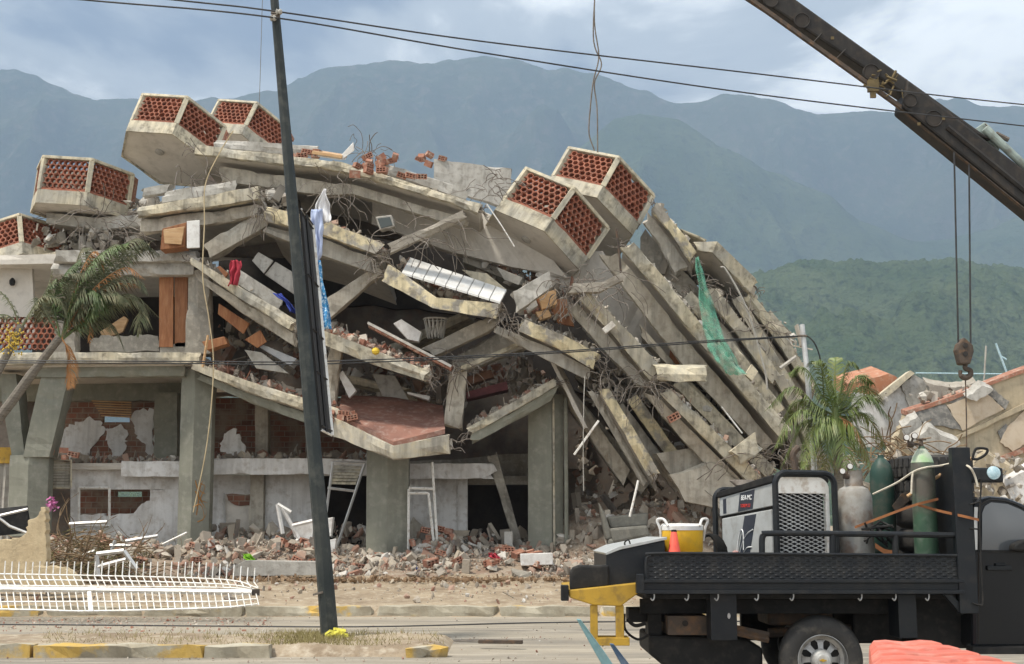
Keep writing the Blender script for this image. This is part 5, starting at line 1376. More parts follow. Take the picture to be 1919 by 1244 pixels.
# branches heaped at the left
M['twig'] = mat('dry_branches', (.22, .15, .085), (.15, .10, .06), 5, (.34, .26, .16), 9, .6, rough=.9, bump=.3)
M['drygreen'] = mat('dry_leaves', (.16, .15, .06), (.22, .19, .09), 5, rough=.9, bump=.2)
mb = MB(); r_ = random.Random(3)
for i in range(150):
    px = r_.gauss(165, 55); y = r_.uniform(28.6, 31.0); x = (px - 959.5) * y / FPX
    p = Vector((x, y, heap_z(x, y) + r_.uniform(.1, .6))); d = Vector((r_.gauss(0, 1), r_.gauss(0, .4), r_.gauss(.15, .5))).normalized(); pts = [p]
    for k in range(4):
        d = (d + Vector((r_.gauss(0, .25), r_.gauss(0, .2), r_.gauss(-.12, .2)))).normalized(); p = p + d * r_.uniform(.15, .4); pts.append(p)
    mb.tube(bez(pts, 3), [.022 * r_.uniform(.4, 1.2) * (1 - .7 * q / 12) for q in range(13)], 4)
tag(mb.build('branch_heap', M['twig'], fix=False), 'heap of dry palm branches before the left pillars', 'branches', kind='stuff')
mb = MB()
for i in range(900):
    px = r_.gauss(190, 50); y = r_.uniform(28.6, 31.2); x = (px - 959.5) * y / FPX
    p = Vector((x, y, heap_z(x, y) + abs(r_.gauss(.1, .28)))); d = Vector((r_.gauss(0, 1), r_.gauss(0, .5), r_.gauss(0, .6))).normalized() * r_.uniform(.15, .4); w_ = d.cross(Vector((r_.random(), r_.random(), r_.random()))).normalized() * .012
    mb.add([p - w_, p + w_, p + d], [(0, 1, 2)])
tag(mb.build('dry_leaves', M['drygreen'], fix=False), 'dry palm leaves tangled in the branch heap', 'leaves', kind='stuff')
mb = MB()
M['magenta'] = mat('magenta_flower', (.42, .10, .26), (.5, .2, .36), 5, bump=0)
for i in range(60):
    p = P(r_.gauss(97, 5), r_.gauss(946, 7), 30 + r_.uniform(-.2, .2)); d = Vector((r_.gauss(0, 1), r_.gauss(0, 1), r_.gauss(0, 1))).normalized() * .06; w_ = d.orthogonal() * .6
    mb.add([p - w_, p + w_, p + d], [(0, 1, 2)])
tag(mb.build('flower_bunch', M['magenta'], fix=False), 'bunch of magenta flowers left of the branch heap', 'flowers')
# beige wall stub at the left front
M['beige'] = mat('beige_render', (.58, .47, .30), (.48, .38, .24), 1.5, (.36, .28, .18), 7, .6, bump=.6, bscale=14, streak=.15)
def wall_stub(label, pts, Y, th, m, seed, name='wall_stub'):
    mb = MB(); mb.prism([P(x, y, Y) for x, y in ragged(pts, 2.5, 6, seed)], (0, th, 0)); return tag(mb.build(name, M[m], bevel=.01), label, 'wall')
wall_stub('broken beige garden wall standing in the left foreground', [(-60, 1040), (-60, 1012), (20, 1012), (48, 1000), (52, 975), (72, 965), (76, 950), (84, 950), (86, 990), (84, 1000), (88, 1040), (84, 1092), (-60, 1092)], 26.2, .25, 'beige', 3)
wall_stub('low beige wall remnant behind the lying fence', [(40, 1075), (70, 1060), (118, 1062), (140, 1080), (146, 1104), (40, 1104)], 25.6, .3, 'beige', 4)
t = thing('sheet_panel', 'dark roofing sheet with bent metal frame leaning at the left edge', 'sheet', P(20, 1005, 27.5))
mb = MB(); mb.prism(PX([(-40, 965), (50, 956), (56, 998), (-40, 1008)], 27.5), (0, .05, .1)); mb.build('sheet', M['blackrough'], t)
mb = MB(); mb.tube(PX([(-40, 962), (0, 966), (52, 954)], 27.4), .03, 4); mb.tube(PX([(-20, 956), (18, 986), (54, 1000)], 27.4), .03, 4); mb.build('frame_bar', M['alu'], t)
# ---------------------------------------------------------------- lying fence
fe = thing('metal_fence', 'bent white metal fence lying along the road at the left', 'fence', (P(200, 1142, 23.4).x, 23.4, .06))
def fpt(px, py, Y): return P(px, py, Y)
def arc(px): return 10 * max(0, (px - 300) / 190) ** 2    # the fence narrows to the right
for i, px in enumerate(range(-70, 482, 13)):
    w_ = max(0, (px - 330) / 155)
    mb = MB(); mb.tube([fpt(px + 2, 1052 + 14 * w_ ** 2 + r_.uniform(-1, 1), 24.3), fpt(px, 1080 + 12 * w_ ** 2, 24.2), fpt(px + 8, 1098 + 3 * w_, 23.95)], .011, 4)
    mb.build('bar', M['whitepaint'], fe, fix=False)
    mb = MB(); mb.tube([fpt(px + 4, 1110 + 3 * w_, 23.75), fpt(px + 9, 1143 - 11 * w_ ** 2, 23.3)], .011, 4)
    mb.build('bar', M['whitepaint'], fe, fix=False)
def frail(pts, r, m='whitepaint', nm='rail'):
    mb = MB(); mb.tube(bez([fpt(*p) for p in pts], 6), r, 4, smooth=False); mb.build(nm, M[m], fe, fix=False)
frail([(-80, 1074, 24.25), (200, 1079, 24.2), (420, 1086, 24.2), (484, 1102, 24.0)], .013)
frail([(-80, 1086, 24.1), (200, 1088, 24.1), (420, 1095, 24.0), (484, 1106, 24.0)], .013)
frail([(-80, 1096, 24.0), (200, 1099, 23.9), (420, 1101, 23.9), (484, 1108, 23.9)], .013)
frail([(-80, 1103, 23.8), (200, 1106, 23.8), (400, 1109, 23.8), (472, 1110, 23.8)], .05)
frail([(-80, 1128, 23.5), (200, 1127, 23.5), (400, 1127, 23.5), (480, 1122, 23.6)], .013)
frail([(-80, 1140, 23.3), (80, 1143, 23.3), (170, 1145, 23.3), (400, 1139, 23.3), (482, 1132, 23.5)], .018)
mb = MB(); mb.prism([fpt(163, 1110, 23.7), fpt(170, 1110, 23.7), fpt(174, 1145, 23.25), fpt(166, 1145, 23.25)], (0, .02, .02)); mb.build('bracket', M['whitepaint'], fe)
mb = MB(); mb.box(fpt(472, 1116, 23.8), fpt(485, 1104, 23.75) + Vector((0, .1, 0))); mb.build('hinge_block', M['rust'], fe)
# ================================================================ the work truck
TY = 12.56
def tbx(mb, x0, y0, x1, y1, Y0, Y1):
    """box: pixel rectangle at depth Y0, run straight back to Y1"""
    a, b = P(x0, y1, Y0), P(x1, y0, Y0)
    mb.box((a.x, Y0, a.z), (b.x, Y1, b.z)); return mb
def tpart(name, m, parent, boxes, bevel=.006):
    mb = MB()
    for b in boxes: tbx(mb, *b)
    return mb.build(name, M[m], parent, bevel=bevel)
def tpoly(name, m, parent, px, Y, depth, bevel=.006):
    mb = MB(); mb.prism(PX(px, Y), (0, depth, 0)); return mb.build(name, M[m], parent, bevel=bevel)
ZD = P(1500, 1088, 12.6).z           # deck height
def dm():
    m = mat('diamond_plate', (.010, .012, .015), (.015, .017, .019), 2.5, (.045, .041, .036), 5, .35, rough=.42, spec=.3, bump=0)
    nt = m.node_tree; b = nt.nodes['Principled BSDF']
    tcn = nt.nodes.new('ShaderNodeTexCoord'); hs = []
    for sg in (1, -1):
        mp = nt.nodes.new('ShaderNodeMapping'); mp.inputs['Rotation'].default_value = (0, R(45 * sg), 0); mp.inputs['Scale'].default_value = (14, 1, 30)
        nt.links.new(tcn.outputs['Object'], mp.inputs[0])
        v = nt.nodes.new('ShaderNodeTexVoronoi'); v.inputs['Scale'].default_value = 1.0; v.inputs['Randomness'].default_value = .0; v.voronoi_dimensions = '3D'
        nt.links.new(mp.outputs[0], v.inputs['Vector'])
        r = nt.nodes.new('ShaderNodeMapRange'); r.inputs[1].default_value = .36; r.inputs[2].default_value = .2; r.inputs[3].default_value = 0; r.inputs[4].default_value = 1
        nt.links.new(v.outputs['Distance'], r.inputs[0]); hs.append(r.outputs[0])
    mx = nt.nodes.new('ShaderNodeMath'); mx.operation = 'MAXIMUM'; nt.links.new(hs[0], mx.inputs[0]); nt.links.new(hs[1], mx.inputs[1])
    bp = nt.nodes.new('ShaderNodeBump'); bp.inputs['Strength'].default_value = .9; bp.inputs['Distance'].default_value = .006
    nt.links.new(mx.outputs[0], bp.inputs['Height']); nt.links.new(bp.outputs[0], b.inputs['Normal'])
    return m
M['diamond'] = dm()
M['carpaint'] = mat('black_car_paint', (.012, .013, .015), rough=.18, spec=.22, coat=.12, bump=0)
tr = thing('flatbed_truck', 'black flatbed work truck with yellow rear bumper, parked at the right', 'truck', (P(1600, 1308, 13.6).x, 13.6, 0))
tpart('deck', 'blackrough', tr, [(1206, 1086, 1806, 1100, TY + .05, 14.9)])
mb = MB(); pts = [(1212, 1086), (1212, 1050), (1216, 1042), (1224, 1038), (1812, 1042), (1812, 1088)]
mb.prism(PX(pts, TY), (0, .04, 0)); mb.build('side_panel', M['diamond'], tr)
tpart('side_panel', 'diamond', tr, [(1212 - 20, 1060, 1690, 1100, 14.9, 14.94)])
mb = MB(); mb.tube(bez(PX([(1211, 1086), (1211, 1052), (1215, 1042), (1226, 1037), (1400, 1037.5), (1812, 1041)], TY - .01), 6), .016, 6); mb.build('panel_rim', M['blackpaint'], tr)
tpart('side_rail', 'blackpaint', tr, [(1202, 1086, 1808, 1092, TY - .045, TY + .05), (1202, 1106, 1808, 1113, TY - .045, TY + .05), (1202, 1092, 1808, 1106, TY - .015, TY + .05)], .004)
tpart('stake_pocket', 'blackpaint', tr, [(1193, 1076, 1207, 1112, TY - .05, TY + .06)])
mb = MB(); mb.tube(bez(PX([(1428, 1040), (1428, 1012), (1431, 1003), (1440, 999.5), (1560, 1000), (1800, 1003)], TY + .03), 6), .03, 10); mb.build('guard_rail', M['blackpaint'], tr)
for x in (1560, 1678):
    mb = MB(); mb.tube(PX([(x, 1002), (x, 1042)], TY + .03), .03, 10); mb.build('rail_post', M['blackpaint'], tr)
# headboard
a, b = P(1800, 1150, TY - .03), P(1818, 838, TY - .03)
mb = MB(); mb.box((a.x, TY - .03, a.z), (b.x, TY + .08, b.z)); mb.build('headboard_post', M['blackpaint'], tr, bevel=.008)
mb = MB(); mb.box((a.x, 14.8, a.z + .3), (b.x, 14.9, b.z)); mb.build('headboard_post', M['blackpaint'], tr, bevel=.008)
mb = MB(); mb.box((a.x + .03, TY + .08, P(1805, 1086, TY).z), (b.x - .03, 14.8, P(1805, 868, TY).z)); mb.build('headboard', M['blackpaint'], tr)
tpart('headboard_arm', 'blackpaint', tr, [(1818, 876, 1880, 904, TY - .02, TY + .05)], .02)
mb = MB(); mb.lathe([(.066, 0), (.064, .012), (.04, .02), (.005, .024)], 20, Matrix.Translation(P(1862, 886, TY - .022)) @ Matrix.Rotation(R(90), 4, 'X'))
M['lens'] = mat('lamp_lens', (.45, .62, .68), (.30, .48, .55), 20, (.75, .85, .88), 40, .7, rough=.12, spec=.6, bump=0)
mb.build('marker_lamp', M['lens'], tr)
tpoly('gusset', 'blackpaint', tr, [(1768, 1113), (1784, 1113), (1806, 1138), (1806, 1152), (1800, 1150)], TY + .0, .05)
for x in (1223, 1287, 1343, 1418, 1484, 1612, 1676, 1738):
    mb = MB(); mb.tube(bez(PX([(x + 3, 1112), (x + 3, 1120), (x, 1125), (x - 4, 1121)], TY - .02), 4), .007, 5); mb.build('rope_hook', M['steel'], tr)
# frame, tanks, guards
tpart('chassis_rail', 'blackrough', tr, [(1200, 1122, 1900, 1150, 13.15, 13.22)])
tpart('chassis_rail', 'blackrough', tr, [(1200, 1122, 1850, 1148, 14.2, 14.27)])
tpart('cross_member', 'rust', tr, [(1252, 1154, 1326, 1190, 13.0, 14.4)])
tpart('cross_beam', 'blackrough', tr, [(1205, 1113, 1800, 1122, 12.75, 14.7)])
mb = MB(); mb.lathe([(.03, 0), (.03, .01)], 12, Matrix.Translation(P(1284, 1168, 12.99)) @ Matrix.Rotation(R(90), 4, 'X')); mb.build('frame_hole_shade', M['dark'], tr)  # solid flat disc; its near-black colour paints the shade of a hole
tpart('mud_guard', 'blackpaint', tr, [(1333, 1112, 1380, 1200, 12.66, 12.95)])
mb = MB(); mb.lathe([(.022, 0), (.02, .006)], 14, Matrix.Translation(P(1366, 1154, 12.655)) @ Matrix.Rotation(R(90), 4, 'X') @ Matrix.Diagonal((.7, 1.3, 1, 1))); mb.build('reflector', M['steel'], tr)
tpart('mud_guard', 'blackpaint', tr, [(1686, 1113, 1716, 1196, 12.66, 13.0)])
tpoly('tank', 'blackrough', tr, [(1216, 1190), (1400, 1196), (1430, 1215), (1430, 1262), (1290, 1262), (1240, 1245), (1216, 1225)], 13.1, 1.0, .03)
mb = MB(); mb.tube(PX([(1370, 1175), (1440, 1190)], 13.0), .035, 6); mb.tube(PX([(1370, 1184), (1440, 1200)], 13.0), .03, 6); mb.build('leaf_spring', M['rust'], tr)
mb = MB(); mb.tube([P(1543, 1231, 12.9), P(1543, 1231, 12.9) + Vector((0, 1.6, 0))], .09, 10); mb.build('axle', M['blackrough'], tr)
tpart('underbody', 'blackrough', tr, [(1720, 1120, 1840, 1215, 13.1, 14.2)])
tpart('gearbox', 'rust', tr, [(1440, 1124, 1560, 1172, 13.5, 14.1)], .03)
tpart('fuel_tank', 'blackrough', tr, [(1600, 1124, 1690, 1206, 13.5, 14.3)], .03)
mb = MB(); mb.tube(PX([(1440, 1186), (1600, 1178), (1800, 1182)], 13.6), .05, 8); mb.build('drive_shaft', M['rust'], tr)
tpart('mud_guard', 'blackrough', tr, [(1390, 1124, 1440, 1200, 14.4, 14.5)])
tpart('mud_guard', 'blackrough', tr, [(1560, 1124, 1640, 1190, 14.4, 14.5)])
# rear bumper
tpoly('rear_bumper', 'yellow', tr, [(1066, 1106), (1198, 1092), (1196, 1112), (1163, 1136), (1112, 1134), (1068, 1120)], TY + .1, 2.0, .01)
tpart('step_leg', 'yellow', tr, [(1107, 1134, 1120, 1206, TY + .12, TY + .2)])
tpart('step_leg', 'yellow', tr, [(1155, 1134, 1169, 1206, TY + .12, TY + .2)])
tpart('step', 'yellow', tr, [(1118, 1195, 1180, 1210, TY + .1, TY + .4)])
tpart('bumper_end', 'blackrough', tr, [(1052, 1097, 1066, 1126, TY + .08, TY + .25)])
mb = MB(); mb.prism(PX([(1068, 1107), (1068, 1072), (1074, 1063), (1084, 1059), (1142, 1059), (1142, 1099)], TY + .2), (0, .12, 0)); mb.build('tail_guard', M['blackrough'], tr, bevel=.02)
mb = MB(); mb.tube(bez(PX([(1170, 1150), (1172, 1180), (1195, 1198), (1215, 1190)], 12.9), 5), .014, 6); mb.tube(bez(PX([(1175, 1160), (1190, 1172), (1210, 1168)], 12.9), 5), .02, 6); mb.build('tow_cable', M['blackrough'], tr)
tpart('hitch', 'blackrough', tr, [(1178, 1140, 1250, 1165, 13.3, 13.6), (1215, 1150, 1240, 1190, 13.2, 13.5)])
# wheels
M['lpg0'] = mat('hub_grey', (.50, .50, .48), (.38, .37, .35), 8, rough=.5, metal=.2, bump=0)
def wheel(px, py, Yf, label=None):
    """tyre and steel rim; axis along Y, outer face at Yf"""
    c = P(px, py, Yf); c = Vector((c.x, Yf, .40))
    ry = Matrix.Translation(c) @ Matrix.Rotation(R(-90), 4, 'X')
    e = bpy.data.objects.new('wheel', None); COL.objects.link(e); e.parent = tr; e.empty_display_size = .1
    e.matrix_local = W[tr].inverted() @ Matrix.Translation(c); W[e] = Matrix.Translation(c)
    mb = MB(); mb.lathe([(.235, .03), (.25, .012), (.30, .0), (.35, .012), (.385, .04), (.40, .075), (.402, .12), (.40, .165), (.385, .2), (.33, .24), (.24, .22), (.235, .21)], 44, ry)
    mb.f = mb.f[:-2]; mb.sm = mb.sm[:-2]
    mb.build('tyre', M['rubber'], e)
    mb = MB(); mb.lathe([(.235, .018), (.245, .022), (.24, .05), (.225, .10), (.19, .115), (.19, .12), (.232, .11), (.246, .06), (.248, .2), (.232, .2)], 44, ry); mb.f = mb.f[:-2]; mb.sm = mb.sm[:-2]
    mb.build('rim', M['steel'], e)
    mb = MB()
    for k in range(8):
        a0 = k / 8 * 6.283
        vs = []
        for rr_, da, dz in ((.085, .30, .085), (.125, .20, .095), (.165, .18, .105), (.195, .30, .115)):
            for s in (-1, 1):
                a = a0 + s * da; vs.append(ry @ Vector((rr_ * math.cos(a), rr_ * math.sin(a), dz)))
        mb.add(vs, [(0, 1, 3, 2), (2, 3, 5, 4), (4, 5, 7, 6)], True)
    mb.build('spokes', M['steel'], e)
    mb = MB(); mb.lathe([(.105, .09), (.10, .06), (.075, .03), (.055, .025), (.05, .02), (.005, .018)], 24, ry); mb.build('hub_cap', M['lpg0'], e)
    mb = MB(); q = [(-.032, -.006), (-.012, -.006), (-.01, -.013), (.014, -.013), (.012, -.006), (.034, -.006), (.030, .006), (.010, .006), (.008, .013), (-.016, .013), (-.014, .006), (-.036, .006)]
    mb.prism([c + Vector((x, .006, z)) for x, z in q], (0, .012, 0)); mb.build('emblem', M['yellow'], e)
    mb = MB(); mb.lathe([(.20, .13), (.20, .14)], 24, ry); mb.build('brake_drum', M['blackrough'], e)
    return e
wheel(1543, 1231, 12.60)
wheel(1543, 1231, 12.93)
wheel(1500, 1231, 14.45)
wheel(2230, 1231, 12.72)
# cab
cabo = [(1822, 1215), (1822, 958), (1826, 944), (1836, 934), (1856, 929), (1888, 932), (1916, 943), (1968, 972), (2066, 1044), (2330, 1062), (2378, 1084), (2390, 1130), (2390, 1215)]
mb = MB(); mb.prism(PX(cabo, 12.78), (0, 1.85, 0)); mb.build('cab', M['carpaint'], tr, bevel=.04)
tpoly('side_window', 'glass', tr, [(1840, 1031), (1840, 962), (1846, 948), (1858, 941), (1888, 944), (1912, 954), (1960, 982), (2034, 1034)], 12.765, .012, .004)
mb = MB(); mb.tube(bez(PX([(1834, 1034), (1834, 958), (1842, 944), (1858, 937), (1888, 940), (1916, 951), (1966, 980), (2046, 1038)], 12.77), 5), .008, 5); mb.build('window_seal', M['blackrough'], tr)
tpart('window_sill', 'blackrough', tr, [(1838, 1031, 2036, 1035, 12.755, 12.78)], .002)
tpoly('pillar_trim', 'alu', tr, [(1824, 1030), (1826, 950), (1833, 950), (1832, 1030)], 12.772, .012, .002)
tpart('door_handle', 'blackpaint', tr, [(1851, 1060, 1897, 1069, 12.74, 12.79), (1866, 1055, 1886, 1060, 12.75, 12.79)], .008)
mb = MB(); mb.tube(PX([(1834, 1036), (1834, 1205)], 12.775), .004, 4); mb.tube(PX([(2090, 1050), (2090, 1205)], 12.775), .004, 4); mb.build('door_seam', M['dark'], tr)
mb = MB(); mb.prism(PX([(1900, 1032), (1902, 1020), (1919, 1012), (1960, 1010), (1962, 1036)], 12.55), (0, .15, 0)); mb.build('door_mirror', M['blackrough'], tr, bevel=.02)
tpart('running_board', 'blackrough', tr, [(1824, 1212, 2120, 1226, 12.65, 12.85)])
mb = MB(); mb.lathe([(.47, 0), (.47, .1)], 28, Matrix.Translation(Vector((P(2230, 1231, 12.77).x, 12.775, .4))) @ Matrix.Rotation(R(-90), 4, 'X')); mb.build('wheel_arch', M['blackrough'], tr)
mb = MB(); mb.tube(bez(PX([(1826, 905), (1838, 900), (1836, 960), (1838, 1040), (1842, 1125), (1835, 1133), (1822, 1130)], TY - .04), 6), .009, 5); mb.tube(PX([(1818, 990), (1838, 992)], TY - .04), .008, 5); mb.tube(PX([(1818, 945), (1836, 940)], TY - .04), .008, 5); mb.build('grab_ladder', M['blackrough'], tr)

# ---------------------------------------------------------------- load on the deck
def deck_obj(px, Y): 
    p = P(px, 1000, Y); return Vector((p.x, Y, ZD))
def htop(py, Y): return P(1500, py, Y).z - ZD
M['welder'] = mat('welder_grey', (.40, .415, .41), (.34, .35, .345), 3, (.22, .20, .17), 9, .4, rough=.5, bump=.08)
tb = thing('toolbox', 'black steel toolbox with sloping lid at the rear of the truck', 'toolbox', deck_obj(1190, 13.2))
tpoly('box', 'blackpaint', tb, [(1136, 1036), (1246, 1012), (1248, 1096), (1136, 1098)], TY + .25, 1.9, .01)
tpoly('lid', 'welder', tb, [(1134, 1036), (1160, 1024), (1250, 1006), (1250, 1011), (1162, 1030), (1136, 1040)], TY + .24, 1.9, .003)
mb = MB(); mb.tube(bez(PX([(1172, 1026), (1171, 1016), (1178, 1012), (1182, 1022)], TY + .3), 4), .008, 5); mb.build('lid_handle', M['blackrough'], tb)
# cooler
c = deck_obj(1278, 13.35); h = htop(984, 13.35)
co = thing('water_cooler', 'round yellow water cooler with white lid on the truck', 'cooler', c)
mb = MB(); mb.lathe([(.19, 0), (.205, .02), (.205, h * .5), (.212, h * .52), (.215, h - .05)], 28, Matrix.Translation(c))
M['ycool'] = mat('yellow_cooler', (.78, .46, .03), (.70, .40, .03), 4, (.4, .25, .06), 9, .3, rough=.45, bump=.05)
mb.build('body', M['ycool'], co)
mb = MB(); mb.lathe([(.22, h - .052), (.222, h - .01), (.2, h + .015), (.02, h + .02)], 28, Matrix.Translation(c)); mb.build('lid', M['whitewood'], co)
for s in (-1, 1):
    mb = MB(); mb.tube(bez([c + Vector((s * .215, -.02, h - .16)), c + Vector((s * .23, -.05, h - .04)), c + Vector((s * .26, -.06, h + .05)), c + Vector((s * .20, -.1, h + .06)), c + Vector((s * .16, -.16, h - .01))], 5), .014, 6); mb.build('handle', M['whitewood'], co)
mb = MB(); mb.tube([c + Vector((.06, -.2, .14)), c + Vector((.06, -.27, .14)), c + Vector((.06, -.275, .10))], .018, 6); mb.build('tap', M['ycool'], co)
# cone
c = deck_obj(1263, 12.85); h = htop(996, 12.85)
M['conered'] = mat('cone_orange', (.85, .13, .08), (.72, .10, .07), 5, rough=.5, bump=.05)
cn = thing('traffic_cone', 'small orange traffic cone in front of the yellow cooler', 'traffic cone', c)
mb = MB(); mb.lathe([(.105, .02), (.10, .05), (.028, h), (.02, h + .01)], 20, Matrix.Translation(c)); mb.build('cone', M['conered'], cn)
mb = MB(); mb.box(c + Vector((-.13, -.13, 0)), c + Vector((.13, .13, .022))); mb.build('base', M['conered'], cn, bevel=.01)
mb = MB(); mb.lathe([(.030, h - .02), (.028, h + .015), (.012, h + .02)], 12, Matrix.Translation(c)); mb.build('tip', M['blackrough'], cn)
# welder
M['navy'] = mat('navy_decal', (.025, .032, .045), (.035, .04, .055), 5, rough=.5, bump=0)
M['decalred'] = mat('red_decal', (.62, .06, .05), rough=.5, bump=0)
M['decalpink'] = mat('pink_decal', (.62, .25, .22), (.75, .5, .45), 12, rough=.5, bump=0)
M['decalwhite'] = mat('white_decal', (.78, .79, .78), rough=.5, bump=0)
ya = R(15); ga = Vector((math.cos(ya), math.sin(ya), 0)); aa = Vector((-math.sin(ya), math.cos(ya), 0)); up = Vector((0, 0, 1))
w0 = deck_obj(1458, 13.0); WH = htop(884, 13.0); WL = 1.45; WW = .60
we = thing('welding_machine', 'grey engine-driven welding machine with mesh grille on the truck', 'welder', w0)
def wp(a, g, z): return w0 + aa * a + ga * g + up * z
def wz(a, z): return z - .10 * a * (z / WH)                       # the top falls towards its rear
def wquad(name, m, a0, a1, g0, g1, z0, z1, bevel=.008):
    vs = [wp(a, g, wz(a, z)) for z in (z0, z1) for g in (g0, g1) for a in (a0, a1)]
    mb = MB(); mb.add(vs, [(0, 1, 3, 2), (4, 6, 7, 5), (0, 4, 5, 1), (2, 3, 7, 6), (0, 2, 6, 4), (1, 5, 7, 3)]); return mb.build(name, M[m], we, bevel=bevel)
wquad('core', 'blackrough', .10, WL - .02, .03, WW - .03, .02, WH - .06)
wquad('side_door', 'welder', .14, WL - .1, .0, .03, .06, WH * .66, .012)
wquad('upper_panel', 'welder', .10, WL - .05, .0, .03, WH * .69, WH - .10, .006)
wquad('roof', 'blackrough', .06, WL, -.02, WW + .02, WH - .095, WH - .02, .01)
wquad('side_door', 'welder', .14, WL - .1, WW - .03, WW, .06, WH * .66, .012)
# decals lie on the side door, 3 mm proud
def wdec(name, m, pts, g=-.003, parent=None):
    mb = MB(); mb.prism([wp(a, g, wz(a, z)) for a, z in pts], ga * .004); return mb.build(name, M[m], we)
wdec('stripe', 'navy', [(1.02, .06), (.74, .06), (.48, WH * .64), (.76, WH * .64)])
wdec('badge', 'navy', [(.92, WH * .70), (.56, WH * .70), (.50, WH - .115), (.86, WH - .115)])
wdec('warning_label', 'navy', [(1.30, WH * .71), (1.22, WH * .71), (1.22, WH - .13), (1.30, WH - .13)])
def wstroke(name, m, pts, r=.007):
    mb = MB(); mb.tube(bez([wp(a, -.006, wz(a, z)) for a, z in pts], 6), r, 4); return mb.build(name, M[m], we)
wstroke('spark_line', 'decalwhite', [(.98, .10), (.88, .3), (.74, .46), (.56, .52)])
wstroke('spark_line', 'decalwhite', [(1.0, .10), (.93, .4), (.86, .52), (.80, .5), (.80, .3)])
wstroke('spark_line', 'decalwhite', [(.96, .10), (.84, .24), (.72, .32), (.60, .33)])
wstroke('spark_line', 'decalwhite', [(.92, .08), (.82, .15), (.74, .17)])
for k in range(7):
    a = 1.02 - k * .012; an = R(60 + k * 12)
    wstroke('spark_ray', 'decalpink', [(1.0, .08), (1.0 + .16 * math.cos(an), .08 + .22 * math.sin(an))], .012)
wdec('spark_core', 'decalpink', [(1.1, .06), (.9, .06), (.92, .12), (1.0, .15), (1.08, .12)])
def wtext(s, a, z, size, m):
    cu = bpy.data.curves.new('lettering', 'FONT'); cu.body = s; cu.size = size; cu.extrude = .002; cu.align_x = 'CENTER'; cu.shear = .2
    tmp = bpy.data.objects.new('tmp', cu); COL.objects.link(tmp)
    dg = bpy.context.evaluated_depsgraph_get(); me = bpy.data.meshes.new_from_object(tmp.evaluated_get(dg)); bpy.data.objects.remove(tmp)
    me.materials.clear(); me.materials.append(M[m])
    o = bpy.data.objects.new('lettering', me); COL.objects.link(o); o.parent = we
    mm = Matrix.Identity(4); mm.col[0][:3] = -aa; mm.col[1][:3] = up; mm.col[2][:3] = -ga
    mm.translation = wp(a, -.006, wz(a, z)); o.matrix_local = W[we].inverted() @ mm; W[o] = mm
wtext('BEA-MC', .70, WH * .80 + .005, .075, 'decalwhite')
wtext('TOREM 3.3', .73, WH * .72 + .012, .05, 'decalred')
# front grille and its arch
def arch(r0, h0, g0, g1, n=8):
    pts = [(g0, .0)]
    rr_ = .12
    for k in range(n + 1):
        a = math.pi - math.pi / 2 * k / n; pts.append((g0 + rr_ + rr_ * math.cos(a), h0 - rr_ + rr_ * math.sin(a)))
    for k in range(n + 1):
        a = math.pi / 2 - math.pi / 2 * k / n; pts.append((g1 - rr_ + rr_ * math.cos(a), h0 - rr_ + rr_ * math.sin(a)))
    pts.append((g1, .0)); return pts
mb = MB(); mb.tube([wp(-.03, g, z) for g, z in arch(.12, WH - .01, -.03, WW + .03)], .032, 8); mb.build('roll_frame', M['blackpaint'], we)
mb = MB(); mb.tube([wp(WL, g, z - .12) for g, z in arch(.12, WH - .01, -.03, WW + .03)], .032, 8); mb.build('roll_frame', M['blackpaint'], we)
fp = arch(.1, WH - .05, .0, WW)
mb = MB()
outer = [(g, z) for g, z in fp]
mb.prism([wp(.03, g, z) for g, z in outer if z > WH * .79] + [wp(.03, WW, WH * .80), wp(.03, .0, WH * .80)], aa * .05); mb.build('grille_top', M['whitepaint'], we)
def wfront(name, m, g0, g1, z0, z1, a0=.0, a1=.07):
    vs = [wp(a, g, z) for z in (z0, z1) for g in (g0, g1) for a in (a0, a1)]
    mb = MB(); mb.add(vs, [(0, 1, 3, 2), (4, 6, 7, 5), (0, 4, 5, 1), (2, 3, 7, 6), (0, 2, 6, 4), (1, 5, 7, 3)]); return mb.build(name, M[m], we)
wfront('grille_side', 'whitepaint', 0, .035, .0, WH * .80, .03, .08)
wfront('grille_side', 'whitepaint', WW - .035, WW, .0, WH * .80, .03, .08)
wfront('grille_bar', 'whitepaint', .035, WW - .035, .155, .175, .02, .07)
wfront('grille_bar', 'whitepaint', .035, WW - .035, .12, .14, .02, .07)
wfront('grille_foot', 'whitepaint', .035, .14, .0, .115, .02, .07)
wfront('grille_foot', 'whitepaint', WW - .14, WW - .035, .0, .115, .02, .07)
mb = MB(); G0, G1, Z0, Z1 = .035, WW - .035, .175, WH * .80
nzr = 17; dz = (Z1 - Z0) / nzr
for k in range(-nzr, nzr + 1):
    for sg in (1, -1):
        # strands of the expanded mesh rise a third of the width
        zs, ze = Z0 + k * dz * 1.0, Z0 + k * dz * 1.0 + (G1 - G0) * .42
        t0 = max(0, (Z0 - zs) / (ze - zs)); t1 = min(1, (Z1 - zs) / (ze - zs))
        if t1 <= t0 or zs > Z1: continue
        ga_, gb_ = (G0, G1) if sg > 0 else (G1, G0)
        if k % 1 == 0: mb.tube([wp(.055, ga_ + (gb_ - ga_) * t0, zs + (ze - zs) * t0), wp(.055, ga_ + (gb_ - ga_) * t1, zs + (ze - zs) * t1)], .0048, 3, False)
mb.build('grille_mesh', M['alu'], we, fix=False)
mb = MB(); mb.tube(bez(PX([(1491, 905), (1489, 870), (1486, 852), (1492, 842), (1497, 838)], 13.4), 5), .034, 8); mb.build('exhaust', M['rust'], we)
mb = MB()
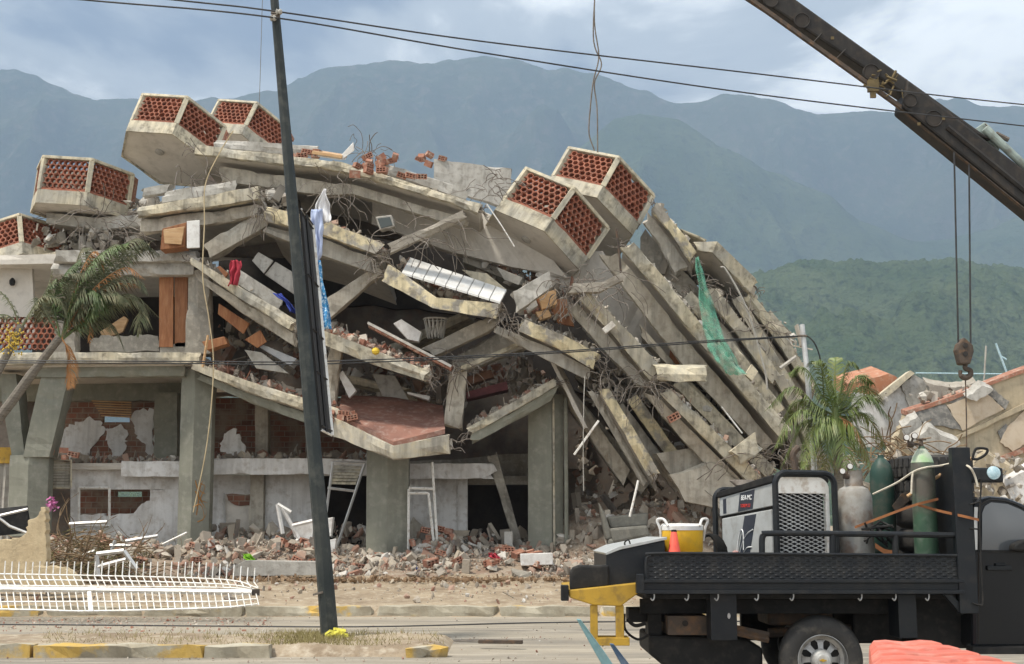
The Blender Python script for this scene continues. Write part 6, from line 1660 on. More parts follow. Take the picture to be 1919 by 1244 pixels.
for k in range(5): mb.tube(bez([wp(.9 + .05 * math.cos(t_) * 3 + k * .03, .1 + .12 * math.sin(t_), WH - .10 + k * .012) for t_ in [i_ * .7 for i_ in range(10)]], 3), .008, 4)
mb.build('cable_coil', M['rebar'], we)
mb = MB()
for k in range(7):
    cc = P(1326 + k * 2, 1000, 13.5)
    mb.tube([Vector((cc.x + .10 * math.sin(t_) * (1 + .1 * k), 13.5 + k * .03, ZD + .22 + .22 * math.cos(t_))) for t_ in [i_ * .3927 for i_ in range(17)]], .015, 5)
tag(mb.build('hose_coil', M['blackrough']), 'coil of black hose between yellow cooler and welding machine', 'hose')
# gas bottles
def gas(name, label, px, Y, r, top, m, collar=False, valve=False, gauges=None, capm=None):
    c = deck_obj(px, Y); h = htop(top, Y)
    t = thing(name, label, 'gas cylinder', c)
    mb = MB()
    if collar: prof = [(r * .9, 0), (r, .03), (r, h - .22), (r * .96, h - .16), (r * .8, h - .10), (r * .5, h - .07), (.02, h - .065)]
    else: prof = [(r * .96, 0), (r, .02), (r, h - .2), (r * .94, h - .14), (r * .75, h - .07), (r * .45, h - .02), (.035, h), (.03, h + .03)]
    mb.lathe(prof, 26, Matrix.Translation(c)); mb.build('bottle', M[m], t)
    if capm:
        mb = MB(); mb.lathe([(r * .955, h - .135), (r * .77, h - .068), (r * .47, h - .015), (.04, h + .005)], 26, Matrix.Translation(c)); mb.build('shoulder', M[capm], t)
    if collar:
        mb = MB(); mb.lathe([(r * .52, h - .075), (r * .52, h + .07), (r * .56, h + .085), (r * .50, h + .085), (r * .48, h - .07)], 22, Matrix.Translation(c)); mb.build('collar', M['rusty'], t)
    if valve:
        mb = MB(); mb.lathe([(.028, h), (.02, h + .06), (.016, h + .09)], 10, Matrix.Translation(c)); mb.tube([c + Vector((-.05, 0, h + .1)), c + Vector((.05, 0, h + .1))], .012, 6); mb.tube([c + Vector((0, -.05, h + .1)), c + Vector((0, .05, h + .1))], .012, 6); mb.build('valve', M['rust'], t)
    if gauges:
        for gx, gy in gauges:
            g = P(gx, gy, Y - .08)
            mb = MB(); mb.lathe([(.034, 0), (.034, .022), (.028, .026)], 18, Matrix.Translation(g) @ Matrix.Rotation(R(90), 4, 'X')); mb.build('gauge', M['rust'], t)
            mb = MB(); mb.lathe([(.027, .026), (.026, .028)], 18, Matrix.Translation(g) @ Matrix.Rotation(R(90), 4, 'X')); mb.build('gauge_face', M['whitewood'], t)
        g0 = P(*gauges[0], Y - .06); g1 = P(*gauges[1], Y - .06); tip = c + Vector((0, 0, h + .05))
        mb = MB(); mid = (g0 + g1) / 2 - Vector((0, 0, .07)); mb.tube([g0, mid], .012, 6); mb.tube([g1, mid], .012, 6); mb.tube([mid, tip], .016, 6); mb.tube([mid - Vector((.03, 0, 0)), mid + Vector((.03, 0, -.01))], .03, 8); mb.build('regulator', M['rust'], t)
    return t
M['rusty'] = mat('rusty_grey', (.33, .30, .26), (.22, .14, .09), 5, (.44, .41, .37), 8, .7, rough=.7, bump=.2, thr=(.45, .62))
M['lpg'] = mat('lpg_grey', (.34, .33, .305), (.24, .22, .19), 4, (.17, .10, .065), 6, .7, rough=.6, bump=.15)
M['green'] = mat('green_cylinder', (.022, .055, .042), (.035, .065, .05), 3, (.10, .09, .07), 6, .6, rough=.5, bump=.1)
M['green2'] = mat('worn_green_cylinder', (.05, .10, .062), (.095, .085, .07), 2.5, (.16, .19, .15), 6, .6, rough=.55, bump=.15)
M['limeshoulder'] = mat('green_shoulder', (.30, .46, .24), (.42, .45, .36), 5, rough=.5, bump=.1)
gas('gas_cylinder', 'squat rusty grey gas cylinder with collar beside the welding machine', 1603, 13.4, .185, 898, 'lpg', True, False, [(1578, 883), (1592, 874)])
gas('gas_cylinder', 'dark green gas cylinder behind the grey one on the truck', 1657, 13.75, .125, 858, 'green')
gas('gas_cylinder', 'worn green oxygen cylinder with gauges, tallest on the truck', 1735, 12.98, .118, 842, 'green2', False, True, [(1698, 820), (1713, 817)], 'limeshoulder')
# lying tyres
for k in range(5):
    c = Vector((P(1752, 1000, 13.85).x, 13.85, ZD + .255 * k))
    t = thing('spare_tyre', ['lowest tyre of the stack before the truck headboard', 'second tyre from the bottom of the stack on the truck', 'middle tyre of the stack on the truck', 'second tyre from the top of the stack on the truck', 'topmost tyre of the stack before the truck headboard'][k], 'tyre', c, 'tyres stacked on the truck')
    mb = MB(); mb.lathe([(.24, .04), (.28, .005), (.34, .0), (.39, .03), (.41, .07), (.412, .125), (.41, .18), (.39, .22), (.34, .25), (.28, .245), (.24, .21)], 40, Matrix.Translation(c)); mb.f = mb.f[:-2]; mb.sm = mb.sm[:-2]
    mb.build('carcass', M['rubber'], t)
    for j in range(34):
        a = j / 34 * 6.283
        mb = MB(); mb.box((.405, -.026, .03), (.422, .026, .11), Matrix.Translation(c) @ Matrix.Rotation(a, 4, 'Z')); mb.box((.405, -.026, .13), (.422, .026, .22), Matrix.Translation(c) @ Matrix.Rotation(a + .06, 4, 'Z'))
        if k >= 3: mb.build('tread_block', M['rubber'], t, fix=False)
# shovel
t = thing('shovel', 'shovel with black D-grip leaning over the truck headboard', 'shovel', P(1760, 1040, 13.2))
mb = MB(); mb.tube(PX([(1823, 858), (1790, 872), (1700, 930)], 13.0), .017, 8); mb.build('shaft', M['woodl'], t)
mb = MB(); mb.tube(bez(PX([(1822, 860), (1826, 846), (1832, 840), (1850, 842), (1846, 852), (1832, 860), (1822, 860)], 12.95), 5), .014, 7); mb.build('grip', M['blackrough'], t)
mb = MB(); mb.prism(PX([(1706, 920), (1690, 925), (1672, 948), (1680, 960), (1704, 938)], 13.4), (0, .01, 0)); mb.build('blade', M['rust'], t)
M['strap'] = mat('orange_strap', (.30, .125, .05), (.22, .09, .04), 5, rough=.9, bump=.15)
def strip(name, label, pts, Y, w_, m):
    c = bez(PX(pts, Y), 6); mb = MB(); vs = []
    for p in c: vs += [p - Vector((0, 0, w_ / 2)), p + Vector((0, 0, w_ / 2))]
    mb.add(vs, [(2 * i, 2 * i + 1, 2 * i + 3, 2 * i + 2) for i in range(len(c) - 1)])
    o = mb.build(name, M[m], fix=False); s_ = o.modifiers.new('thickness', 'SOLIDIFY'); s_.thickness = .004
    return tag(o, label, name.replace('_', ' '))
strip('strap', 'orange tie-down strap rising from the grey gas cylinder to the tall green one', [(1602, 988), (1650, 970), (1712, 947), (1758, 935)], (13.18, 13.0, 12.83, 12.84), .026, 'strap')
strip('strap', 'orange tie-down strap running from the tall green cylinder to the headboard', [(1720, 946), (1760, 957), (1800, 966), (1834, 974)], (12.83, 12.83, 12.5, 12.46), .026, 'strap')
strip('strap', 'loose end of orange strap lying behind the truck rail', [(1640, 1022), (1660, 1034), (1684, 1036)], 12.8, .05, 'strap')
def rope_thing(label, pts, Y, r=.011):
    mb = MB(); mb.tube(bez(PX(pts, Y), 6), r, 6); return tag(mb.build('rope', M['wrope'], fix=False), label, 'rope')
M['wrope'] = mat('white_rope', (.60, .55, .45), (.5, .45, .36), 20, rough=.9, bump=.2)
rope_thing('white rope stretched from the dark green cylinder over the tall one to the headboard', [(1636, 926), (1680, 905), (1712, 884), (1735, 876), (1760, 873), (1790, 868), (1815, 874), (1826, 890), (1832, 910)], (13.3, 13.1, 12.9, 12.83, 12.9, 12.8, 12.5, 12.5, 12.5))
rope_thing('short knotted end of white rope hanging between the green cylinders', [(1711, 884), (1709, 900), (1708, 925)], 12.9)
mb = MB(); r2 = random.Random(9)
for k in range(10):
    p = P(1668 + r2.uniform(-26, 20), 990 + r2.uniform(-14, 14), 13.1)
    mb.tube(bez([p, p + Vector((r2.uniform(-.15, .15), r2.uniform(-.1, .1), r2.uniform(-.08, .08))), p + Vector((r2.uniform(-.2, .2), r2.uniform(-.1, .1), r2.uniform(-.2, 0)))], 4), .012, 5)
tag(mb.build('torch_hoses', M['blackrough'], fix=False), 'dark torch hoses bundled behind the truck rail', 'hoses')
# ---------------------------------------------------------------- barrier and stakes in the near foreground
M['barrier'] = mat('barrier_plastic', (.60, .16, .11), (.52, .13, .09), 3, (.68, .32, .25), 7, .6, rough=.7, streak=.3, bump=.12, bscale=20)
bx, by0, by1, bw, bh = 2.52, 5.6, 8.85, .23, .90
mb = MB(); vs = []; N = 380; K = 0
prof = None
for i in range(N + 1):
    y = by0 + (by1 - by0) * i / N
    rib = min(1.0, 1.7 * abs(math.sin((y - by1) / .36 * 3.1416))) ** .8; lx_ = 2.40 - .265 * (by1 - y); bw = (2.84 - lx_) / 2; bx = (2.84 + lx_) / 2
    hw = bw * (.90 + .10 * rib); ht = bh - .16 * (1 - rib)
    if i in (0, N): hw *= .96; ht -= .02
    ring = [(-hw * 1.2, 0), (-hw * 1.18, .18), (-hw * 1.02, .32), (-hw, ht - .10), (-hw * .97, ht - .04), (-hw * .84, ht - .005), (-hw * .5, ht), (0, ht - .012), (hw * .5, ht), (hw * .84, ht - .005), (hw * .97, ht - .04), (hw, ht - .10), (hw * 1.02, .32), (hw * 1.18, .18), (hw * 1.2, 0)]
    K = len(ring); vs += [(bx + x, y, z) for x, z in ring]
fs = [(i * K + k, i * K + (k + 1) % K, (i + 1) * K + (k + 1) % K, (i + 1) * K + k) for i in range(N) for k in range(K)]
fs += [tuple(range(K)), tuple(N * K + k for k in range(K - 1, -1, -1))]
mb.add(vs, fs, True)
tag(mb.build('road_barrier', M['barrier']), 'ribbed salmon-orange plastic road barrier in the near right foreground', 'barrier')
M['teal'] = mat('faded_teal', (.20, .34, .36), (.13, .24, .27), 4, (.42, .52, .52), 8, .6, rough=.7, bump=.2)
M['tealb'] = mat('faded_blue', (.09, .14, .22), (.06, .10, .17), 4, (.3, .36, .4), 8, .4, rough=.7, bump=.2)
def stake(label, top, mid, Y, m):
    t0, t1 = P(*top, Y), P(*mid, Y); d = (t1 - t0); k = (t0.z) / (t0.z - t1.z); base = t0 + d * k
    mb = MB(); vs = []
    for i in range(9):
        u = i / 8; p = t0.lerp(base, u) + Vector((.05 * math.sin(u * 3), 0, 0)); w_ = .02 + .12 * u ** .7
        vs += [p + Vector((-w_ * .5, -.012, 0)), p + Vector((w_ * .5, -.03, 0)), p + Vector((w_ * .5, .012, 0)), p + Vector((-w_ * .5, .03, 0))]
    fs = [(i * 4 + k_, i * 4 + (k_ + 1) % 4, (i + 1) * 4 + (k_ + 1) % 4, (i + 1) * 4 + k_) for i in range(8) for k_ in range(4)] + [(0, 1, 2, 3), (35, 34, 33, 32)]
    mb.add(vs, fs); tag(mb.build('stake', M[m], bevel=.004), label, 'stake')
stake('taller faded teal stake leaning in the near foreground', (1084, 1160), (1128, 1244), 6.6, 'teal')
stake('shorter blue stake beside the teal one in the near foreground', (1146, 1206), (1166, 1244), 6.7, 'tealb')
# ================================================================ pole, wires, crane
M['polepaint'] = mat('pole_green', (.020, .026, .026), (.032, .037, .035), 2.0, (.10, .10, .085), 6, .45, rough=.55, bump=.15, streak=.2)
M['signback'] = mat('sign_back', (.022, .020, .020), (.03, .028, .026), 3, rough=.6, bump=.1)
PY_ = 18.8
po = thing('street_pole', 'dark green octagonal street pole leaning left in the foreground', 'pole', P(618, 1188, PY_))
mb = MB()
mb.tube([P(618, 1192, PY_), P(604, 1020, PY_), P(575, 690, PY_), P(545, 350, PY_), P(516, 20, PY_), P(509, -60, PY_)], [.128, .118, .10, .085, .066, .062], 8, smooth=False); mb.build('shaft', M['polepaint'], po)
for c_, (px, py) in enumerate(((523, 22), (512, 34))):
    mb = MB(); c = P(px, py, PY_ - .12); mb.lathe([(.02, -.05), (.05, -.035), (.03, -.01), (.05, .015), (.03, .045)], 10, Matrix.Translation(c) @ Matrix.Rotation(R(90), 4, 'Y')); mb.build('insulator', M['concl'], po)
mb = MB(); mb.tube([P(509, 30, PY_ - .07), P(524, 30, PY_ - .07)], .03, 6); mb.tube([P(508, 24, PY_ - .07), P(526, 26, PY_ - .07)], .02, 6); mb.build('clamp', M['rebar'], po)
mb = MB(); mb.tube([P(602, 1108, PY_), P(603, 1112, PY_)], .128, 8); mb.build('band', M['rebar'], po)
# sign board seen edge-on
sg = thing('sign_board', 'black sign board with white rim fixed edge-on to the street pole', 'sign', P(596, 806, 18.95))
tl, bl = P(565, 392, 18.95), P(603, 806, 18.95)
dv = Vector((.01, 1.0, 0))
mb = MB(); mb.add([tl, tl + dv, bl + dv, bl, tl + Vector((-.04, 0, 0)), tl + dv + Vector((-.04, 0, 0)), bl + dv + Vector((-.04, 0, 0)), bl + Vector((-.04, 0, 0))], [(0, 1, 2, 3), (4, 7, 6, 5), (0, 4, 5, 1), (1, 5, 6, 2), (2, 6, 7, 3), (3, 7, 4, 0)]); mb.build('board', M['signback'], sg)
mb = MB(); mb.tube([tl + dv, bl + dv], .035, 4, smooth=False); mb.tube([tl + dv, tl], .02, 4, smooth=False); mb.tube([bl + dv, bl], .02, 4, smooth=False); mb.build('rim', M['whitepaint'], sg)
for u in (.0, .02, .30, .55, .74, .98):
    a = tl.lerp(bl, u) + Vector((.012, 0, 0)); mb = MB(); mb.tube([a, a + dv], .014, 4); mb.build('rib', M['signback'], sg)
mb = MB(); a = tl + dv * .35 + Vector((.015, 0, 0)); b = bl + dv * .35 + Vector((.015, 0, 0)); mb.tube([a, b], .03, 4, smooth=False); mb.build('spine', M['signback'], sg)
# yellow tape and weeds at its base
M['tape'] = mat('yellow_tape', (.72, .66, .10), (.6, .54, .08), 6, rough=.7, bump=.1)
mb = MB(); r3 = random.Random(2)
for k in range(9):
    p = P(628 + r3.uniform(-8, 14), 1186 + r3.uniform(-3, 6), PY_ - .2)
    q = [p + Vector((r3.uniform(-.15, .15), r3.uniform(-.1, .1), r3.uniform(-.04, .06))) for _ in range(4)]
    for a, b in zip(bez(q, 4), bez(q, 4)[1:]): mb.add([a - Vector((0, 0, .015)), b - Vector((0, 0, .015)), b + Vector((0, .01, .02)), a + Vector((0, .01, .02))], [(0, 1, 2, 3)])
tag(mb.build('caution_tape', M['tape'], fix=False), 'crumpled yellow caution tape tied at the foot of the street pole', 'tape')
M['weed'] = mat('dry_grass', (.20, .17, .07), (.28, .24, .11), 5, rough=.95, bump=0)
mb = MB()
for k in range(2600):
    px = r3.gauss(600, 55) if k < 1800 else r3.uniform(100, 840); y = r3.uniform(17.5, 19.4); x = (px - 959.5) * y / FPX
    p = Vector((x, y, med_z(x, y) - .01)); h = r3.uniform(.03, .11); d = Vector((r3.gauss(0, .5), r3.gauss(0, .5), 1)) * h
    mb.add([p - Vector((.005, 0, 0)), p + Vector((.005, 0, 0)), p + d], [(0, 1, 2)])
tag(mb.build('dry_grass', M['weed'], fix=False), 'dry grass growing on the median around the pole', 'grass', kind='stuff')
def cable(name, label, pts, r, m='wire', cat='cable', n=10):
    mb = MB(); mb.tube(bez([P(*p) for p in pts], n), r, 5); return tag(mb.build(name, M[m], fix=False), label, cat)
cable('power_line', 'upper power line crossing the sky behind the pole and crane boom', [(-500, -86, 18.0), (320, -1, 18.5), (522, 22, 18.7), (900, 77, 20), (1400, 136, 22), (1919, 196, 25), (2500, 250, 30)], .014)
cable('power_line', 'lower power line crossing the sky behind the pole and crane boom', [(-500, -60, 18.0), (150, -1, 18.4), (514, 33, 18.65), (900, 98, 20), (1400, 174, 22), (1919, 236, 25), (2500, 300, 30)], .014)
cable('telephone_cable', 'upper of two telephone cables strung across the building front', [(-300, 678, 22), (0, 676, 22), (350, 677, 22), (600, 677, 22.5), (1000, 661, 24), (1300, 640, 25), (1503, 629, 26)], .012)
cable('telephone_cable', 'lower of two telephone cables strung across the building front', [(-300, 684, 22), (0, 680, 22), (350, 681, 22), (600, 682, 22.5), (1000, 664, 24), (1300, 643, 25), (1503, 630, 26)], .012)
cable('telephone_cable', 'loop of cable drooping right from the grey mast', [(1503, 629, 26), (1516, 632, 26), (1530, 650, 26), (1540, 690, 26.2), (1545, 760, 26.6)], .016)
cable('thin_wire', 'thin wire hanging in the sky left of the pole', [(493, -40, 26), (490, 60, 26), (488, 130, 26), (486, 195, 26)], .006, 'rebar')
ma = thing('mast', 'thin grey metal mast standing behind the right palm', 'mast', P(1530, 1090, 26))
mb = MB(); mb.tube([P(1503, 608, 26), P(1512, 690, 26), P(1524, 850, 26), P(1534, 1095, 26)], [.05, .055, .06, .065], 10); mb.build('tube', M['alu'], ma)
mb = MB(); mb.tube([P(1496, 629, 25.95), P(1512, 629, 25.95)], .025, 6); mb.build('cable_clamp', M['rebar'], ma)
for i, pts in enumerate(([(1116, -60, 31), (1114, 40, 31), (1122, 105, 31), (1112, 152, 31), (1106, 205, 31), (1104, 250, 31), (1114, 282, 31)], [(1118, -60, 31), (1112, 70, 31), (1127, 120, 31), (1114, 156, 31), (1119, 205, 31), (1120, 285, 31)])):
    cable('sling', ['left strand of the twisted lifting sling above the right balconies', 'right strand of the twisted lifting sling above the right balconies'][i], pts, .018, 'rebar', 'sling')
# crane boom
M['boom'] = mat('crane_boom', (.020, .018, .017), (.030, .026, .023), 1.4, (.07, .05, .035), 5, .45, rough=.65, bump=.15, streak=.15)
M['boomy'] = mat('scraped_yellow', (.15, .11, .05), (.10, .075, .035), 5, rough=.7, bump=.2)
M['tealsteel'] = mat('grey_green_steel', (.30, .36, .33), (.22, .26, .24), 4, (.12, .09, .07), 7, .5, rough=.6, bump=.1)
BY = 25.0
cr = thing('crane_boom', 'dark telescopic crane boom slanting across the upper right', 'crane', P(1900, 350, BY))
def boomsec(name, a0, a1, b0, b1, Y, d, bev=.05):
    mb = MB(); mb.prism(PX([a0, a1, b1, b0], Y), (.05, d, .05)); return mb.build(name, M['boom'], cr, bevel=bev)
boomsec('inner_section', (1240, -122), (1800, 246), (1330, -118), (1860, 262), BY + .06, .6)
boomsec('outer_section', (1690, 200), (2560, 905), (1700, 148), (2640, 870), BY, .75)
mb = MB(); mb.prism(PX([(1690, 204), (1700, 212), (2560, 912), (2560, 903)], BY - .02), (0, .1, 0)); mb.prism(PX([(1400, -12), (1690, 196), (1690, 204), (1400, -4)], BY + .03), (0, .1, 0)); mb.build('bottom_flange', M['rust'], cr)
mb = MB(); mb.tube(PX([(1775, 238), (2560, 880)], BY - .01), .06, 6); mb.build('stiffener', M['boom'], cr)
for px, py, r in ((1445, 0, 15), (1503, 38, 16), (1633, 135, 17), (1706, 188, 14), (1750, 222, 17)):
    c = P(px, py, BY - (.01 if px > 1690 else -.05)); s = r * BY / FPX
    e = bpy.data.objects.new('inspection_port', None); COL.objects.link(e); e.parent = cr; W[e] = W[cr]
    mb = MB(); ry = Matrix.Translation(c) @ Matrix.Rotation(R(90), 4, 'X')
    mb.lathe([(s, -.03), (s, .012), (s * .92, .016), (s * .86, .006), (s * .86, -.03)], 24, ry); mb.f = mb.f[:-2]; mb.sm = mb.sm[:-2]; mb.build('ring', M['boom'], e)
    mb = MB(); mb.lathe([(s * .84, .002), (s * .5, .0), (s * .02, .004)], 20, ry); mb.build('cover', M['dark'], e)
for a, b in (((1540, 62), (1520, 84)), ((1585, 92), (1562, 115))):
    mb = MB(); mb.tube([P(*a, BY + .045), P(*b, BY + .045)], .012, 4); mb.build('weld_seam', M['boom'], cr)
mb = MB(); r4 = random.Random(8)
for k in range(26):
    p = P(r4.gauss(1655, 16), r4.gauss(150, 12), BY - .03); d = Vector((r4.gauss(0, 1), -.1, r4.gauss(0, .7))).normalized() * r4.uniform(.05, .25)
    mb.tube([p, p + d], r4.uniform(.008, .03), 4)
tag(mb.build('paint_splinters', M['boomy'], cr), kind='stuff')
mb = MB(); mb.box(P(1628, 170, BY - .06), P(1644, 152, BY + .05)); mb.build('wear_pad', M['boomy'], cr)
mb = MB(); mb.box(P(1632, 182, BY - .04), P(1640, 168.6, BY + .02)); mb.build('wear_pad', M['boomy'], cr)
for a in ((1722, 232), (1768, 222), (1560, 71), (1780, 240)):
    mb = MB(); c = P(*a, BY - .02); mb.box(c + Vector((-.03, -.01, -.03)), c + Vector((.03, .01, .03))); mb.build('paint_scar', M['boomy'], cr)
mb = MB(); mb.prism(PX([(1826, 242), (1846, 228), (1856, 236), (1880, 262), (1872, 282), (1838, 252)], BY + .2), (0, .3, 0)); mb.tube([P(1845, 240, BY + .1), P(1930, 320, BY + .1)], .09, 8); mb.build('hydraulic_sheave', M['tealsteel'], cr, bevel=.02)
mb = MB(); mb.tube([P(1866, 250, BY + .25), P(1890, 262, BY + .25)], .05, 6); mb.tube([P(1868, 252, BY + .15), P(2100, 480, BY + .15)], .015, 5); mb.tube([P(1846, 232, BY + .15), P(2080, 470, BY + .15)], .015, 5); mb.build('hoist_rope', M['rebar'], cr)
hk = thing('hook_block', 'dark crane hook block hanging on two ropes at the right', 'hook', P(1808, 708, BY))
mb = MB(); mb.tube([P(1788, 285, BY), P(1796, 648, BY)], .018, 6); mb.build('rope', M['wire'], hk)
mb = MB(); mb.tube([P(1816, 308, BY), P(1819, 648, BY)], .018, 6); mb.build('rope', M['wire'], hk)
mb = MB(); mb.prism(PX([(1807, 631), (1824, 646), (1826, 658), (1819, 682), (1800, 682), (1793, 655), (1796, 644)], BY - .12), (0, .24, 0)); mb.build('block', M['rust'], hk, bevel=.03)
for y in (647, 663): 
    mb = MB(); mb.lathe([(.05, 0), (.05, .02)], 14, Matrix.Translation(P(1809, y, BY - .12)) @ Matrix.Rotation(R(90), 4, 'X')); mb.build('pin', M['boom'], hk)
mb = MB(); mb.tube(bez(PX([(1809, 682), (1809, 690), (1818, 694), (1818, 703), (1808, 708), (1800, 702), (1800, 694)], BY), 5), [.05] * 10 + [.055] * 15 + [.04] * 6, 8); mb.build('hook', M['rust'], hk)
mb = MB(); mb.tube([P(1809, 706, BY), P(1811, 780, BY), P(1812, 1060, BY)], .014, 5); mb.build('sling', M['rust'], hk)
# ================================================================ palms
M['palm'] = mat('palm_leaf', (.07, .115, .034), (.10, .14, .045), 4, (.17, .16, .07), 9, .5, rough=.55, spec=.4, bump=0, objrand=.2)
M['palmdry'] = mat('palm_leaf_dry', (.34, .16, .06), (.26, .14, .06), 4, rough=.8, bump=0)
M['palmgrey'] = mat('palm_leaf_dull', (.10, .115, .06), (.15, .15, .085), 4, (.27, .23, .14), 7, .7, rough=.7, bump=0, objrand=.2)
M['trunk'] = mat('palm_trunk', (.20, .175, .145), (.12, .105, .085), 6, (.36, .33, .28), 12, .6, bump=.6, stretch=(1, 1, 6))
def frond(parent, pts, n, ll, m, seed, droop=.35, wind=Vector((0, 0, 0)), rad=.022, wid=.02, name='frond'):
    r = random.Random(seed); c = bez(pts, 10); mb = MB()
    mb.tube(c, [rad * (1 - .85 * i / (len(c) - 1)) for i in range(len(c))], 5)
    L = len(c) - 1
    for k in range(n):
        u = .12 + .88 * (k + r.random()) / n; i = min(L - 1, int(u * L)); p = c[i].lerp(c[i + 1], u * L - i); t = (c[i + 1] - c[i]).normalized()
        side = t.cross(Vector((0, 0, 1)))
        if side.length < .1: side = t.cross(Vector((0, 1, 0)))
        side.normalize()
        l = ll * (math.sin(math.pi * min(1, .18 + u * .86)) ** .6) * r.uniform(.8, 1.1)
        for s in (-1, 1):
            d = (side * s * r.uniform(.7, 1) + t * r.uniform(.5, .9) + Vector((0, 0, r.uniform(-.1, .25))) + wind).normalized()
            w_ = d.cross(t).normalized().cross(d).normalized() * wid * .5
            p1 = p + d * l * .5 + Vector((0, 0, -droop * l * .12)); p2 = p + d * l * .95 + Vector((0, 0, -droop * l * .6))
            mb.add([p - w_ * .6, p + w_ * .6, p1 + w_, p1 - w_, p2], [(0, 1, 2, 3), (3, 2, 4)])
    return mb.build(name, M[m], parent, fix=False)
M['palmr'] = mat('palm_leaf_bright', (.10, .145, .035), (.14, .18, .05), 4, (.22, .20, .07), 7, .5, rough=.5, spec=.4, bump=0, objrand=.25)
# right palm
cp = P(1566, 778, 25.5)
pr = thing('palm_tree', 'green palm standing behind the truck load at the right', 'tree', (cp.x + .1, 25.5, gz(25.5)))
mb = MB(); mb.tube(bez([(cp.x + .1, 25.5, gz(25.5) - .1), (cp.x + .04, 25.5, 1.8), cp + Vector((0, 0, -.15))], 6), [.17] * 4 + [.13] * 5 + [.10] * 4, 12); mb.build('trunk', M['trunk'], pr)
mb = MB(); mb.tube([cp + Vector((0, 0, -.4)), cp + Vector((0, 0, .15))], [.10, .06], 10); mb.build('crownshaft', M['palmr'], pr)
r5 = random.Random(21); 
tips = [(1432, 772, 0), (1446, 850, -.4), (1474, 700, .3), (1520, 678, -.3), (1566, 668, .2), (1604, 680, -.2), (1640, 722, .3), (1672, 790, -.3), (1664, 850, .2), (1636, 890, -.5), (1500, 892, -.5), (1545, 905, .4), (1590, 900, -.6), (1458, 800, .8), (1462, 880, .2), (1656, 762, .7)]
for i, (x, y, dy) in enumerate(tips):
    tip = P(x, y, 25.5 + dy); d = tip - cp; mid = cp + d * .6 + Vector((0, 0, .30 + .16 * abs(d.x)))
    frond(pr, [cp, cp + d * .25 + Vector((0, 0, .16)), mid, tip], 72, .50, 'palmr', i, 1.2, wid=.020)
frond(pr, [cp, cp + Vector((.35, -.2, -.3)), cp + Vector((.55, -.2, -1.0))], 50, .45, 'palmdry', 77, 1.0, wid=.02)
mb = MB()
for k in range(220):
    p = P(r5.gauss(1545, 22), r5.gauss(870, 16), 25.3 + r5.uniform(-.2, .2)); d = Vector((r5.gauss(0, 1), r5.gauss(0, 1), r5.gauss(-.4, .7))).normalized() * .14; w_ = d.orthogonal().normalized() * .008
    mb.add([p - w_, p + w_, p + d], [(0, 1, 2)])
mb.build('flower_stalks', M['weed'], pr, fix=False)
# left palm, bent by the wind
YL = 28.5
pl = thing('palm_tree', 'wind-bent palm with ragged drooping fronds at the left', 'tree', P(-60, 830, YL))
ct = P(112, 640, YL)
mb = MB(); mb.tube(bez(PX([(-140, 930), (-10, 792), (60, 700), (112, 632)], YL), 6), [.13] * 7 + [.11] * 6 + [.09] * 6, 10); mb.build('trunk', M['trunk'], pl)
fr = [([(118, 628), (165, 560), (215, 490), (278, 440)], 'palmgrey'), ([(118, 630), (150, 540), (200, 480), (262, 462)], 'palm'), ([(118, 632), (180, 575), (235, 545), (288, 590)], 'palmgrey'), ([(118, 632), (170, 560), (250, 520), (285, 560)], 'palmgrey'),
      ([(118, 636), (170, 590), (190, 560), (178, 606)], 'palm'), ([(112, 632), (100, 560), (120, 510), (150, 480)], 'palm'), ([(112, 632), (80, 580), (70, 560), (62, 600)], 'palmgrey'), ([(116, 630), (140, 575), (160, 545), (150, 600)], 'palmgrey'),
      ([(118, 630), (130, 560), (140, 520), (190, 520)], 'palmgrey'), ([(120, 634), (220, 560), (262, 570), (256, 640)], 'palmgrey'), ([(118, 630), (185, 540), (230, 530), (272, 535)], 'palmdry'), ([(114, 634), (125, 590), (90, 545), (110, 520)], 'palm'),
      ([(116, 634), (136, 600), (165, 600), (170, 650)], 'palmdry'), ([(116, 634), (132, 660), (138, 700), (140, 735)], 'palmdry'), ([(118, 630), (150, 570), (185, 550), (200, 590)], 'palm')]
r6 = random.Random(31)
for k in range(12):
    ex, ey = r6.uniform(150, 292), r6.uniform(450, 640)
    fr.append(([(116, 632), (116 + (ex - 116) * .35, 632 + (ey - 632) * .5 - 30), (116 + (ex - 116) * .75, 632 + (ey - 632) * .9 - 30), (ex, ey + r6.uniform(0, 30))], ('palmgrey', 'palmgrey', 'palmdry', 'palmgrey')[k % 4]))
for i, (pts, m_) in enumerate(fr):
    pp = PX(pts, YL); off = random.Random(i).uniform(-.7, .7)
    pp = [p + Vector((0, off * j / 3, 0)) for j, p in enumerate(pp)]
    frond(pl, pp, 74 if m_ != 'palmdry' else 36, .52 if m_ != 'palmdry' else .30, m_, i + 100, 1.1, Vector((.45, 0, -.25)), wid=.024)
p2 = thing('palm_tree', 'second leaning palm with yellow fruit cut by the left edge', 'tree', P(-80, 860, 27.6))
mb = MB(); mb.tube(bez(PX([(-160, 1000), (-70, 820), (0, 690), (40, 610)], 27.6), 5), .085, 9); mb.build('trunk', M['trunk'], p2)
for i, pts in enumerate(([(40, 612), (60, 580), (86, 545), (100, 500)], [(40, 612), (10, 590), (-30, 600), (-60, 640)], [(38, 614), (20, 570), (-10, 540), (-50, 540)], [(42, 612), (75, 560), (110, 560), (126, 600)])):
    frond(p2, PX(pts, 27.6), 36, .36, 'palmgrey', i + 300, 1.0, Vector((.3, 0, -.2)), wid=.022)
M['fruit'] = mat('yellow_fruit', (.55, .38, .06), (.42, .30, .05), 6, rough=.6, bump=0)
mb = MB()
